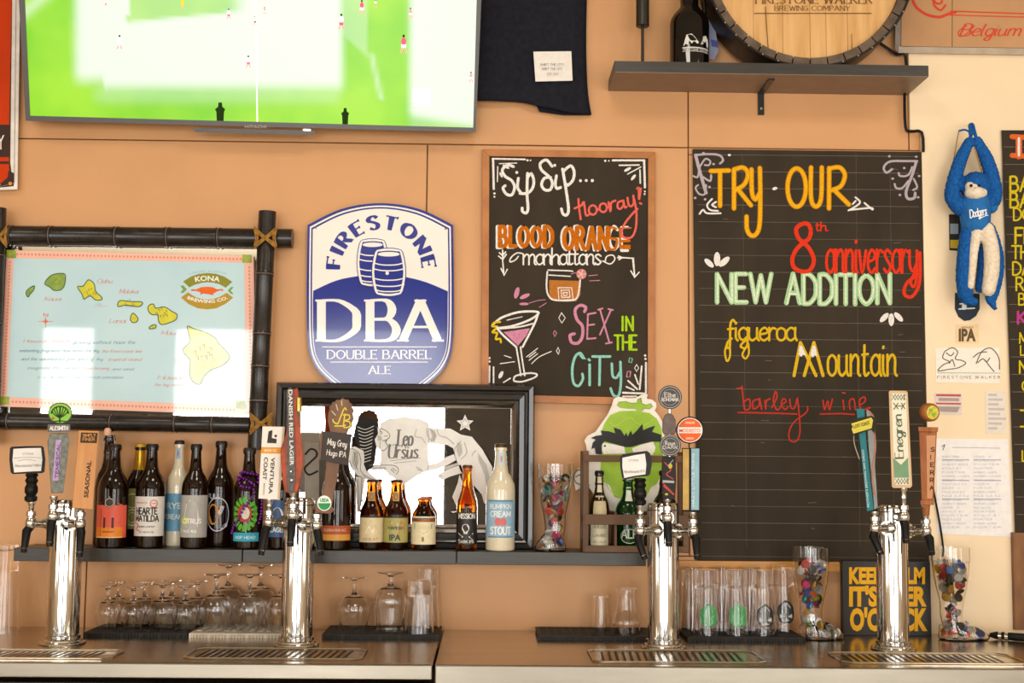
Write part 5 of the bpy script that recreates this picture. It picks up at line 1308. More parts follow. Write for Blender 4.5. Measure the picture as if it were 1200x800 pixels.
def lab(t, c, u0, u1, v0, v1, col, e=.0005, name='paper_label', m=None, shape=None):
    mb = MB()
    if shape: mb.fill(c, shape, e)
    else: mb.patch(c, u0 * 1.38, u1 * 1.38, v0, v1, e, 22, 3)
    return obj(name, mb, m or mat('label_' + col, col, rough=.45, noise=.05, nscale=80), t)
def pr(t, col, fn, name='label_print'):
    mb = MB(); fn(mb); return obj(name, mb, ink(col, rough=.45), t)

# --- left group
t, c, H = bottle(124, 30, 640, 511, 'belgian', DARKB, 'dark swing-top bottle partly hidden behind the orange 11 bottle', d=.047, capless=True)
obj('ceramic_stopper', MB().lathe([(.0085, 0), (.010, .004), (.010, .016), (.006, .021), (.0001, .022)], c.at(0, H - 1) + Vector((0, c.r * .38, 0)) * 0 + Vector((0, 0.012, -.004)), 18), ink('e8b89c', rough=.3), t)
wb = MB(); 
for sx_ in (-1, 1): wb.tube([Vector((c.x + sx_ * .013, c.y - .004, c.z + H / S(.05) * k)) + Vector((sx_ * o_, -.004, 0)) for k, o_ in ((.86, 0), (.90, .004), (.95, .002), (1.0, -.003))], .0011, 6)
obj('wire_bail', wb, CHROME, t)
t, c, H = bottle(130.5, 35, 641, 522, 'bomber', DARKB, 'dark bottle with an orange and pink label reading 11', d=.127)
l = lab(t, c, -17, 17, 12, 49, 'e5604a')
obj('label_fade', MB().patch(c, -17, 17, 12.2, 24, .0008, 14), mat('label_orange', 'f08a1e', rough=.45, noise=.1, nscale=40), l)
obj('label_arch', MB().fill(c, [(x, 48.9 + 4 * math.cos(x / 17 * 1.5)) for x in range(-16, 17, 2)] + [(16, 47), (-16, 47)], .0007), mat('label_e5604a', 'e5604a'), l)
pr(l, '5a2a18', lambda m: m.btext(c, '11', -5.5, 23.5, 12, 12, .001, bold=.02).stroke(c, [(-9, 14), (-9, 44)], .5, .001, sm=False).text(c, 'ANNIVERSARY', -6, 18, 1.6, 13, sw=.16, e=.001))
obj('medallion', MB().fill(c, ell(1, 52, 5.5, 5.5, 20), .0012, .0006), ink('4a443c'), l)
obj('medallion_ring', MB().stroke(c, ell(1, 52, 4.6, 4.6, 20), .7, .0016, closed=True, sm=False), ink('cfc4b0'), l)
obj('base_band', MB().patch(c, -17, 17, 12, 13, .001, 14), ink('f2cfa0'), l)
t, c, H = bottle(160.5, 30, 640, 522, 'bomber', DARKB, 'dark bottle with a gold foil neck behind the white label bottle', cap='c9a02c', d=.05)
obj('neck_foil', MB().lathe([(r_ * .0, 0) for r_ in ()] or [(c.rf(zz) + .0006, zz) for zz in [H / S(.05) * q for q in (.74, .78, .82, .87, .93)]], (c.x, c.y, c.z), 30, cap=False), mat('gold_foil', 'c79a2e', rough=.3, metal=.8, noise=.1, nscale=60), t)
l = lab(t, c, -14, 15, 20, 66, '8a8248')
pr(l, 'e0dca0', lambda m: (m.stroke(c, ell(-3, 52, 8, 8, 18), 1, .001, closed=True, sm=False), m.stroke(c, ell(-3, 33, 8, 9, 18), 1.4, .001, closed=True, sm=False), m.stroke(c, ell(-3, 33, 5, 6, 18), .8, .001, closed=True, sm=False)))
t, c, H = bottle(174.5, 34, 641.5, 522, 'bomber', DARKB, 'dark bottle with a white label printed in black and red')
l = lab(t, c, -17, 17, 14, 59, 'dcd6ce')
pr(l, '34302c', lambda m: (m.text(c, 'HEARTE', -13, 39, 7, 25, sw=.2, e=.001), m.text(c, 'MATILDA', -14, 31, 6.4, 28, sw=.2, e=.001), m.text(c, 'BREWING COMPANY', -10, 24, 1.6, 20, sw=.15, e=.001), m.text(c, 'ALE AGED IN OAK', -8, 18, 1.4, 17, sw=.15, e=.001)))
pr(l, 'd03a3c', lambda m: (m.stroke(c, ell(8, 51, 4, 4, 16), .9, .001, closed=True, sm=False), m.stroke(c, [(5.5, 51), (10.5, 51)], .8, .001), m.stroke(c, [(-16, 29), (-10, 27), (-12, 22), (-8, 20)], 1, .001), m.text(c, 'FIREBREW', -14, 51, 1.8, 15, sw=.15, e=.001)), 'red_print')
t, c, H = bottle(206.5, 27, 641, 519, 'bomber', MILKB, 'cream-coloured bottle with a blue label standing behind the left row', cap='2c221c', d=.058)
l = lab(t, c, -13, 13, 18, 61, '5f95b4')
pr(l, 'd8dccc', lambda m: (m.text(c, 'RYE', -10, 44, 6, 18, sw=.2, e=.001), m.text(c, 'CREAM', -11, 32, 5, 20, sw=.18, e=.001)), 'label_print')
l2 = lab(t, c, -4.2, 4.2, 101, 113, '7fa8c8', name='neck_label'); pr(l2, 'c05048', lambda m: m.fill(c, ell(0, 107, 2, 3, 12), .001), 'neck_mark')
t, c, H = bottle(226.5, 31, 643, 523, 'bomber', DARKB, 'dark bottle with a silver grey label and yellow green lettering', d=.124)
l = lab(t, c, -15.5, 15.5, 13, 61, 'aaa6a0')
obj('picture_blob', MB().fill(c, [(-9, 34), (-7, 50), (-2, 56), (3, 52), (7, 44), (9, 34), (7, 24), (-6, 24)], .0009), ink('d8d4cc'), l)
pr(l, 'c6d028', lambda m: (m.fill(c, ell(-8, 32, 5.5, 4.5, 14), .0012), m.fill(c, [(-15, 18), (5, 15), (6, 20), (-14, 23)], .0012)))
pr(l, 'efece4', lambda m: (m.text(c, 'CITRUS', -10, 29, 5, 21, sw=.2, e=.0014), m.text(c, 'PALE ALE', -10, 19, 2.6, 16, sw=.2, e=.0014)), 'pale_print')
t, c, H = bottle(256, 32, 641, 519, 'bomber', DARKB, 'dark bottle with a moon-like round label in purple and gold', d=.066)
l = lab(t, c, 0, 0, 0, 0, '2c2440', shape=ell(1, 38, 14, 20, 26), name='round_label')
obj('glow', MB().fill(c, ell(-4, 38, 7, 12, 16), .0009), ink('c78a3a'), l)
pr(l, 'c8c4cc', lambda m: (m.stroke(c, ell(1, 38, 13, 19, 26), 1.1, .001, closed=True, sm=False), m.text(c, 'FULL', -12, 56, 5, 16, sw=.2, e=.0013), m.text(c, 'MOON', 5, 38, 4, 9, sw=.2, e=.0013, rot=1.2), m.fill(c, [(4, 20), (12, 24), (13, 30), (7, 25)], .0012)))
t, c, H = bottle(289.5, 34, 643, 527, 'bomber', DARKB, 'dark bottle draped in purple beads with a green and red hop label', cap='3a2f2c')
l = lab(t, c, 0, 0, 0, 0, '3f8a2c', shape=ell(-1, 40, 15, 20, 26), name='hop_label')
lf = MB()
for k in range(16):
    a = k * 2 * PI / 16; lf.fill(c, ell(-1 + 12 * math.cos(a), 40 + 16 * math.sin(a), 4.2, 2.2, 8, rot=a), .0009 + .00003 * (k % 3))
obj('leaf_wreath', lf, ink('5fae34'), l, kind='stuff')
obj('red_disc', MB().fill(c, ell(-1, 41, 8.5, 10, 20), .0012), ink('b8402e'), l); obj('pale_mask', MB().fill(c, ell(0, 41, 5, 7, 16), .0015), ink('d8cfc0'), l)
obj('blue_ribbon', MB().patch(c, -17, 17, 9, 19, .0008, 14), ink('3aa0b8'), l)
pr(l, 'd0e8ec', lambda m: m.text(c, 'HOP HEAD', -12, 12, 3, 24, sw=.18, e=.0012))
BEAD = mat('purple_bead', '7a1f96', rough=.12, metal=.5, noise=.05)
bd0 = thing('bead_necklace', 'purple bead necklace draped over the neck of the hop label bottle', 'necklace', c.at(0, 60))
path = smooth_line([(-13, 82), (-6, 88), (4, 86), (12, 85), (15, 78), (9, 74), (0, 79), (-10, 82), (-6, 72), (4, 70), (10, 66), (5, 56), (-2, 46), (-8, 34), (-16, 24), (-20, 16)], n=3)
path2 = smooth_line([(15, 84), (19, 70), (21, 55), (20, 40), (17, 30)], n=4)
beads = []
for pth in (path, path2):
    acc = 0; last = pth[0]
    for q in pth:
        if math.dist(q, last) >= 2.9 or q is pth[0]:
            beads.append(q); last = q
bm = None
for q in beads:
    rr = max(c.rf(max(.0, q[1] / S(.12))), .6 * c.r) + .005
    u = q[0] / S(.12)
    u = max(-rr * 1.2, min(rr * 1.2, u)); a = u / rr
    pos = Vector((c.x + rr * math.sin(a), c.y - rr * math.cos(a), c.z + q[1] / S(.12)))
    if bm is None: o = obj('bead', MB().ball(pos, .0042, 10, 7), BEAD, bd0); bm = o; b0 = pos
    else:
        o = bm.copy(); COL.objects.link(o); o.location = pos - b0
t, c, H = bottle(327, 26, 642, 524, 'bomber', DARKB, 'dark bottle with a blue and white label hidden behind the second beer tower', d=.125)
l = lab(t, c, -12, 12, 14, 56, '33507e')
pr(l, 'd5dde2', lambda m: (m.fill(c, ell(-1, 38, 7, 10, 16), .001), m.text(c, 'LAGER', -9, 20, 5, 18, sw=.2, e=.001)))
pr(l, '33507e', lambda m: (m.fill(c, ell(-3, 40, 2, 3, 10), .0014), m.stroke(c, [(-5, 34), (0, 31), (4, 35)], 1.2, .0014)), 'face_mark')
t, c, H = bottle(393, 34, 644, 524, 'bomber', DARKB, 'wide dark bottle with a red and orange band label behind the wooden tap handle', d=.128)
l = lab(t, c, -18, 18, 18, 28, 'b4502c'); lab(l, c, -18, 18, 11, 18, 'd89a3c', name='orange_band')
pr(l, 'e8c8a0', lambda m: m.text(c, 'CELEBRATION ALE', -14, 21.5, 2.6, 28, sw=.16, e=.0009))
# --- small bottles in front of the mirror
t, c, H = bottle(435, 28, 643.5, 563, 'longneck', AMBER, 'amber bottle with a cream picture label left of the IPA bottle', cap='2a211b')
l = lab(t, c, -14, 14, 9, 37, 'd9c79c'); lab(l, c, -14, 14, 37, 39, '2a211b', name='label_edge')
pr(l, 'b98a68', lambda m: (m.fill(c, [(-10, 16), (-6, 30), (0, 33), (6, 28), (10, 20), (2, 15)], .0009), m.text(c, 'WHEAT', -9, 11, 3, 18, sw=.18, e=.0012)))
pr(l, 'ece2c4', lambda m: (m.fill(c, [(-6, 20), (-2, 28), (5, 25), (3, 18)], .0011),), 'pale_print')
l = lab(t, c, -5, 5, 56, 67, 'b08a50', name='neck_label'); pr(l, '4a3a28', lambda m: m.stroke(c, ell(0, 61, 3.4, 3.4, 14), .8, .001, closed=True, sm=False), 'neck_mark')
t, c, H = bottle(463.5, 28.5, 643.5, 563, 'longneck', AMBER, 'amber bottle with a colourful label reading IPA', cap='2a211b')
l = lab(t, c, -14, 14, 9, 37, 'a8a05c'); lab(l, c, -14, 14, 37, 39, '2a211b', name='label_edge')
pr(l, 'c86a3a', lambda m: (m.fill(c, [(5, 14), (12, 20), (12, 32), (7, 34), (4, 24)], .0009), m.fill(c, [(-12, 28), (-6, 34), (-4, 28)], .0009)))
pr(l, 'e6dcb4', lambda m: (m.fill(c, [(-9, 22), (-4, 32), (3, 31), (4, 22)], .0009),), 'pale_print')
pr(l, '2f4a44', lambda m: (m.btext(c, 'IPA', -6.5, 11.5, 7, 13, .0013, bold=.03), m.text(c, 'TORPEDO', -9, 24, 3, 18, sw=.18, e=.0013)), 'dark_print')
l = lab(t, c, -5, 5, 56, 67, 'b08a50', name='neck_label'); pr(l, '4a3a28', lambda m: m.stroke(c, ell(0, 61, 3.4, 3.4, 14), .8, .001, closed=True, sm=False), 'neck_mark')
t, c, H = bottle(496, 28.5, 644, 584, 'stubby', AMBER, 'short stubby amber bottle with a cream label and teal shield', cap='a8461a')
l = lab(t, c, -14, 14, 7, 39, 'e2d4ac')
pr(l, '3a7f8a', lambda m: (m.fill(c, [(-11, 31), (11, 31), (11, 25), (4, 21), (0, 19), (-4, 21), (-11, 25)], .0009), m.stroke(c, [(-13, 36), (0, 37), (13, 36)], .8, .0009)))
pr(l, 'e2d4ac', lambda m: m.text(c, 'SESSION', -9, 25, 3.4, 18, sw=.18, e=.0013), 'pale_print')
pr(l, '8a7a3a', lambda m: (m.fill(c, ell(0, 13, 1.5, 3, 10), .001),), 'tree_mark')
t, c, H = bottle(546.5, 24, 645.5, 547, 'longneck', AMBER, 'tall amber bottle with a black skull label in front of the mirror', cap='5a3418')
l = lab(t, c, -12, 12, 7, 44, '1f1c1b')
pr(l, 'd8d2ca', lambda m: (m.fill(c, ell(-1, 26, 4.4, 4.8, 16), .0009), m.fill(c, [(-3.6, 23), (1.6, 23), (1, 19.5), (-3, 19.5)], .00095), m.text(c, 'MISSION', -10, 37, 5.5, 20, sw=.18, e=.001), m.stroke(c, [(-10, 12), (-4, 16), (-10, 20)], .8, .001, sm=False), m.stroke(c, [(8, 12), (3, 16), (8, 20)], .8, .001, sm=False), m.text(c, 'DARK IPA', -9, 9, 3, 18, sw=.18, e=.001)))
pr(l, '1f1c1b', lambda m: (m.fill(c, ell(-2.8, 26, 1.2, 1.3, 8), .0013), m.fill(c, ell(.8, 26, 1.2, 1.3, 8), .0013)), 'eye_mark')
t, c, H = bottle(586, 34, 646, 522, 'bomber', MILKB, 'large cream-coloured bottle with a light blue label right of the skull bottle', d=.129, cap='4a3420')
l = lab(t, c, -16, 16, 16, 59, '8fb4cc')
pr(l, 'e6e8e4', lambda m: (m.text(c, 'RUMPKIN', -13, 49, 5, 26, sw=.16, e=.001), m.text(c, 'CREAM', -12, 40, 6, 24, sw=.2, e=.001), m.text(c, 'STOUT', -12, 20, 8, 24, sw=.2, e=.001)))
pr(l, 'd2706c', lambda m: (m.fill(c, ell(-3, 34, 4, 4.6, 14), .0012), m.fill(c, ell(3, 34, 4, 4.6, 14), .00125)), 'red_print')
pr(l, '5f8aa8', lambda m: (m.patch(c, -16, 16, 57, 59, .0009, 14), m.patch(c, -16, 16, 16, 17.5, .0009, 14)), 'blue_edge')
l2 = lab(t, c, -6.4, 6.4, 99, 114, 'b8cdd8', name='neck_label'); pr(l2, 'cf8078', lambda m: m.fill(c, ell(1, 106, 2.6, 4, 12), .001), 'neck_mark')
# --- bottles in the crate
gB = 'bottles in the wooden crate'
zc_ = Z_SH + .0052
t, c, H = bottle(702, 24, 639, 548, 'belgian', mat('olive_brown_glass', '3a2a14', rough=.04, trans=.6, noise=0), 'dark bottle with cream neck and body labels at the left of the crate', cap='1c1a18', d=.112, group=gB, z=zc_)
l = lab(t, c, -9, 9, 4, 33, 'd8cdb0')
pr(l, '8a8a60', lambda m: (m.text(c, 'GUEUZE', -8, 25, 4, 16, sw=.16, e=.001), m.text(c, 'LAMBIC', -8, 15, 3, 16, sw=.16, e=.001), m.text(c, 'BELGIUM', -8, 8, 2.4, 16, sw=.16, e=.001)))
lab(t, c, -6, 6, 38, 62, 'cbb890', name='neck_label'); lab(t, c, -4.6, 4.6, 66, 84, 'd8cdb0', name='neck_foil')
t, c, H = bottle(736, 30, 640, 556, 'belgian', GREENB, 'green glass bottle with a pale neck label in the middle of the crate', cap='c8c4b0', d=.108, group=gB, z=zc_)
l = lab(t, c, -5, 5, 56, 72, 'cfd2c0', name='neck_label')
pr(t, 'c2d2b8', lambda m: (m.stroke(c, [(-12, 38), (0, 37), (12, 38)], .9, .0006), m.text(c, 'BRASSERIE', -11, 31, 4, 22, sw=.16, e=.0006), m.text(c, 'ALE', -9, 14, 9, 18, sw=.16, e=.0006), m.stroke(c, ell(0, 16, 10, 8, 16), .7, .0006, closed=True)), 'painted_print')
t, c, H = bottle(779, 30, 640, 548, 'belgian', DARKB, 'dark bottle behind the third beer tower at the right of the crate', d=.112, group=gB, z=zc_)
lab(t, c, -13, 13, 6, 36, 'b8402e')
# ------------------------------------------------------------------ bar mats
def mat_(front, back, y0, y1, label, m, dsp, zt=.012):
    """front/back = pixel x at the front edge and at the rear edge"""
    yf = -dsp[1]; yb = -dsp[0]
    xa, xb_ = P(front[0], y1, -yf).x, P(front[1], y1, -yf).x
    t = thing('bar_mat', label, 'bar mat', ((xa + xb_) / 2, (yf + yb) / 2, Z_CT), group='slotted bar mats under the glasses')
    obj('mat_top', MB().box(xa, xb_, yf, yb, Z_CT + zt - .004, Z_CT + zt), m, t, bev=.001)
    rb = MB(); n = int((xb_ - xa) / .0085)
    for i in range(n + 1):
        x = xa + (xb_ - xa - .003) * i / n
        rb.box(x, x + (.003 if i % 6 else .0075), yf + .0004, yf + .012, Z_CT, Z_CT + zt - .0038)
    for y in (-.05, -.12, -.2):
        if yf < y < yb: rb.box(xa, xb_, y, y + .006, Z_CT, Z_CT + zt - .0038)
    obj('ribbing', rb, m, t, kind='stuff')
    sl = MB(); nx = int((xb_ - xa) / .024)
    for j in range(5):
        for i in range(nx):
            x = xa + .012 + (xb_ - xa - .024) * i / nx; y = yb - .02 - (yb - yf - .04) * j / 5
            sl.tube([(x, y, Z_CT + zt), (x + .016, y, Z_CT + zt)], .0018, 5)
    obj('raised_grip', sl, m, t, kind='stuff')
    return t
ZM = Z_CT + .012
DM = (.012, .205)
mat_((97, 219), None, 738, 752, 'black rubber bar mat under the small snifters at left', RUBBER, DM)
mat_((221, 344), None, 738, 752, 'white rubber bar mat under the large snifters', mat('white_rubber', 'd2c6b4', rough=.5, noise=.12, nscale=60), DM)
mat_((377, 515), None, 738, 752, 'black rubber bar mat just right of the second beer tower', RUBBER, DM)
mat_((630, 768), None, 738, 752, 'black rubber bar mat holding only two small glasses', RUBBER, DM)
mat_((806, 944), None, 738, 752, 'black rubber bar mat under the pint glasses with printed faces', RUBBER, DM)

# ------------------------------------------------------------------ glasses
def shell(prof, th=.0016):
    """closed profile of a thin vessel from an outer profile (bottom solid)"""
    out = list(prof)
    inn = [(max(.0001, r - th), z) for r, z in prof if z > prof[0][1] + .004]
    inn[0] = (inn[0][0], inn[0][1])
    return [(0.0001, prof[0][1])] + out + list(reversed(inn)) + [(0.0001, inn[0][1])]
def spl(prof, n=4): return [tuple(q) for q in smooth_line(prof, n=n)]
def flip(prof):
    zt = max(z for r, z in prof); return [(r, zt - z) for r, z in reversed(prof)]
def snifter(R, H):
    st = H * .34
    bowl = spl([(.006, st), (R * .62, st + H * .06), (R * .98, st + H * .22), (R, st + H * .34), (R * .88, st + H * .52), (R * .74, H)])
    inn = [(max(.0002, r - .0014), z + (.002 if i < 4 else 0)) for i, (r, z) in enumerate(bowl)]
    foot = [(0.0001, 0), (R * .72, 0), (R * .72, .0018), (R * .3, .005), (.0065, .010), (.0048, .016), (.0048, st - .008), (.0075, st - .004)]
    return foot + bowl[1:] + list(reversed(inn)) + [(0.0001, inn[0][1])]
def tulip(R, H):
    st = H * .24
    bowl = spl([(.008, st), (R * .7, st + H * .05), (R, st + H * .22), (R * .93, st + H * .42), (R * .80, H * .92), (R * .86, H)])
    inn = [(max(.0002, r - .0015), z + (.002 if i < 4 else 0)) for i, (r, z) in enumerate(bowl)]
    foot = [(0.0001, 0), (R * .80, 0), (R * .80, .002), (R * .35, .006), (.008, .011), (.006, .018), (.009, st - .003)]
    return foot + bowl[1:] + list(reversed(inn)) + [(0.0001, inn[0][1])]
def pint(R, H, r2=.78): return shell([(R * r2, 0), (R * r2, .004), (R * (r2 + .04), H * .3), (R, H)], .0022)
def place(kind, px, base, top, w, label, group, d=.09, up=False, z=ZM, seg=40, flute=None, name='glass', rk=1.0):
    s_ = S(d); R, H = w / 2 / s_, (base - top) / s_
    prof = kind(R, H)
    if flute is None and kind is pint:
        flute = (lambda k, z, i, n: 1 + (.022 * math.cos(k * 2 * PI / 4) if (i > n * .55) != up and .1 < z / H < .9 else 0)); seg = 72
    if not up: prof = flip(prof)
    p = Vector((P(px, base, d).x, -d, z))
    o = obj(name, MB().lathe(prof, p, seg, cap=False, flute=flute), GLASS, label=label, cat='glass', group=group, at=p)
    return o, p, R, H
g1 = 'small upturned snifter glasses on the left black mat'
for i, (px, w, top, d, lb) in enumerate(((125, 27, 690, .115, 'upturned small snifter, frontmost at the left end of the left black mat'), (155, 28, 691, .115, 'upturned small snifter, second from the left in the front row of the left mat'),
                       (189, 35, 686, .125, 'upturned wider snifter, third from the left in the front row of the left mat'), (216, 30, 688, .14, 'upturned snifter at the right front corner of the left black mat'),
                       (137, 27, 688, .055, 'upturned small snifter in the back row behind the two leftmost ones'), (168, 28, 688, .055, 'upturned small snifter in the back row, middle of the left mat'), (200, 30, 686, .055, 'upturned snifter in the back row, between the two wider ones'), (230, 30, 686, .06, 'upturned snifter in the back row beside the white mat'))):
    place(snifter, px, 738, top, w, lb, g1, d)
g2 = 'large upturned snifter glasses on the white mat'
for px, w, top, d, lb in ((252, 38, 674, .142, 'large upturned snifter at the left front of the white mat'), (291, 38, 674, .142, 'large upturned snifter in the middle front of the white mat'), (329, 37, 674, .142, 'large upturned snifter at the right front of the white mat, beside the second tower'),
                          (266, 37, 668, .048, 'large upturned snifter at the left back of the white mat'), (304, 37, 668, .048, 'large upturned snifter in the middle back of the white mat')):
    place(snifter, px, 738, top, w, lb, g2, d)
g3 = 'glasses on the mat right of the second tower'
place(snifter, 414.5, 733, 674, 38, 'upturned snifter at the left of the mat beside the second tower', g3, .09)
place(tulip, 457, 736, 670, 38, 'upturned tulip glass in the middle of the mat beside the second tower', g3, .115, flute=lambda k, z, i, n: 1 + (.02 * math.cos(k * PI / 2) if i > n * .5 else 0), seg=72)
FL = lambda k, z, i, n: 1 + (.025 * math.cos(k * PI / 2) if i > n * .5 else 0)
place(pint, 491, 742, 683, 34, 'upturned ribbed tumbler in front at the right of the second tower mat', g3, .155, seg=64, flute=FL)
place(pint, 501, 736, 669, 28, 'upturned taller ribbed tumbler behind the shorter ribbed tumbler', g3, .05, seg=64, flute=FL)
g4 = 'two small glasses on the mat left of the third tower'
place(lambda R, H: shell([(R * .86, 0), (R * .86, .005), (R, H)], .002), 704, 734, 694, 19, 'small upturned straight tasting glass left of the flared glass', g4, .09, seg=48)
place(lambda R, H: shell(spl([(R * .72, 0), (R * .70, H * .2), (R * .78, H * .5), (R, H * .74), (R * .99, H * .84), (R * 1.0, H)]), .002), 734, 743, 691, 32, 'small upturned flared tasting glass left of the third beer tower', g4, .14, seg=48)
g5 = 'upturned pint glasses with printed faces'
GP = mat('green_glass_print', '4aa860', rough=.5, noise=.1, nscale=60); SP = mat('black_glass_print', '2e2c2b', rough=.5, noise=.1)
for px, d, m_, lb in ((828, .15, GP, 'upturned pint glass with a green hop face, nearest the third tower'), (862.5, .15, GP, 'upturned pint glass with a green hop face, second from the third tower'), (894, .15, SP, 'upturned pint glass with a black and grey hop face, front row'), (918, .066, SP, 'upturned pint glass with a black hop face at the right end of the mat')):
    o, p, R, H = place(pint, px, 747, 673, 31, lb, g5, d, seg=48)
    s_ = S(d)
    def rf_(zz, R=R, H=H): u = 1 - zz / H; u_ = (u - .3) / .7; return R * (.82 + .18 * u_) if u > .3 else R * (.78 + .04 * u / .3)
    c = Cyl(p.x, p.y, p.z, R, 1 / s_, rf=rf_)
    q = MB(); q.fill(c, [(-9, 14), (-11, 21), (-10, 29), (-5, 34), (0, 36.5), (6, 34), (11, 29), (12, 21), (10, 14), (6, 10.5), (-5, 10.5)], .0006)
    obj('hop_face_print', q, m_, o)
    q = MB(); q.stroke(c, ell(.5, 16, 4, 3.6, 16), 1.1, .0012, closed=True, sm=False) if m_ is GP else (q.fill(c, [(-7, 21), (-1, 18), (-7, 16)], .0011), q.fill(c, [(8, 21), (2, 18), (8, 16)], .0011), q.fill(c, [(-3, 13), (4, 13), (.5, 16)], .0011))
    if m_ is GP: q.stroke(c, [(-7, 23), (0, 19), (8, 23)], 1.0, .0012)
    else: q.stroke(c, [(-5, 28), (0, 33), (6, 28)], .9, .0011)
    obj('face_line', q, ink('8fd09c' if m_ is GP else 'cfcac4'), o)
for px, lb in ((812, 'plain upturned pint glass at the left back of the pint mat'), (846, 'plain upturned pint glass, second in the back row of the pint mat'), (879, 'plain upturned pint glass, third in the back row of the pint mat')):
    place(pint, px, 742, 670, 31, lb, g5, .052, seg=40)
place(lambda R, H: pint(R, H, .7), 3, 744, 645, 38, 'tall upturned clear glass cut off at the left edge on the counter', None, .12, z=Z_CT, seg=48)

# ------------------------------------------------------------------ glass boots filled with bottle caps
CAPC = [('red', 'b83228'), ('blue', '2f62b8'), ('silver', 'b9b7b2'), ('teal', '2aa0a0'), ('white', 'e2ded6'), ('gold', 'b88a2c'), ('black', '24221f'), ('green', '6c9a2c'), ('orange', 'd8602c'), ('pink', 'b82a64')]
def cap_mesh(c, hx):
    mb = MB(); n = 21
    prof = [(.0001, .0052), (.0095, .0052), (.0112, .0042), (.0130, 0), (.0122, 0), (.0106, .0034), (.0001, .0042)]
    mb.lathe(prof, (0, 0, 0), n * 2, cap=False, smooth=False, flute=None)
    return mb
CAPD = {}
def boot(px, base, top, w, toe, z, label, capwhere, seed, d, sgn=1):
    rnd = random.Random(seed)
    s_ = S(d); H = (base - top) / s_; R = w / 2 / s_
    p = Vector((P(px, base, d).x, -d, z))
    # horizontal slices: (height, centre shift, half length, half width)
    T = toe / s_
    L = [(0.0, .40, .92, .70), (.012, .42, 1.0, .78), (.05, .42, 1.0, .80), (.10, .34, .88, .78), (.15, .20, .72, .72), (.19, .06, .60, .66), (.27, -.02, .60, .62), (.42, .02, .66, .66), (.60, .02, .86, .86), (.76, 0, .98, .98), (.84, 0, 1.0, 1.0), (.845, 0, 1.04, 1.04), (1.0, 0, 1.04, 1.04)]
    def slc(k, th):
        h, cs, a, b_ = k
        a_ = a * R
        if h < .16: a_ = a * (R * .62 + T / 2); cx = cs * T
        else: cx = cs * R
        return [Vector((p.x + sgn * cx + (a_ - th) * math.cos(2 * PI * q / 40), p.y + (b_ * R - th) * math.sin(2 * PI * q / 40), p.z + max(h * H, th * 2 if th else 0))) for q in range(40)]
    LL = [tuple(q) for q in smooth_line(L[:10], n=3)] + L[10:]
    outer = [slc(k, 0) for k in LL]; inner = [slc(k, .0022) for k in reversed(LL)]
    mb = MB().rings(outer + inner, cap=True)
    t = obj('glass_boot', mb, GLASS, label=label, cat='glass', group='glass boots filled with bottle caps', at=p)
    # caps packed inside
    def inside(x, y, h):
        for i in range(len(LL) - 1):
            if LL[i][0] <= h <= LL[i + 1][0]:
                k = LL[i]; a = k[2] * R; cx = k[1] * R
                if k[0] < .16: a = k[2] * (R * .62 + T / 2); cx = k[1] * T
                a -= .0125; b_ = k[3] * R - .0115
                if a <= 0.001 or b_ <= 0.001: return False
                return ((x - cx) / a) ** 2 + (y / b_) ** 2 < 1
        return False
    got = []; tries = 0
    while len(got) < 75 and tries < 30000:
        tries += 1
        h = rnd.uniform(.05, .84); x = rnd.uniform(-R, T + R); y = rnd.uniform(-R, R)
        if not inside(x, y, h): continue
        if any((x - a) ** 2 + (y - b_) ** 2 + ((h - c_) * H) ** 2 < .0118 ** 2 for a, b_, c_ in got): continue
        got.append((x, y, h))
    for x, y, h in got:
        cn, hx = rnd.choice(CAPC + [CAPC[2]] * 4 + [CAPC[4]] * 2 + [CAPC[6]] * 3 + [CAPC[5]] * 2)
        if cn not in CAPD:
            mb = cap_mesh(cn, hx)
            me = bpy.data.meshes.new('bottle_cap'); me.from_pydata(mb.v, [], mb.f); me.materials.append(mat('cap_' + cn, hx, rough=.3, metal=.3, noise=.08, nscale=100)); CAPD[cn] = me
        o = bpy.data.objects.new('crown_seal', CAPD[cn]); COL.objects.link(o)
        o.location = (p.x + sgn * x, p.y + y, p.z + h * H)
        o.rotation_euler = (rnd.uniform(0.4, 2.2), rnd.uniform(-.6, .6), rnd.uniform(0, 6.28))
        o['label'] = '%s metal crown cap %s of the glass boot %s' % (cn, 'in the foot' if h < .2 else 'in the ankle' if h < .42 else 'in the calf' if h < .62 else 'near the rim', capwhere); o['category'] = 'bottle cap'; o['group'] = 'bottle caps in the boot ' + capwhere
    return t
boot(650, 646, 545, 40, 13, Z_SH, 'glass boot of bottle caps on the shelf between mirror and crate', 'on the bottle shelf', 3, .128, -1)
boot(951, 744, 639, 42, 26, Z_CT, 'glass boot of bottle caps on the counter beside the pint glasses', 'left of the black sign', 5, .14, 1)
boot(1116, 747, 641, 43, 32, Z_CT, 'glass boot of bottle caps on the counter against the cream wall', 'right of the black sign', 9, .13, 1)

# ------------------------------------------------------------------ black sign on the counter
f = F(.06)
y0 = PZ(1040, 742, Z_CT)
t = thing('beer_oclock_sign', 'black block sign with bold yellow words behind the rightmost tower', 'sign', Vector((P(1038, 742, .06).x, -.05, Z_CT)))
xa, xb_ = P(988, 700, .06).x, P(1091, 700, .06).x; zt = P(1040, 657.5, .06).z
obj('block', MB().box(xa, xb_, -.06, -.03, Z_CT, zt), mat('black_sign_paint', '2c2a29', rough=.5, noise=.08), t, bev=.0015)
m_ = MB().btext(f, 'KEEP CALM', 995, 683, 18.5, 89, .0008, bold=.05).btext(f, "IT'S BEER", 995, 709, 22, 91, .0008, bold=.05).btext(f, "O'CLOCK", 996, 737.5, 25, 91, .0008, bold=.05)
obj('yellow_lettering', m_, ink('eeb01c'), t)

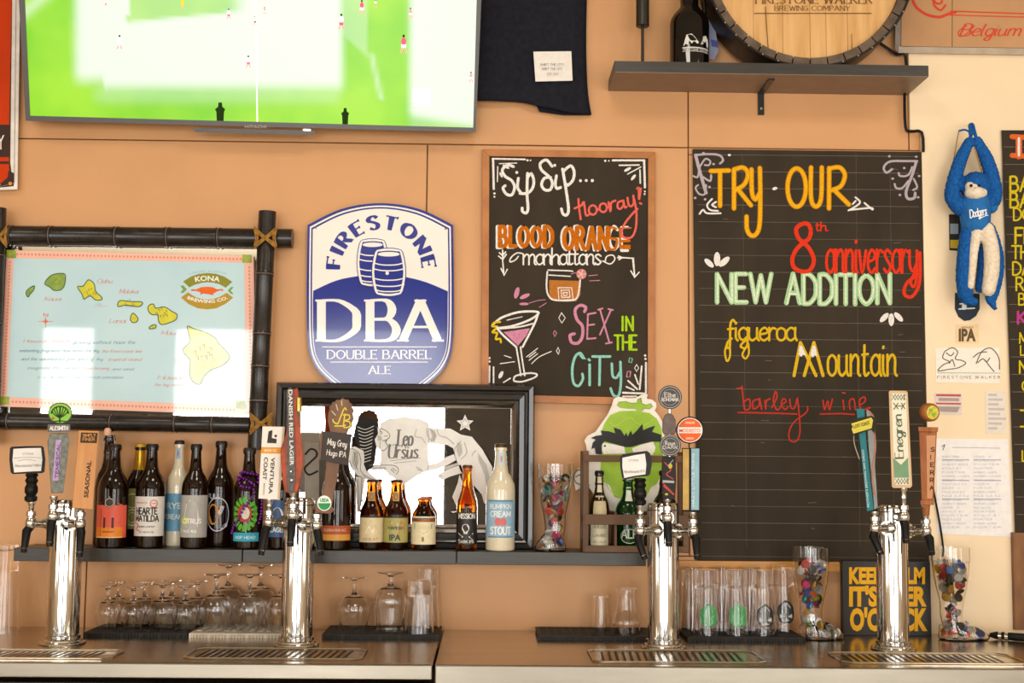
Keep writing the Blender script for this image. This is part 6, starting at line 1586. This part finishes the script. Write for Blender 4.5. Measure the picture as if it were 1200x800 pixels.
# rod lying on the counter at the right
t = thing('black_rod', 'black and silver rod lying on the counter at the right edge', 'utensil', PZ(1180, 748, Z_CT))
a, b_ = Vector((P(1160, 740, .12).x, -.12, Z_CT + .012)), Vector((P(1225, 752, .2).x, -.2, Z_CT + .012))
obj('shaft', MB().tube([a, a.lerp(b_, .12), a.lerp(b_, .9), b_], [.006, .011, .011, .006], 14), BLACKP, t)
obj('silver_band', MB().tube([a.lerp(b_, .16), a.lerp(b_, .22)], .0118, 14), CHROME, t)
obj('silver_band', MB().tube([a.lerp(b_, .28), a.lerp(b_, .34)], .0118, 14), CHROME, t)
# ------------------------------------------------------------------ beer towers with faucets and tap handles
def turned(mb, p, pr_, seg=20): return mb.lathe(pr_, p, seg)
def beer_tower(px, ytop, label, faucets, d=.33):
    """faucets: (px body, y body, y handle bottom, spout lean px, spout tip y)"""
    s_ = S(d); cx = P(px, 700, d).x
    t = thing('beer_tower', label, 'beer tower', Vector((cx, -d, Z_CT)), group='chrome three-faucet beer towers')
    r = .0415; zt = P(px, ytop, d).z
    o = Vector((cx, -d, 0))
    obj('flange', MB().lathe([(.058, Z_CT), (.060, Z_CT + .002), (.059, Z_CT + .005), (.050, Z_CT + .007), (.049, Z_CT + .011), (r + .004, Z_CT + .013), (r + .004, Z_CT + .022), (r, Z_CT + .024)], o, 48), CHROME, t)
    obj('column', MB().lathe([(r, Z_CT + .002), (r, zt - .012), (r * .98, zt - .004), (r * .9, zt)], o, 56), CHROME, t)
    obj('top_seam', MB().lathe([(r + .0008, zt - .020), (r + .0008, zt - .017)], o, 56, cap=False), GREYFR, t)
    out = []
    for i, (fx, fy, hy, lean, ty) in enumerate(faucets):
        dx = (fx - px) / s_; rc = .112; dy = math.sqrt(max(.0005, rc * rc - dx * dx)) if abs(dx) < rc else .03
        df = d + dy; c = P(fx, fy, df); a = Vector((cx + dx * .30, -d - dy * .30, c.z - .002)); u = Vector((c.x - cx, c.y + d, 0)).normalized()
        fa = MB()
        fa.tube([a, a + u * .018, a + u * .018, a + u * .030, a + u * .030, c], [.019, .019, .013, .013, .010, .010], 18)
        fa.lathe([(.0001, -.018), (.009, -.016), (.0135, -.006), (.0145, .003), (.012, .012), (.0095, .014), (.0095, .018), (.0125, .020), (.0125, .030), (.009, .032)], c, 22)
        sp0 = c - u * .0 + Vector((0, 0, -.008))
        f_ = obj('faucet', fa, CHROME, t)
        hb = P(fx, hy, df)
        H_ = hb.z - c.z
        obj('lever', MB().lathe([(.006, .030), (.0062, H_ * .5 + .01), (.0078, H_ * .5 + .012), (.0066, H_ - .01), (.0098, H_ - .004), (.0098, H_ + .002)] if H_ > .04 else [(.006, .028), (.009, max(H_, .032))], c, 18), CHROME, f_)
        tip = P(fx + lean, ty, df + .02)
        e1 = sp0 + Vector((0, 0, -.012)) + u * .010
        obj('spout', MB().tube([sp0, e1, e1.lerp(tip, .55), tip], [.011, .0115, .0095, .0082], 16), BLACKP, f_)
        obj('spout_ring', MB().tube([e1.lerp(tip, .80), e1.lerp(tip, .86)], .0098, 16), mat('dark_chrome', '6a6662', rough=.15, metal=1), f_)
        out.append((df, fx, hy, hb))
    return t, out

def sign_knob(t, s, df, hb, q_out, q_in, hx, y0, y1, words, lbl):
    """curved-sided black tap sign on a turned black grip"""
    zt, zb2 = P(hx, y0, df).z, P(hx, y1, df).z; L_ = zt - zb2
    base = Vector((hb.x, -df, zb2))
    h = obj('tap_handle', MB().lathe([(.010, 0), (.0155, .004), (.0165, L_ * .16), (.012, L_ * .24), (.0165, L_ * .34), (.0165, L_ * .5), (.0125, L_ * .62), (.0165, L_ * .74), (.0125, L_ * .84), (.0165, L_ * .93), (.013, L_)], base, 24).fill(s, q_out, .012, .024, sm=False), BLACKP, t, label=lbl)
    obj('sign_face', MB().fill(s, q_in, .0128), mat('tap_sign_white', 'e4ded8', rough=.35, noise=.04), h)
    m_ = MB()
    for i, (w_, x, y, hh, W) in enumerate(words): m_.text(s, w_, x, y, hh, W, sw=.13, e=.0136, rot=.04)
    obj('sign_lettering', m_, ink('8a8884'), h)

# ---- leftmost tower
t, fc = beer_tower(75, 585, 'leftmost chrome beer tower with white sign, tree and seasonal handles',
                   [(36, 613, 588, -8, 647), (62, 605, 582, -4, 640), (94, 614, 597, -1, 652)])
df, fx, hy, hb = fc[0]; s = Sub(F(df), 0, 510, 5.33)
sign_knob(t, s, df, hb, [(62, 78), (75, 70), (160, 66), (262, 66), (274, 76), (284, 150), (278, 228), (262, 236), (170, 238), (80, 242), (66, 230), (58, 150)],
          [(84, 84), (160, 80), (256, 78), (264, 150), (256, 222), (170, 226), (88, 232), (78, 155)], 32, 554, 588, [('STONE', 140, 122, 12, 70), ('Mandarina Halia', 95, 198, 16, 158)], 'black sign handle with a white face')
obj('sign_line', MB().stroke(s, [(86, 142), (170, 136), (256, 140)], 2.5, .0136).stroke(s, [(110, 160), (165, 150), (225, 158)], 2.5, .0136), ink('8a8884'), t.children[-1])
df, fx, hy, hb = fc[1]; s = Sub(F(df), 0, 460, 4.0)
h = obj('tap_handle', MB().fill(s, [(234, 190), (318, 190), (326, 230), (296, 470), (240, 470), (222, 230)], .010, .020), mat('smoky_clear_resin', '7d7f74', rough=.3, spec=.35, noise=.25, nscale=90, col2='54564c'), t, bev=.002, label='grey textured handle with a lilac strip and a round green tree badge on top')
obj('lilac_strip', MB().fill(s, [(262, 220), (288, 220), (274, 412), (246, 412)], .0112, .001), ink('b89ac0'), h)
obj('strip_lettering', MB().text(s, 'TEMESCAL', 273, 400, 15, 165, sw=.2, e=.0118, rot=PI / 2 - .06), ink('4a3a78'), h)
obj('name_plate', MB().fill(s, [(224, 148), (328, 148), (330, 184), (222, 184)], .014, .022), ink('5f5c58', rough=.3), h)
obj('plate_lettering', MB().text(s, 'ALESMITH', 234, 175, 18, 84, sw=.2, e=.0148), ink('e8e4de'), h)
obj('badge_disc', MB().fill(s, ell(282, 96, 57, 50, 32), .012, .016), ink('2e3a16', rough=.3), h)
obj('tree_badge', MB().fill(s, ell(282, 96, 52, 45, 32), .0126), ink('86c23a', rough=.35), h)
m_ = MB().stroke(s, [(280, 138), (280, 100), (282, 70)], 7, .0132)
for a in (-1.15, -.75, -.4, .4, .75, 1.15): m_.stroke(s, [(280, 118), (280 + 22 * math.sin(a), 112 - 14 * math.cos(a)), (280 + 42 * math.sin(a), 104 - 38 * math.cos(a))], 4.5, .0134)
for k in range(12): a = -1.4 + k * .255; m_.fill(s, ell(281 + 40 * math.sin(a), 100 - 36 * math.cos(a), 5, 4, 8), .0137 + .00002 * (k % 3))
m_.stroke(s, [(235, 138), (282, 132), (330, 138)], 5, .0133)
obj('tree_print', m_, ink('22340e'), h); obj('red_dot', MB().fill(s, ell(248, 119, 6, 6, 12), .0142), ink('d04a28'), h)
df, fx, hy, hb = fc[2]; s = F(df)
h = obj('tap_handle', MB().fill(s, [(92, 504), (116, 505), (108.5, 597), (84.5, 595)], .012, .024), mat('light_tap_wood', 'c98d4c', rough=.4, nscale=8, col2='bd7f3f', stretch=(6, 6, 1)), t, bev=.0015, label='plain light wood block handle reading SEASONAL')
obj('handle_lettering', MB().btext(s, 'SEASONAL', 103, 583, 5.0, 43, .0132, bold=.02, rot=PI / 2 + .0 - .09), ink('33261c'), h)
bm_ = obj('burnt_mark', MB().fill(s, [(95, 506.5), (114.5, 507), (113.3, 519), (94, 518.5)], .0128), ink('3a2a1c'), h)
obj('mark_lettering', MB().text(s, 'SIMPLY', 97, 511.5, 3.2, 15, sw=.2, e=.0134).text(s, 'FINER', 97, 516.3, 3.4, 14, sw=.2, e=.0134), ink('c98d4c'), bm_)

# ---- second tower
t, fc = beer_tower(348.5, 583, 'second chrome beer tower from left with white, orange and wooden paddle handles',
                   [(315, 612, 585, -9, 650), (343, 604, 577, -3, 640), (371, 616, 602, 5, 650)])
s0 = lambda d_: Sub(F(d_), 290, 440, 4.444)
df, fx, hy, hb = fc[0]; s = s0(df)
h = obj('tap_handle', MB().fill(s, [(78, 264), (194, 266), (166, 646), (57, 640)], .012, .026), mat('white_tap_block', 'e4ddd2', rough=.4, noise=.03), t, bev=.001, label='white block handle with an orange band and dark vertical lettering')
obj('side_edge', MB().fill(s, [(183, 268), (195, 267), (168, 645), (156, 640)], .0128, .002), mat('tan_wood_edge', 'c8b08c', rough=.5), h)
obj('orange_band', MB().fill(s, [(72, 372), (178, 374), (175, 406), (69, 404)], .0128), ink('e0942c'), h)
m_ = MB().btext(s, 'VENTURA', 124, 425, 20, 190, .0134, bold=.015, rot=-PI / 2 - .075).btext(s, 'COAST', 88, 424, 20, 118, .0134, bold=.015, rot=-PI / 2 - .075).btext(s, 'BREWING', 84, 560, 8, 60, .0134, rot=-PI / 2 - .075)
m_.fill(s, [(110, 290), (130, 283), (126, 325), (152, 330), (150, 352), (102, 350)], .0134).fill(s, ell(147, 314, 7, 7, 12), .0134)
obj('handle_lettering', m_, ink('39322f'), h); obj('band_lettering', MB().text(s, 'BREW CO', 88, 395, 12, 62, sw=.18, e=.0134), ink('f2e4c8'), h)
df, fx, hy, hb = fc[1]; s = s0(df)
h = obj('tap_handle', MB().fill(s, smooth_line([(246, 70), (262, 66), (268, 120), (262, 190), (275, 290), (290, 420), (280, 520), (258, 605), (195, 605), (180, 500), (172, 400), (188, 340), (206, 280), (212, 190), (206, 80), (225, 70)], True, 2), .010, .022),
        mat('orange_amber_resin', 'b8460f', rough=.35, spec=.25, nscale=25, col2='7a3010'), t, bev=.003, label='tall orange handle with a silver strip of white vertical lettering')
obj('silver_strip', MB().fill(s, smooth_line([(205, 75), (238, 72), (240, 200), (246, 350), (250, 470), (246, 560), (236, 612), (220, 612), (206, 560), (205, 420), (210, 250), (206, 150)], True, 2), .014, .004), mat('silver_strip', '57504a', rough=.45, metal=.3, noise=.4, nscale=160), h)
obj('gold_collar', MB().tube([s.at(268, 115, .006), s.at(268, 186, .006)], [.0072, .0082], 18), mat('gold_collar', 'b89a4c', rough=.25, metal=.8), h)
obj('handle_lettering', MB().btext(s, 'DANISH RED LAGER', 214, 74, 20, 395, .0146, bold=.02, rot=-PI / 2 + .02), ink('e2ddd6'), h)
obj('chrome_knob', MB().ball(s.at(230, 545, .012), .006, 14, 9).ball(s.at(226, 500, .012), .005, 14, 9), CHROME, h)
df, fx, hy, hb = fc[2]; s = s0(df)
WD = mat('paddle_wood', '7a5434', rough=.5, nscale=12, col2='654226', stretch=(5, 5, 1))
h = obj('tap_handle', MB().fill(s, [(432, 300), (418, 240), (420, 200), (428, 170), (424, 160), (438, 152), (440, 138), (456, 136), (464, 124), (480, 126), (494, 116), (510, 124), (528, 124), (532, 140), (546, 148), (546, 166), (556, 180), (550, 200), (556, 225), (546, 245), (544, 268), (528, 280), (520, 302), (480, 460), (440, 680), (455, 700), (430, 720), (355, 712), (352, 690), (378, 655), (400, 560), (412, 450)], .006, .014), WD, t, bev=.001, label='carved brown wooden paddle handle with a small chalkboard')
obj('chalk_sign', MB().fill(s, [(392, 288), (545, 305), (522, 468), (380, 440)], .014, .008), mat('tap_chalkboard', '352c27', rough=.6, noise=.1), h, bev=.001)
obj('sign_edge', MB().fill(s, [(384, 286), (394, 288), (382, 441), (370, 434)], .013, .010), WD, h)
obj('sign_lettering', MB().text(s, 'May Grey', 416, 358, 32, 100, sw=.11, e=.0148, rot=-.16).text(s, 'Hugo IPA', 412, 412, 28, 100, sw=.11, e=.0148, rot=-.14), ink('e4ddd4'), h)
m_ = MB()
for p in ([(500, 178), (485, 215), (470, 250), (448, 240), (445, 228)], [(455, 262), (490, 262), (510, 258)], [(508, 200), (500, 262), (515, 270), (535, 262), (530, 240), (508, 235), (530, 225), (528, 205), (500, 205)], [(500, 178), (508, 168), (515, 178)]): m_.stroke(s, p, 7, .0068)
obj('yellow_script', m_, ink('d8c244'), h)
m_ = MB()
for p in ([(462, 150), (470, 180)], [(490, 132), (492, 155)], [(440, 185), (458, 205)]): m_.stroke(s, p, 5, .0068, sm=False)
obj('carved_line', m_, ink('cdb89c'), h)
sl = obj('round_seal', MB().fill(s, ell(400, 664, 37, 40, 26), .0075, .001), ink('e9ebe4', rough=.4), h)
obj('seal_half', MB().fill(s, [(x, y) for x, y in ell(400, 664, 32, 35, 18, 0, PI)], .0082), ink('2f9150'), sl)
obj('seal_lettering', MB().text(s, 'USDA', 380, 656, 16, 42, sw=.2, e=.0082), ink('2f9150'), sl)

# ---- third tower
t, fc = beer_tower(777, 589, 'third chrome beer tower from left with round black and orange badges',
                   [(750, 622, 592, 6, 655), (782, 607, 585, 2, 640), (812, 622, 601, 5, 655)])
s0 = lambda d_: Sub(F(d_), 720, 440, 3.636)
df, fx, hy, hb = fc[0]; s = s0(df)
sign_knob(t, s, df, hb, [(24, 345), (36, 334), (90, 326), (138, 320), (152, 330), (160, 375), (152, 420), (142, 428), (90, 432), (44, 444), (32, 434), (24, 385)],
          [(34, 350), (90, 338), (130, 332), (136, 378), (132, 420), (88, 426), (42, 436), (34, 390)], 747, 560, 592, [('STONE', 62, 366, 8, 42), ('Westbound IPA', 42, 415, 11, 88)], 'black sign handle with a white face reading a pale ale name')
df, fx, hy, hb = fc[1]; s = s0(df)
PEW = mat('pewter_badge', '3e3a37', rough=.45, metal=.2, noise=.15, nscale=60); PEL = ink('a39e98', rough=.5)
h = obj('tap_handle', MB().fill(s, [(203, 345), (260, 345), (263, 440), (258, 528), (206, 528), (200, 440)], .010, .020), mat('black_tap_body', '231f1e', rough=.5, spec=.25, noise=.1), t, bev=.002, label='stacked black pewter handle with two round badges')
for (cx, cy, rr) in ((237, 92, 51), (238, 297, 46)):
    b_ = obj('round_badge', MB().fill(s, ell(cx, cy, rr, rr, 36), .016, .020), PEW, h, bev=.0012)
    obj('badge_ring', MB().stroke(s, ell(cx, cy, rr * .88, rr * .88, 36), 3, .0166, closed=True, sm=False).stroke(s, ell(cx, cy, rr * .66, rr * .66, 30), 1.8, .0166, closed=True, sm=False), PEL, b_)
    m_ = MB().text(s, 'Elbe' if cy < 200 else 'Roun', cx - rr * .45, cy - 1, rr * .36, rr * .9, sw=.16, e=.0168).text(s, 'BOHEMIAN' if cy < 200 else 'DARK', cx - rr * .68, cy + rr * .32, rr * .26, rr * 1.36, sw=.18, e=.0168)
    obj('badge_lettering', m_, ink('cfcac4'), b_)
obj('neck_piece', MB().fill(s, [(203, 235), (205, 190), (214, 168), (232, 158), (250, 168), (261, 190), (263, 235), (256, 250), (210, 250)], .012, .018), mat('antique_pewter', '5a4a42', rough=.4, metal=.4, noise=.2, nscale=50), h, bev=.002)
obj('stem_rod', MB().tube([s.at(235, 140, .004), s.at(235, 350, .004)], .004, 10), CHROME, h)
m_ = MB().stroke(s, [(215, 370), (240, 400), (222, 420), (250, 440)], 5, .0108).stroke(s, [(212, 470), (252, 505)], 8, .0108).stroke(s, [(205, 455), (240, 490)], 4, .0108); obj('red_print', m_, ink('b04440'), h)
obj('yellow_print', MB().fill(s, ell(238, 385, 9, 11, 12), .0112).fill(s, ell(222, 505, 7, 5, 10), .0112), ink('b8b040'), h)
obj('grey_print', MB().fill(s, [(206, 445), (255, 448), (255, 458), (206, 455)], .0112).stroke(s, [(250, 360), (232, 380)], 3, .0112), ink('a8a8a8'), h)
df, fx, hy, hb = fc[2]; s = s0(df)
h = obj('tap_handle', MB().fill(s, [(288, 308), (366, 308), (364, 582), (288, 578)], .006, .012).fill(s, ell(322, 232, 60, 58, 36), .010, .016), mat('black_handle_core', '151312', rough=.5, spec=.2), t, bev=.001, label='handle of a yellow and a blue blade under a round orange badge')
obj('yellow_blade', MB().fill(s, [(291, 312), (318, 312), (318, 572), (291, 572)], .012, .008), mat('ochre_blade', 'c0983a', rough=.4, noise=.15, nscale=40), h, bev=.0008)
bb = obj('blue_blade', MB().fill(s, [(327, 310), (362, 310), (361, 572), (327, 572)], .012, .008), mat('pale_blue_blade', '86aebc', rough=.4, noise=.08), h, bev=.0008)
obj('blade_lettering', MB().text(s, 'HAZY LITTLE THING', 340, 556, 9, 225, sw=.16, e=.0126, rot=PI / 2), ink('e2ecee'), bb)
ob = obj('orange_badge', MB().fill(s, ell(322, 232, 53, 52, 36), .0108), ink('e8621c', rough=.5), h)
obj('badge_white', MB().stroke(s, ell(322, 232, 52, 51, 36), 3, .0114, closed=True, sm=False).fill(s, [(273, 220), (371, 220), (371, 245), (273, 245)], .0112), ink('f0ece6', rough=.35), ob)
obj('badge_lettering', MB().btext(s, 'MODESTO', 277, 241, 15, 90, .0118, bold=.02), ink('e8621c'), ob)
obj('badge_small_lettering', MB().text(s, 'HANGAR', 302, 205, 9, 40, sw=.16, e=.0118).text(s, 'BREW', 306, 272, 9, 32, sw=.16, e=.0118), ink('f6d8c0'), ob)

# ---- rightmost tower
t, fc = beer_tower(1046, 591, 'rightmost chrome beer tower with teal, cream and copper handles',
                   [(1025, 619, 600, 8, 650), (1059, 606, 572, 3, 636), (1085, 622, 592, 7, 650)])
s0 = lambda d_: Sub(F(d_), 970, 440, 4.0)
df, fx, hy, hb = fc[0]; s = s0(df)
TEAL = mat('teal_tap', '127078', rough=.45, spec=.3, noise=.06)
h = obj('tap_handle', MB().fill(s, [(134, 155), (172, 155), (180, 300), (198, 470), (216, 628), (184, 636), (168, 470), (150, 300)], .010, .018), TEAL, t, bev=.001, label='slanted teal blade handle with a yellow flag')
obj('bottle_side', MB().fill(s, [(180, 160), (200, 165), (216, 195), (218, 260), (226, 330), (222, 420), (228, 500), (236, 620), (218, 628), (205, 480), (190, 320)], .006, .010), mat('clear_brown_side', '5d5a4c', rough=.15, noise=.2, nscale=40), h, bev=.001)
obj('copper_line', MB().stroke(s, [(186, 162), (215, 195), (220, 270), (224, 340), (212, 420), (210, 500), (222, 560)], 7, .0068), ink('a0603a', rough=.3), h)
obj('pale_line', MB().stroke(s, [(122, 270), (125, 320), (148, 390)], 4, .0068), ink('9a968a', rough=.3), h)
fl = obj('yellow_flag', MB().fill(s, [(104, 228), (108, 205), (206, 188), (232, 205), (228, 270), (212, 250), (118, 282), (105, 262)], .016, .006), ink('23200f'), h)
obj('flag_face', MB().fill(s, [(110, 225), (204, 196), (212, 208), (206, 246), (120, 272), (112, 250), (118, 240)], .0168), ink('cfbf3c', rough=.4), fl)
obj('flag_lettering', MB().text(s, 'LOST COAST', 124, 246, 14, 76, sw=.18, e=.0174, rot=.26), ink('6a6018'), fl)
obj('handle_lettering', MB().btext(s, "MOTHER'S BREWING SAN DIEGO", 196, 615, 11, 270, .0108, rot=PI / 2 + .10), ink('cfe6e4'), h)
df, fx, hy, hb = fc[1]; s = s0(df)
h = obj('tap_handle', MB().fill(s, [(286, 74), (296, 70), (366, 71), (375, 78), (396, 516), (388, 526), (308, 527), (300, 520)], .012, .022), mat('pale_wood_block', 'd2b48c', rough=.45, nscale=10, col2='c6a478', stretch=(6, 6, 1)), t, bev=.0015, label='cream block handle with green blackletter lettering and a green flag')
fa = obj('cream_face', MB().fill(s, [(298, 84), (366, 84), (384, 512), (314, 512)], .0128), ink('e6dcc4', rough=.4), h)
obj('green_flag', MB().fill(s, [(308, 386), (344, 418), (376, 384), (381, 478), (313, 478)], .0134), ink('6f946e', rough=.4), fa)
m_ = MB()
for x0, y0 in ((300, 88), (316, 482)):
    for k in range(5): m_.stroke(s, [(x0 + k * 14, y0), (min(x0 + k * 14 + 18, x0 + 64), y0 + 26)], 2.4, .0134, sm=False); m_.stroke(s, [(x0 + k * 14, y0 + 26), (min(x0 + k * 14 + 18, x0 + 64), y0)], 2.4, .0134, sm=False)
for p in ([(308, 128), (330, 155)], [(330, 128), (310, 158)], [(345, 128), (362, 155)], [(362, 128), (345, 158)], [(326, 142), (350, 142)]): m_.stroke(s, p, 4, .0136, sm=False)
m_.text(s, 'Enegren', 356, 385, 40, 205, sw=.14, e=.0138, rot=PI / 2 + .05, cal=(.06, .2), sp=.1)
obj('face_lettering', m_, ink('4e6450'), fa)
df, fx, hy, hb = fc[2]; s = s0(df)
COP = mat('copper_wood', 'a8683c', rough=.5, spec=.25, nscale=12, col2='8c5028', stretch=(6, 6, 1))
h = obj('tap_handle', MB().fill(s, [(428, 262), (512, 262), (496, 585), (440, 585)], .014, .026), COP, t, bev=.002, label='copper-coloured column handle with vertical dark letters under a round yellow lens')
obj('collar', MB().fill(s, [(424, 240), (518, 242), (516, 264), (426, 262)], .017, .032).fill(s, [(434, 584), (500, 584), (498, 606), (436, 606)], .017, .032), COP, h, bev=.001)
ft = obj('face_plate', MB().fill(s, [(462, 280), (506, 280), (490, 575), (466, 575)], .0148), ink('c48a60', rough=.4), h)
m_ = MB()
for i, ch in enumerate('SIERRA'): m_.text(s, ch, 484 - i * .9, 355 + i * 36, 19, 16 if ch != 'I' else .3, sw=.2, e=.0156)
obj('face_lettering', m_, ink('3a1c12'), ft)
for (px_, py_) in ((484, 268), (482, 592)): obj('rivet', MB().ball(s.at(px_, py_, .017), .0016, 8, 5), CHROME, h)
c0 = s.at(462, 172, -.002); c1 = s.at(490, 172, .026)
kn = obj('round_head', MB().tube([c0, c0.lerp(c1, .12), c0.lerp(c1, .5), c0.lerp(c1, .88), c1], [.021, .0235, .0245, .0235, .0205], 32), COP, h)
ax = (c1 - c0).normalized(); ux_ = Vector((0, 0, 1)).cross(ax).normalized() * 1
L_ = Loc(c1 + ax * .0004, ux_, ax.cross(ux_)); 
if L_.n.dot(CP - c1) < 0: L_ = Loc(c1 + ax * .0004, -ux_, ax.cross(-ux_))
obj('yellow_lens', MB().fill(L_, ell(0, 0, .0175, .0175, 28), .0008), mat('yellow_lens', 'd3c81c', rough=.3, noise=.25, nscale=120), kn)
obj('lens_mark', MB().fill(L_, ell(.003, -.006, .006, .005, 14), .0016).fill(L_, ell(-.004, .006, .005, .004, 12), .0016), ink('8fa83a'), kn)
obj('shank_cone', MB().lathe([(.0085, hb.z - .026), (.011, hb.z + .002)], (hb.x, hb.y, 0), 18), COP, h)

# grey card with a black swirl behind the second tower
f = F(.13)
t = thing('swirl_card', 'small grey card with a black swirl between the orange and paddle tap handles', 'card', Vector((P(364, 640, .13).x, -.13, Z_SH)))
obj('card', MB().fill(f, [(357, 518), (374, 518.5), (374, 640), (357, 640)], 0, .004), ink('8c857c'), t)
obj('swirl', MB().stroke(f, [(358, 532), (364, 526), (370, 528), (371, 534), (364, 541), (357, 549), (362, 556), (372, 552)], 2.2, .0006), ink('191716'), t)
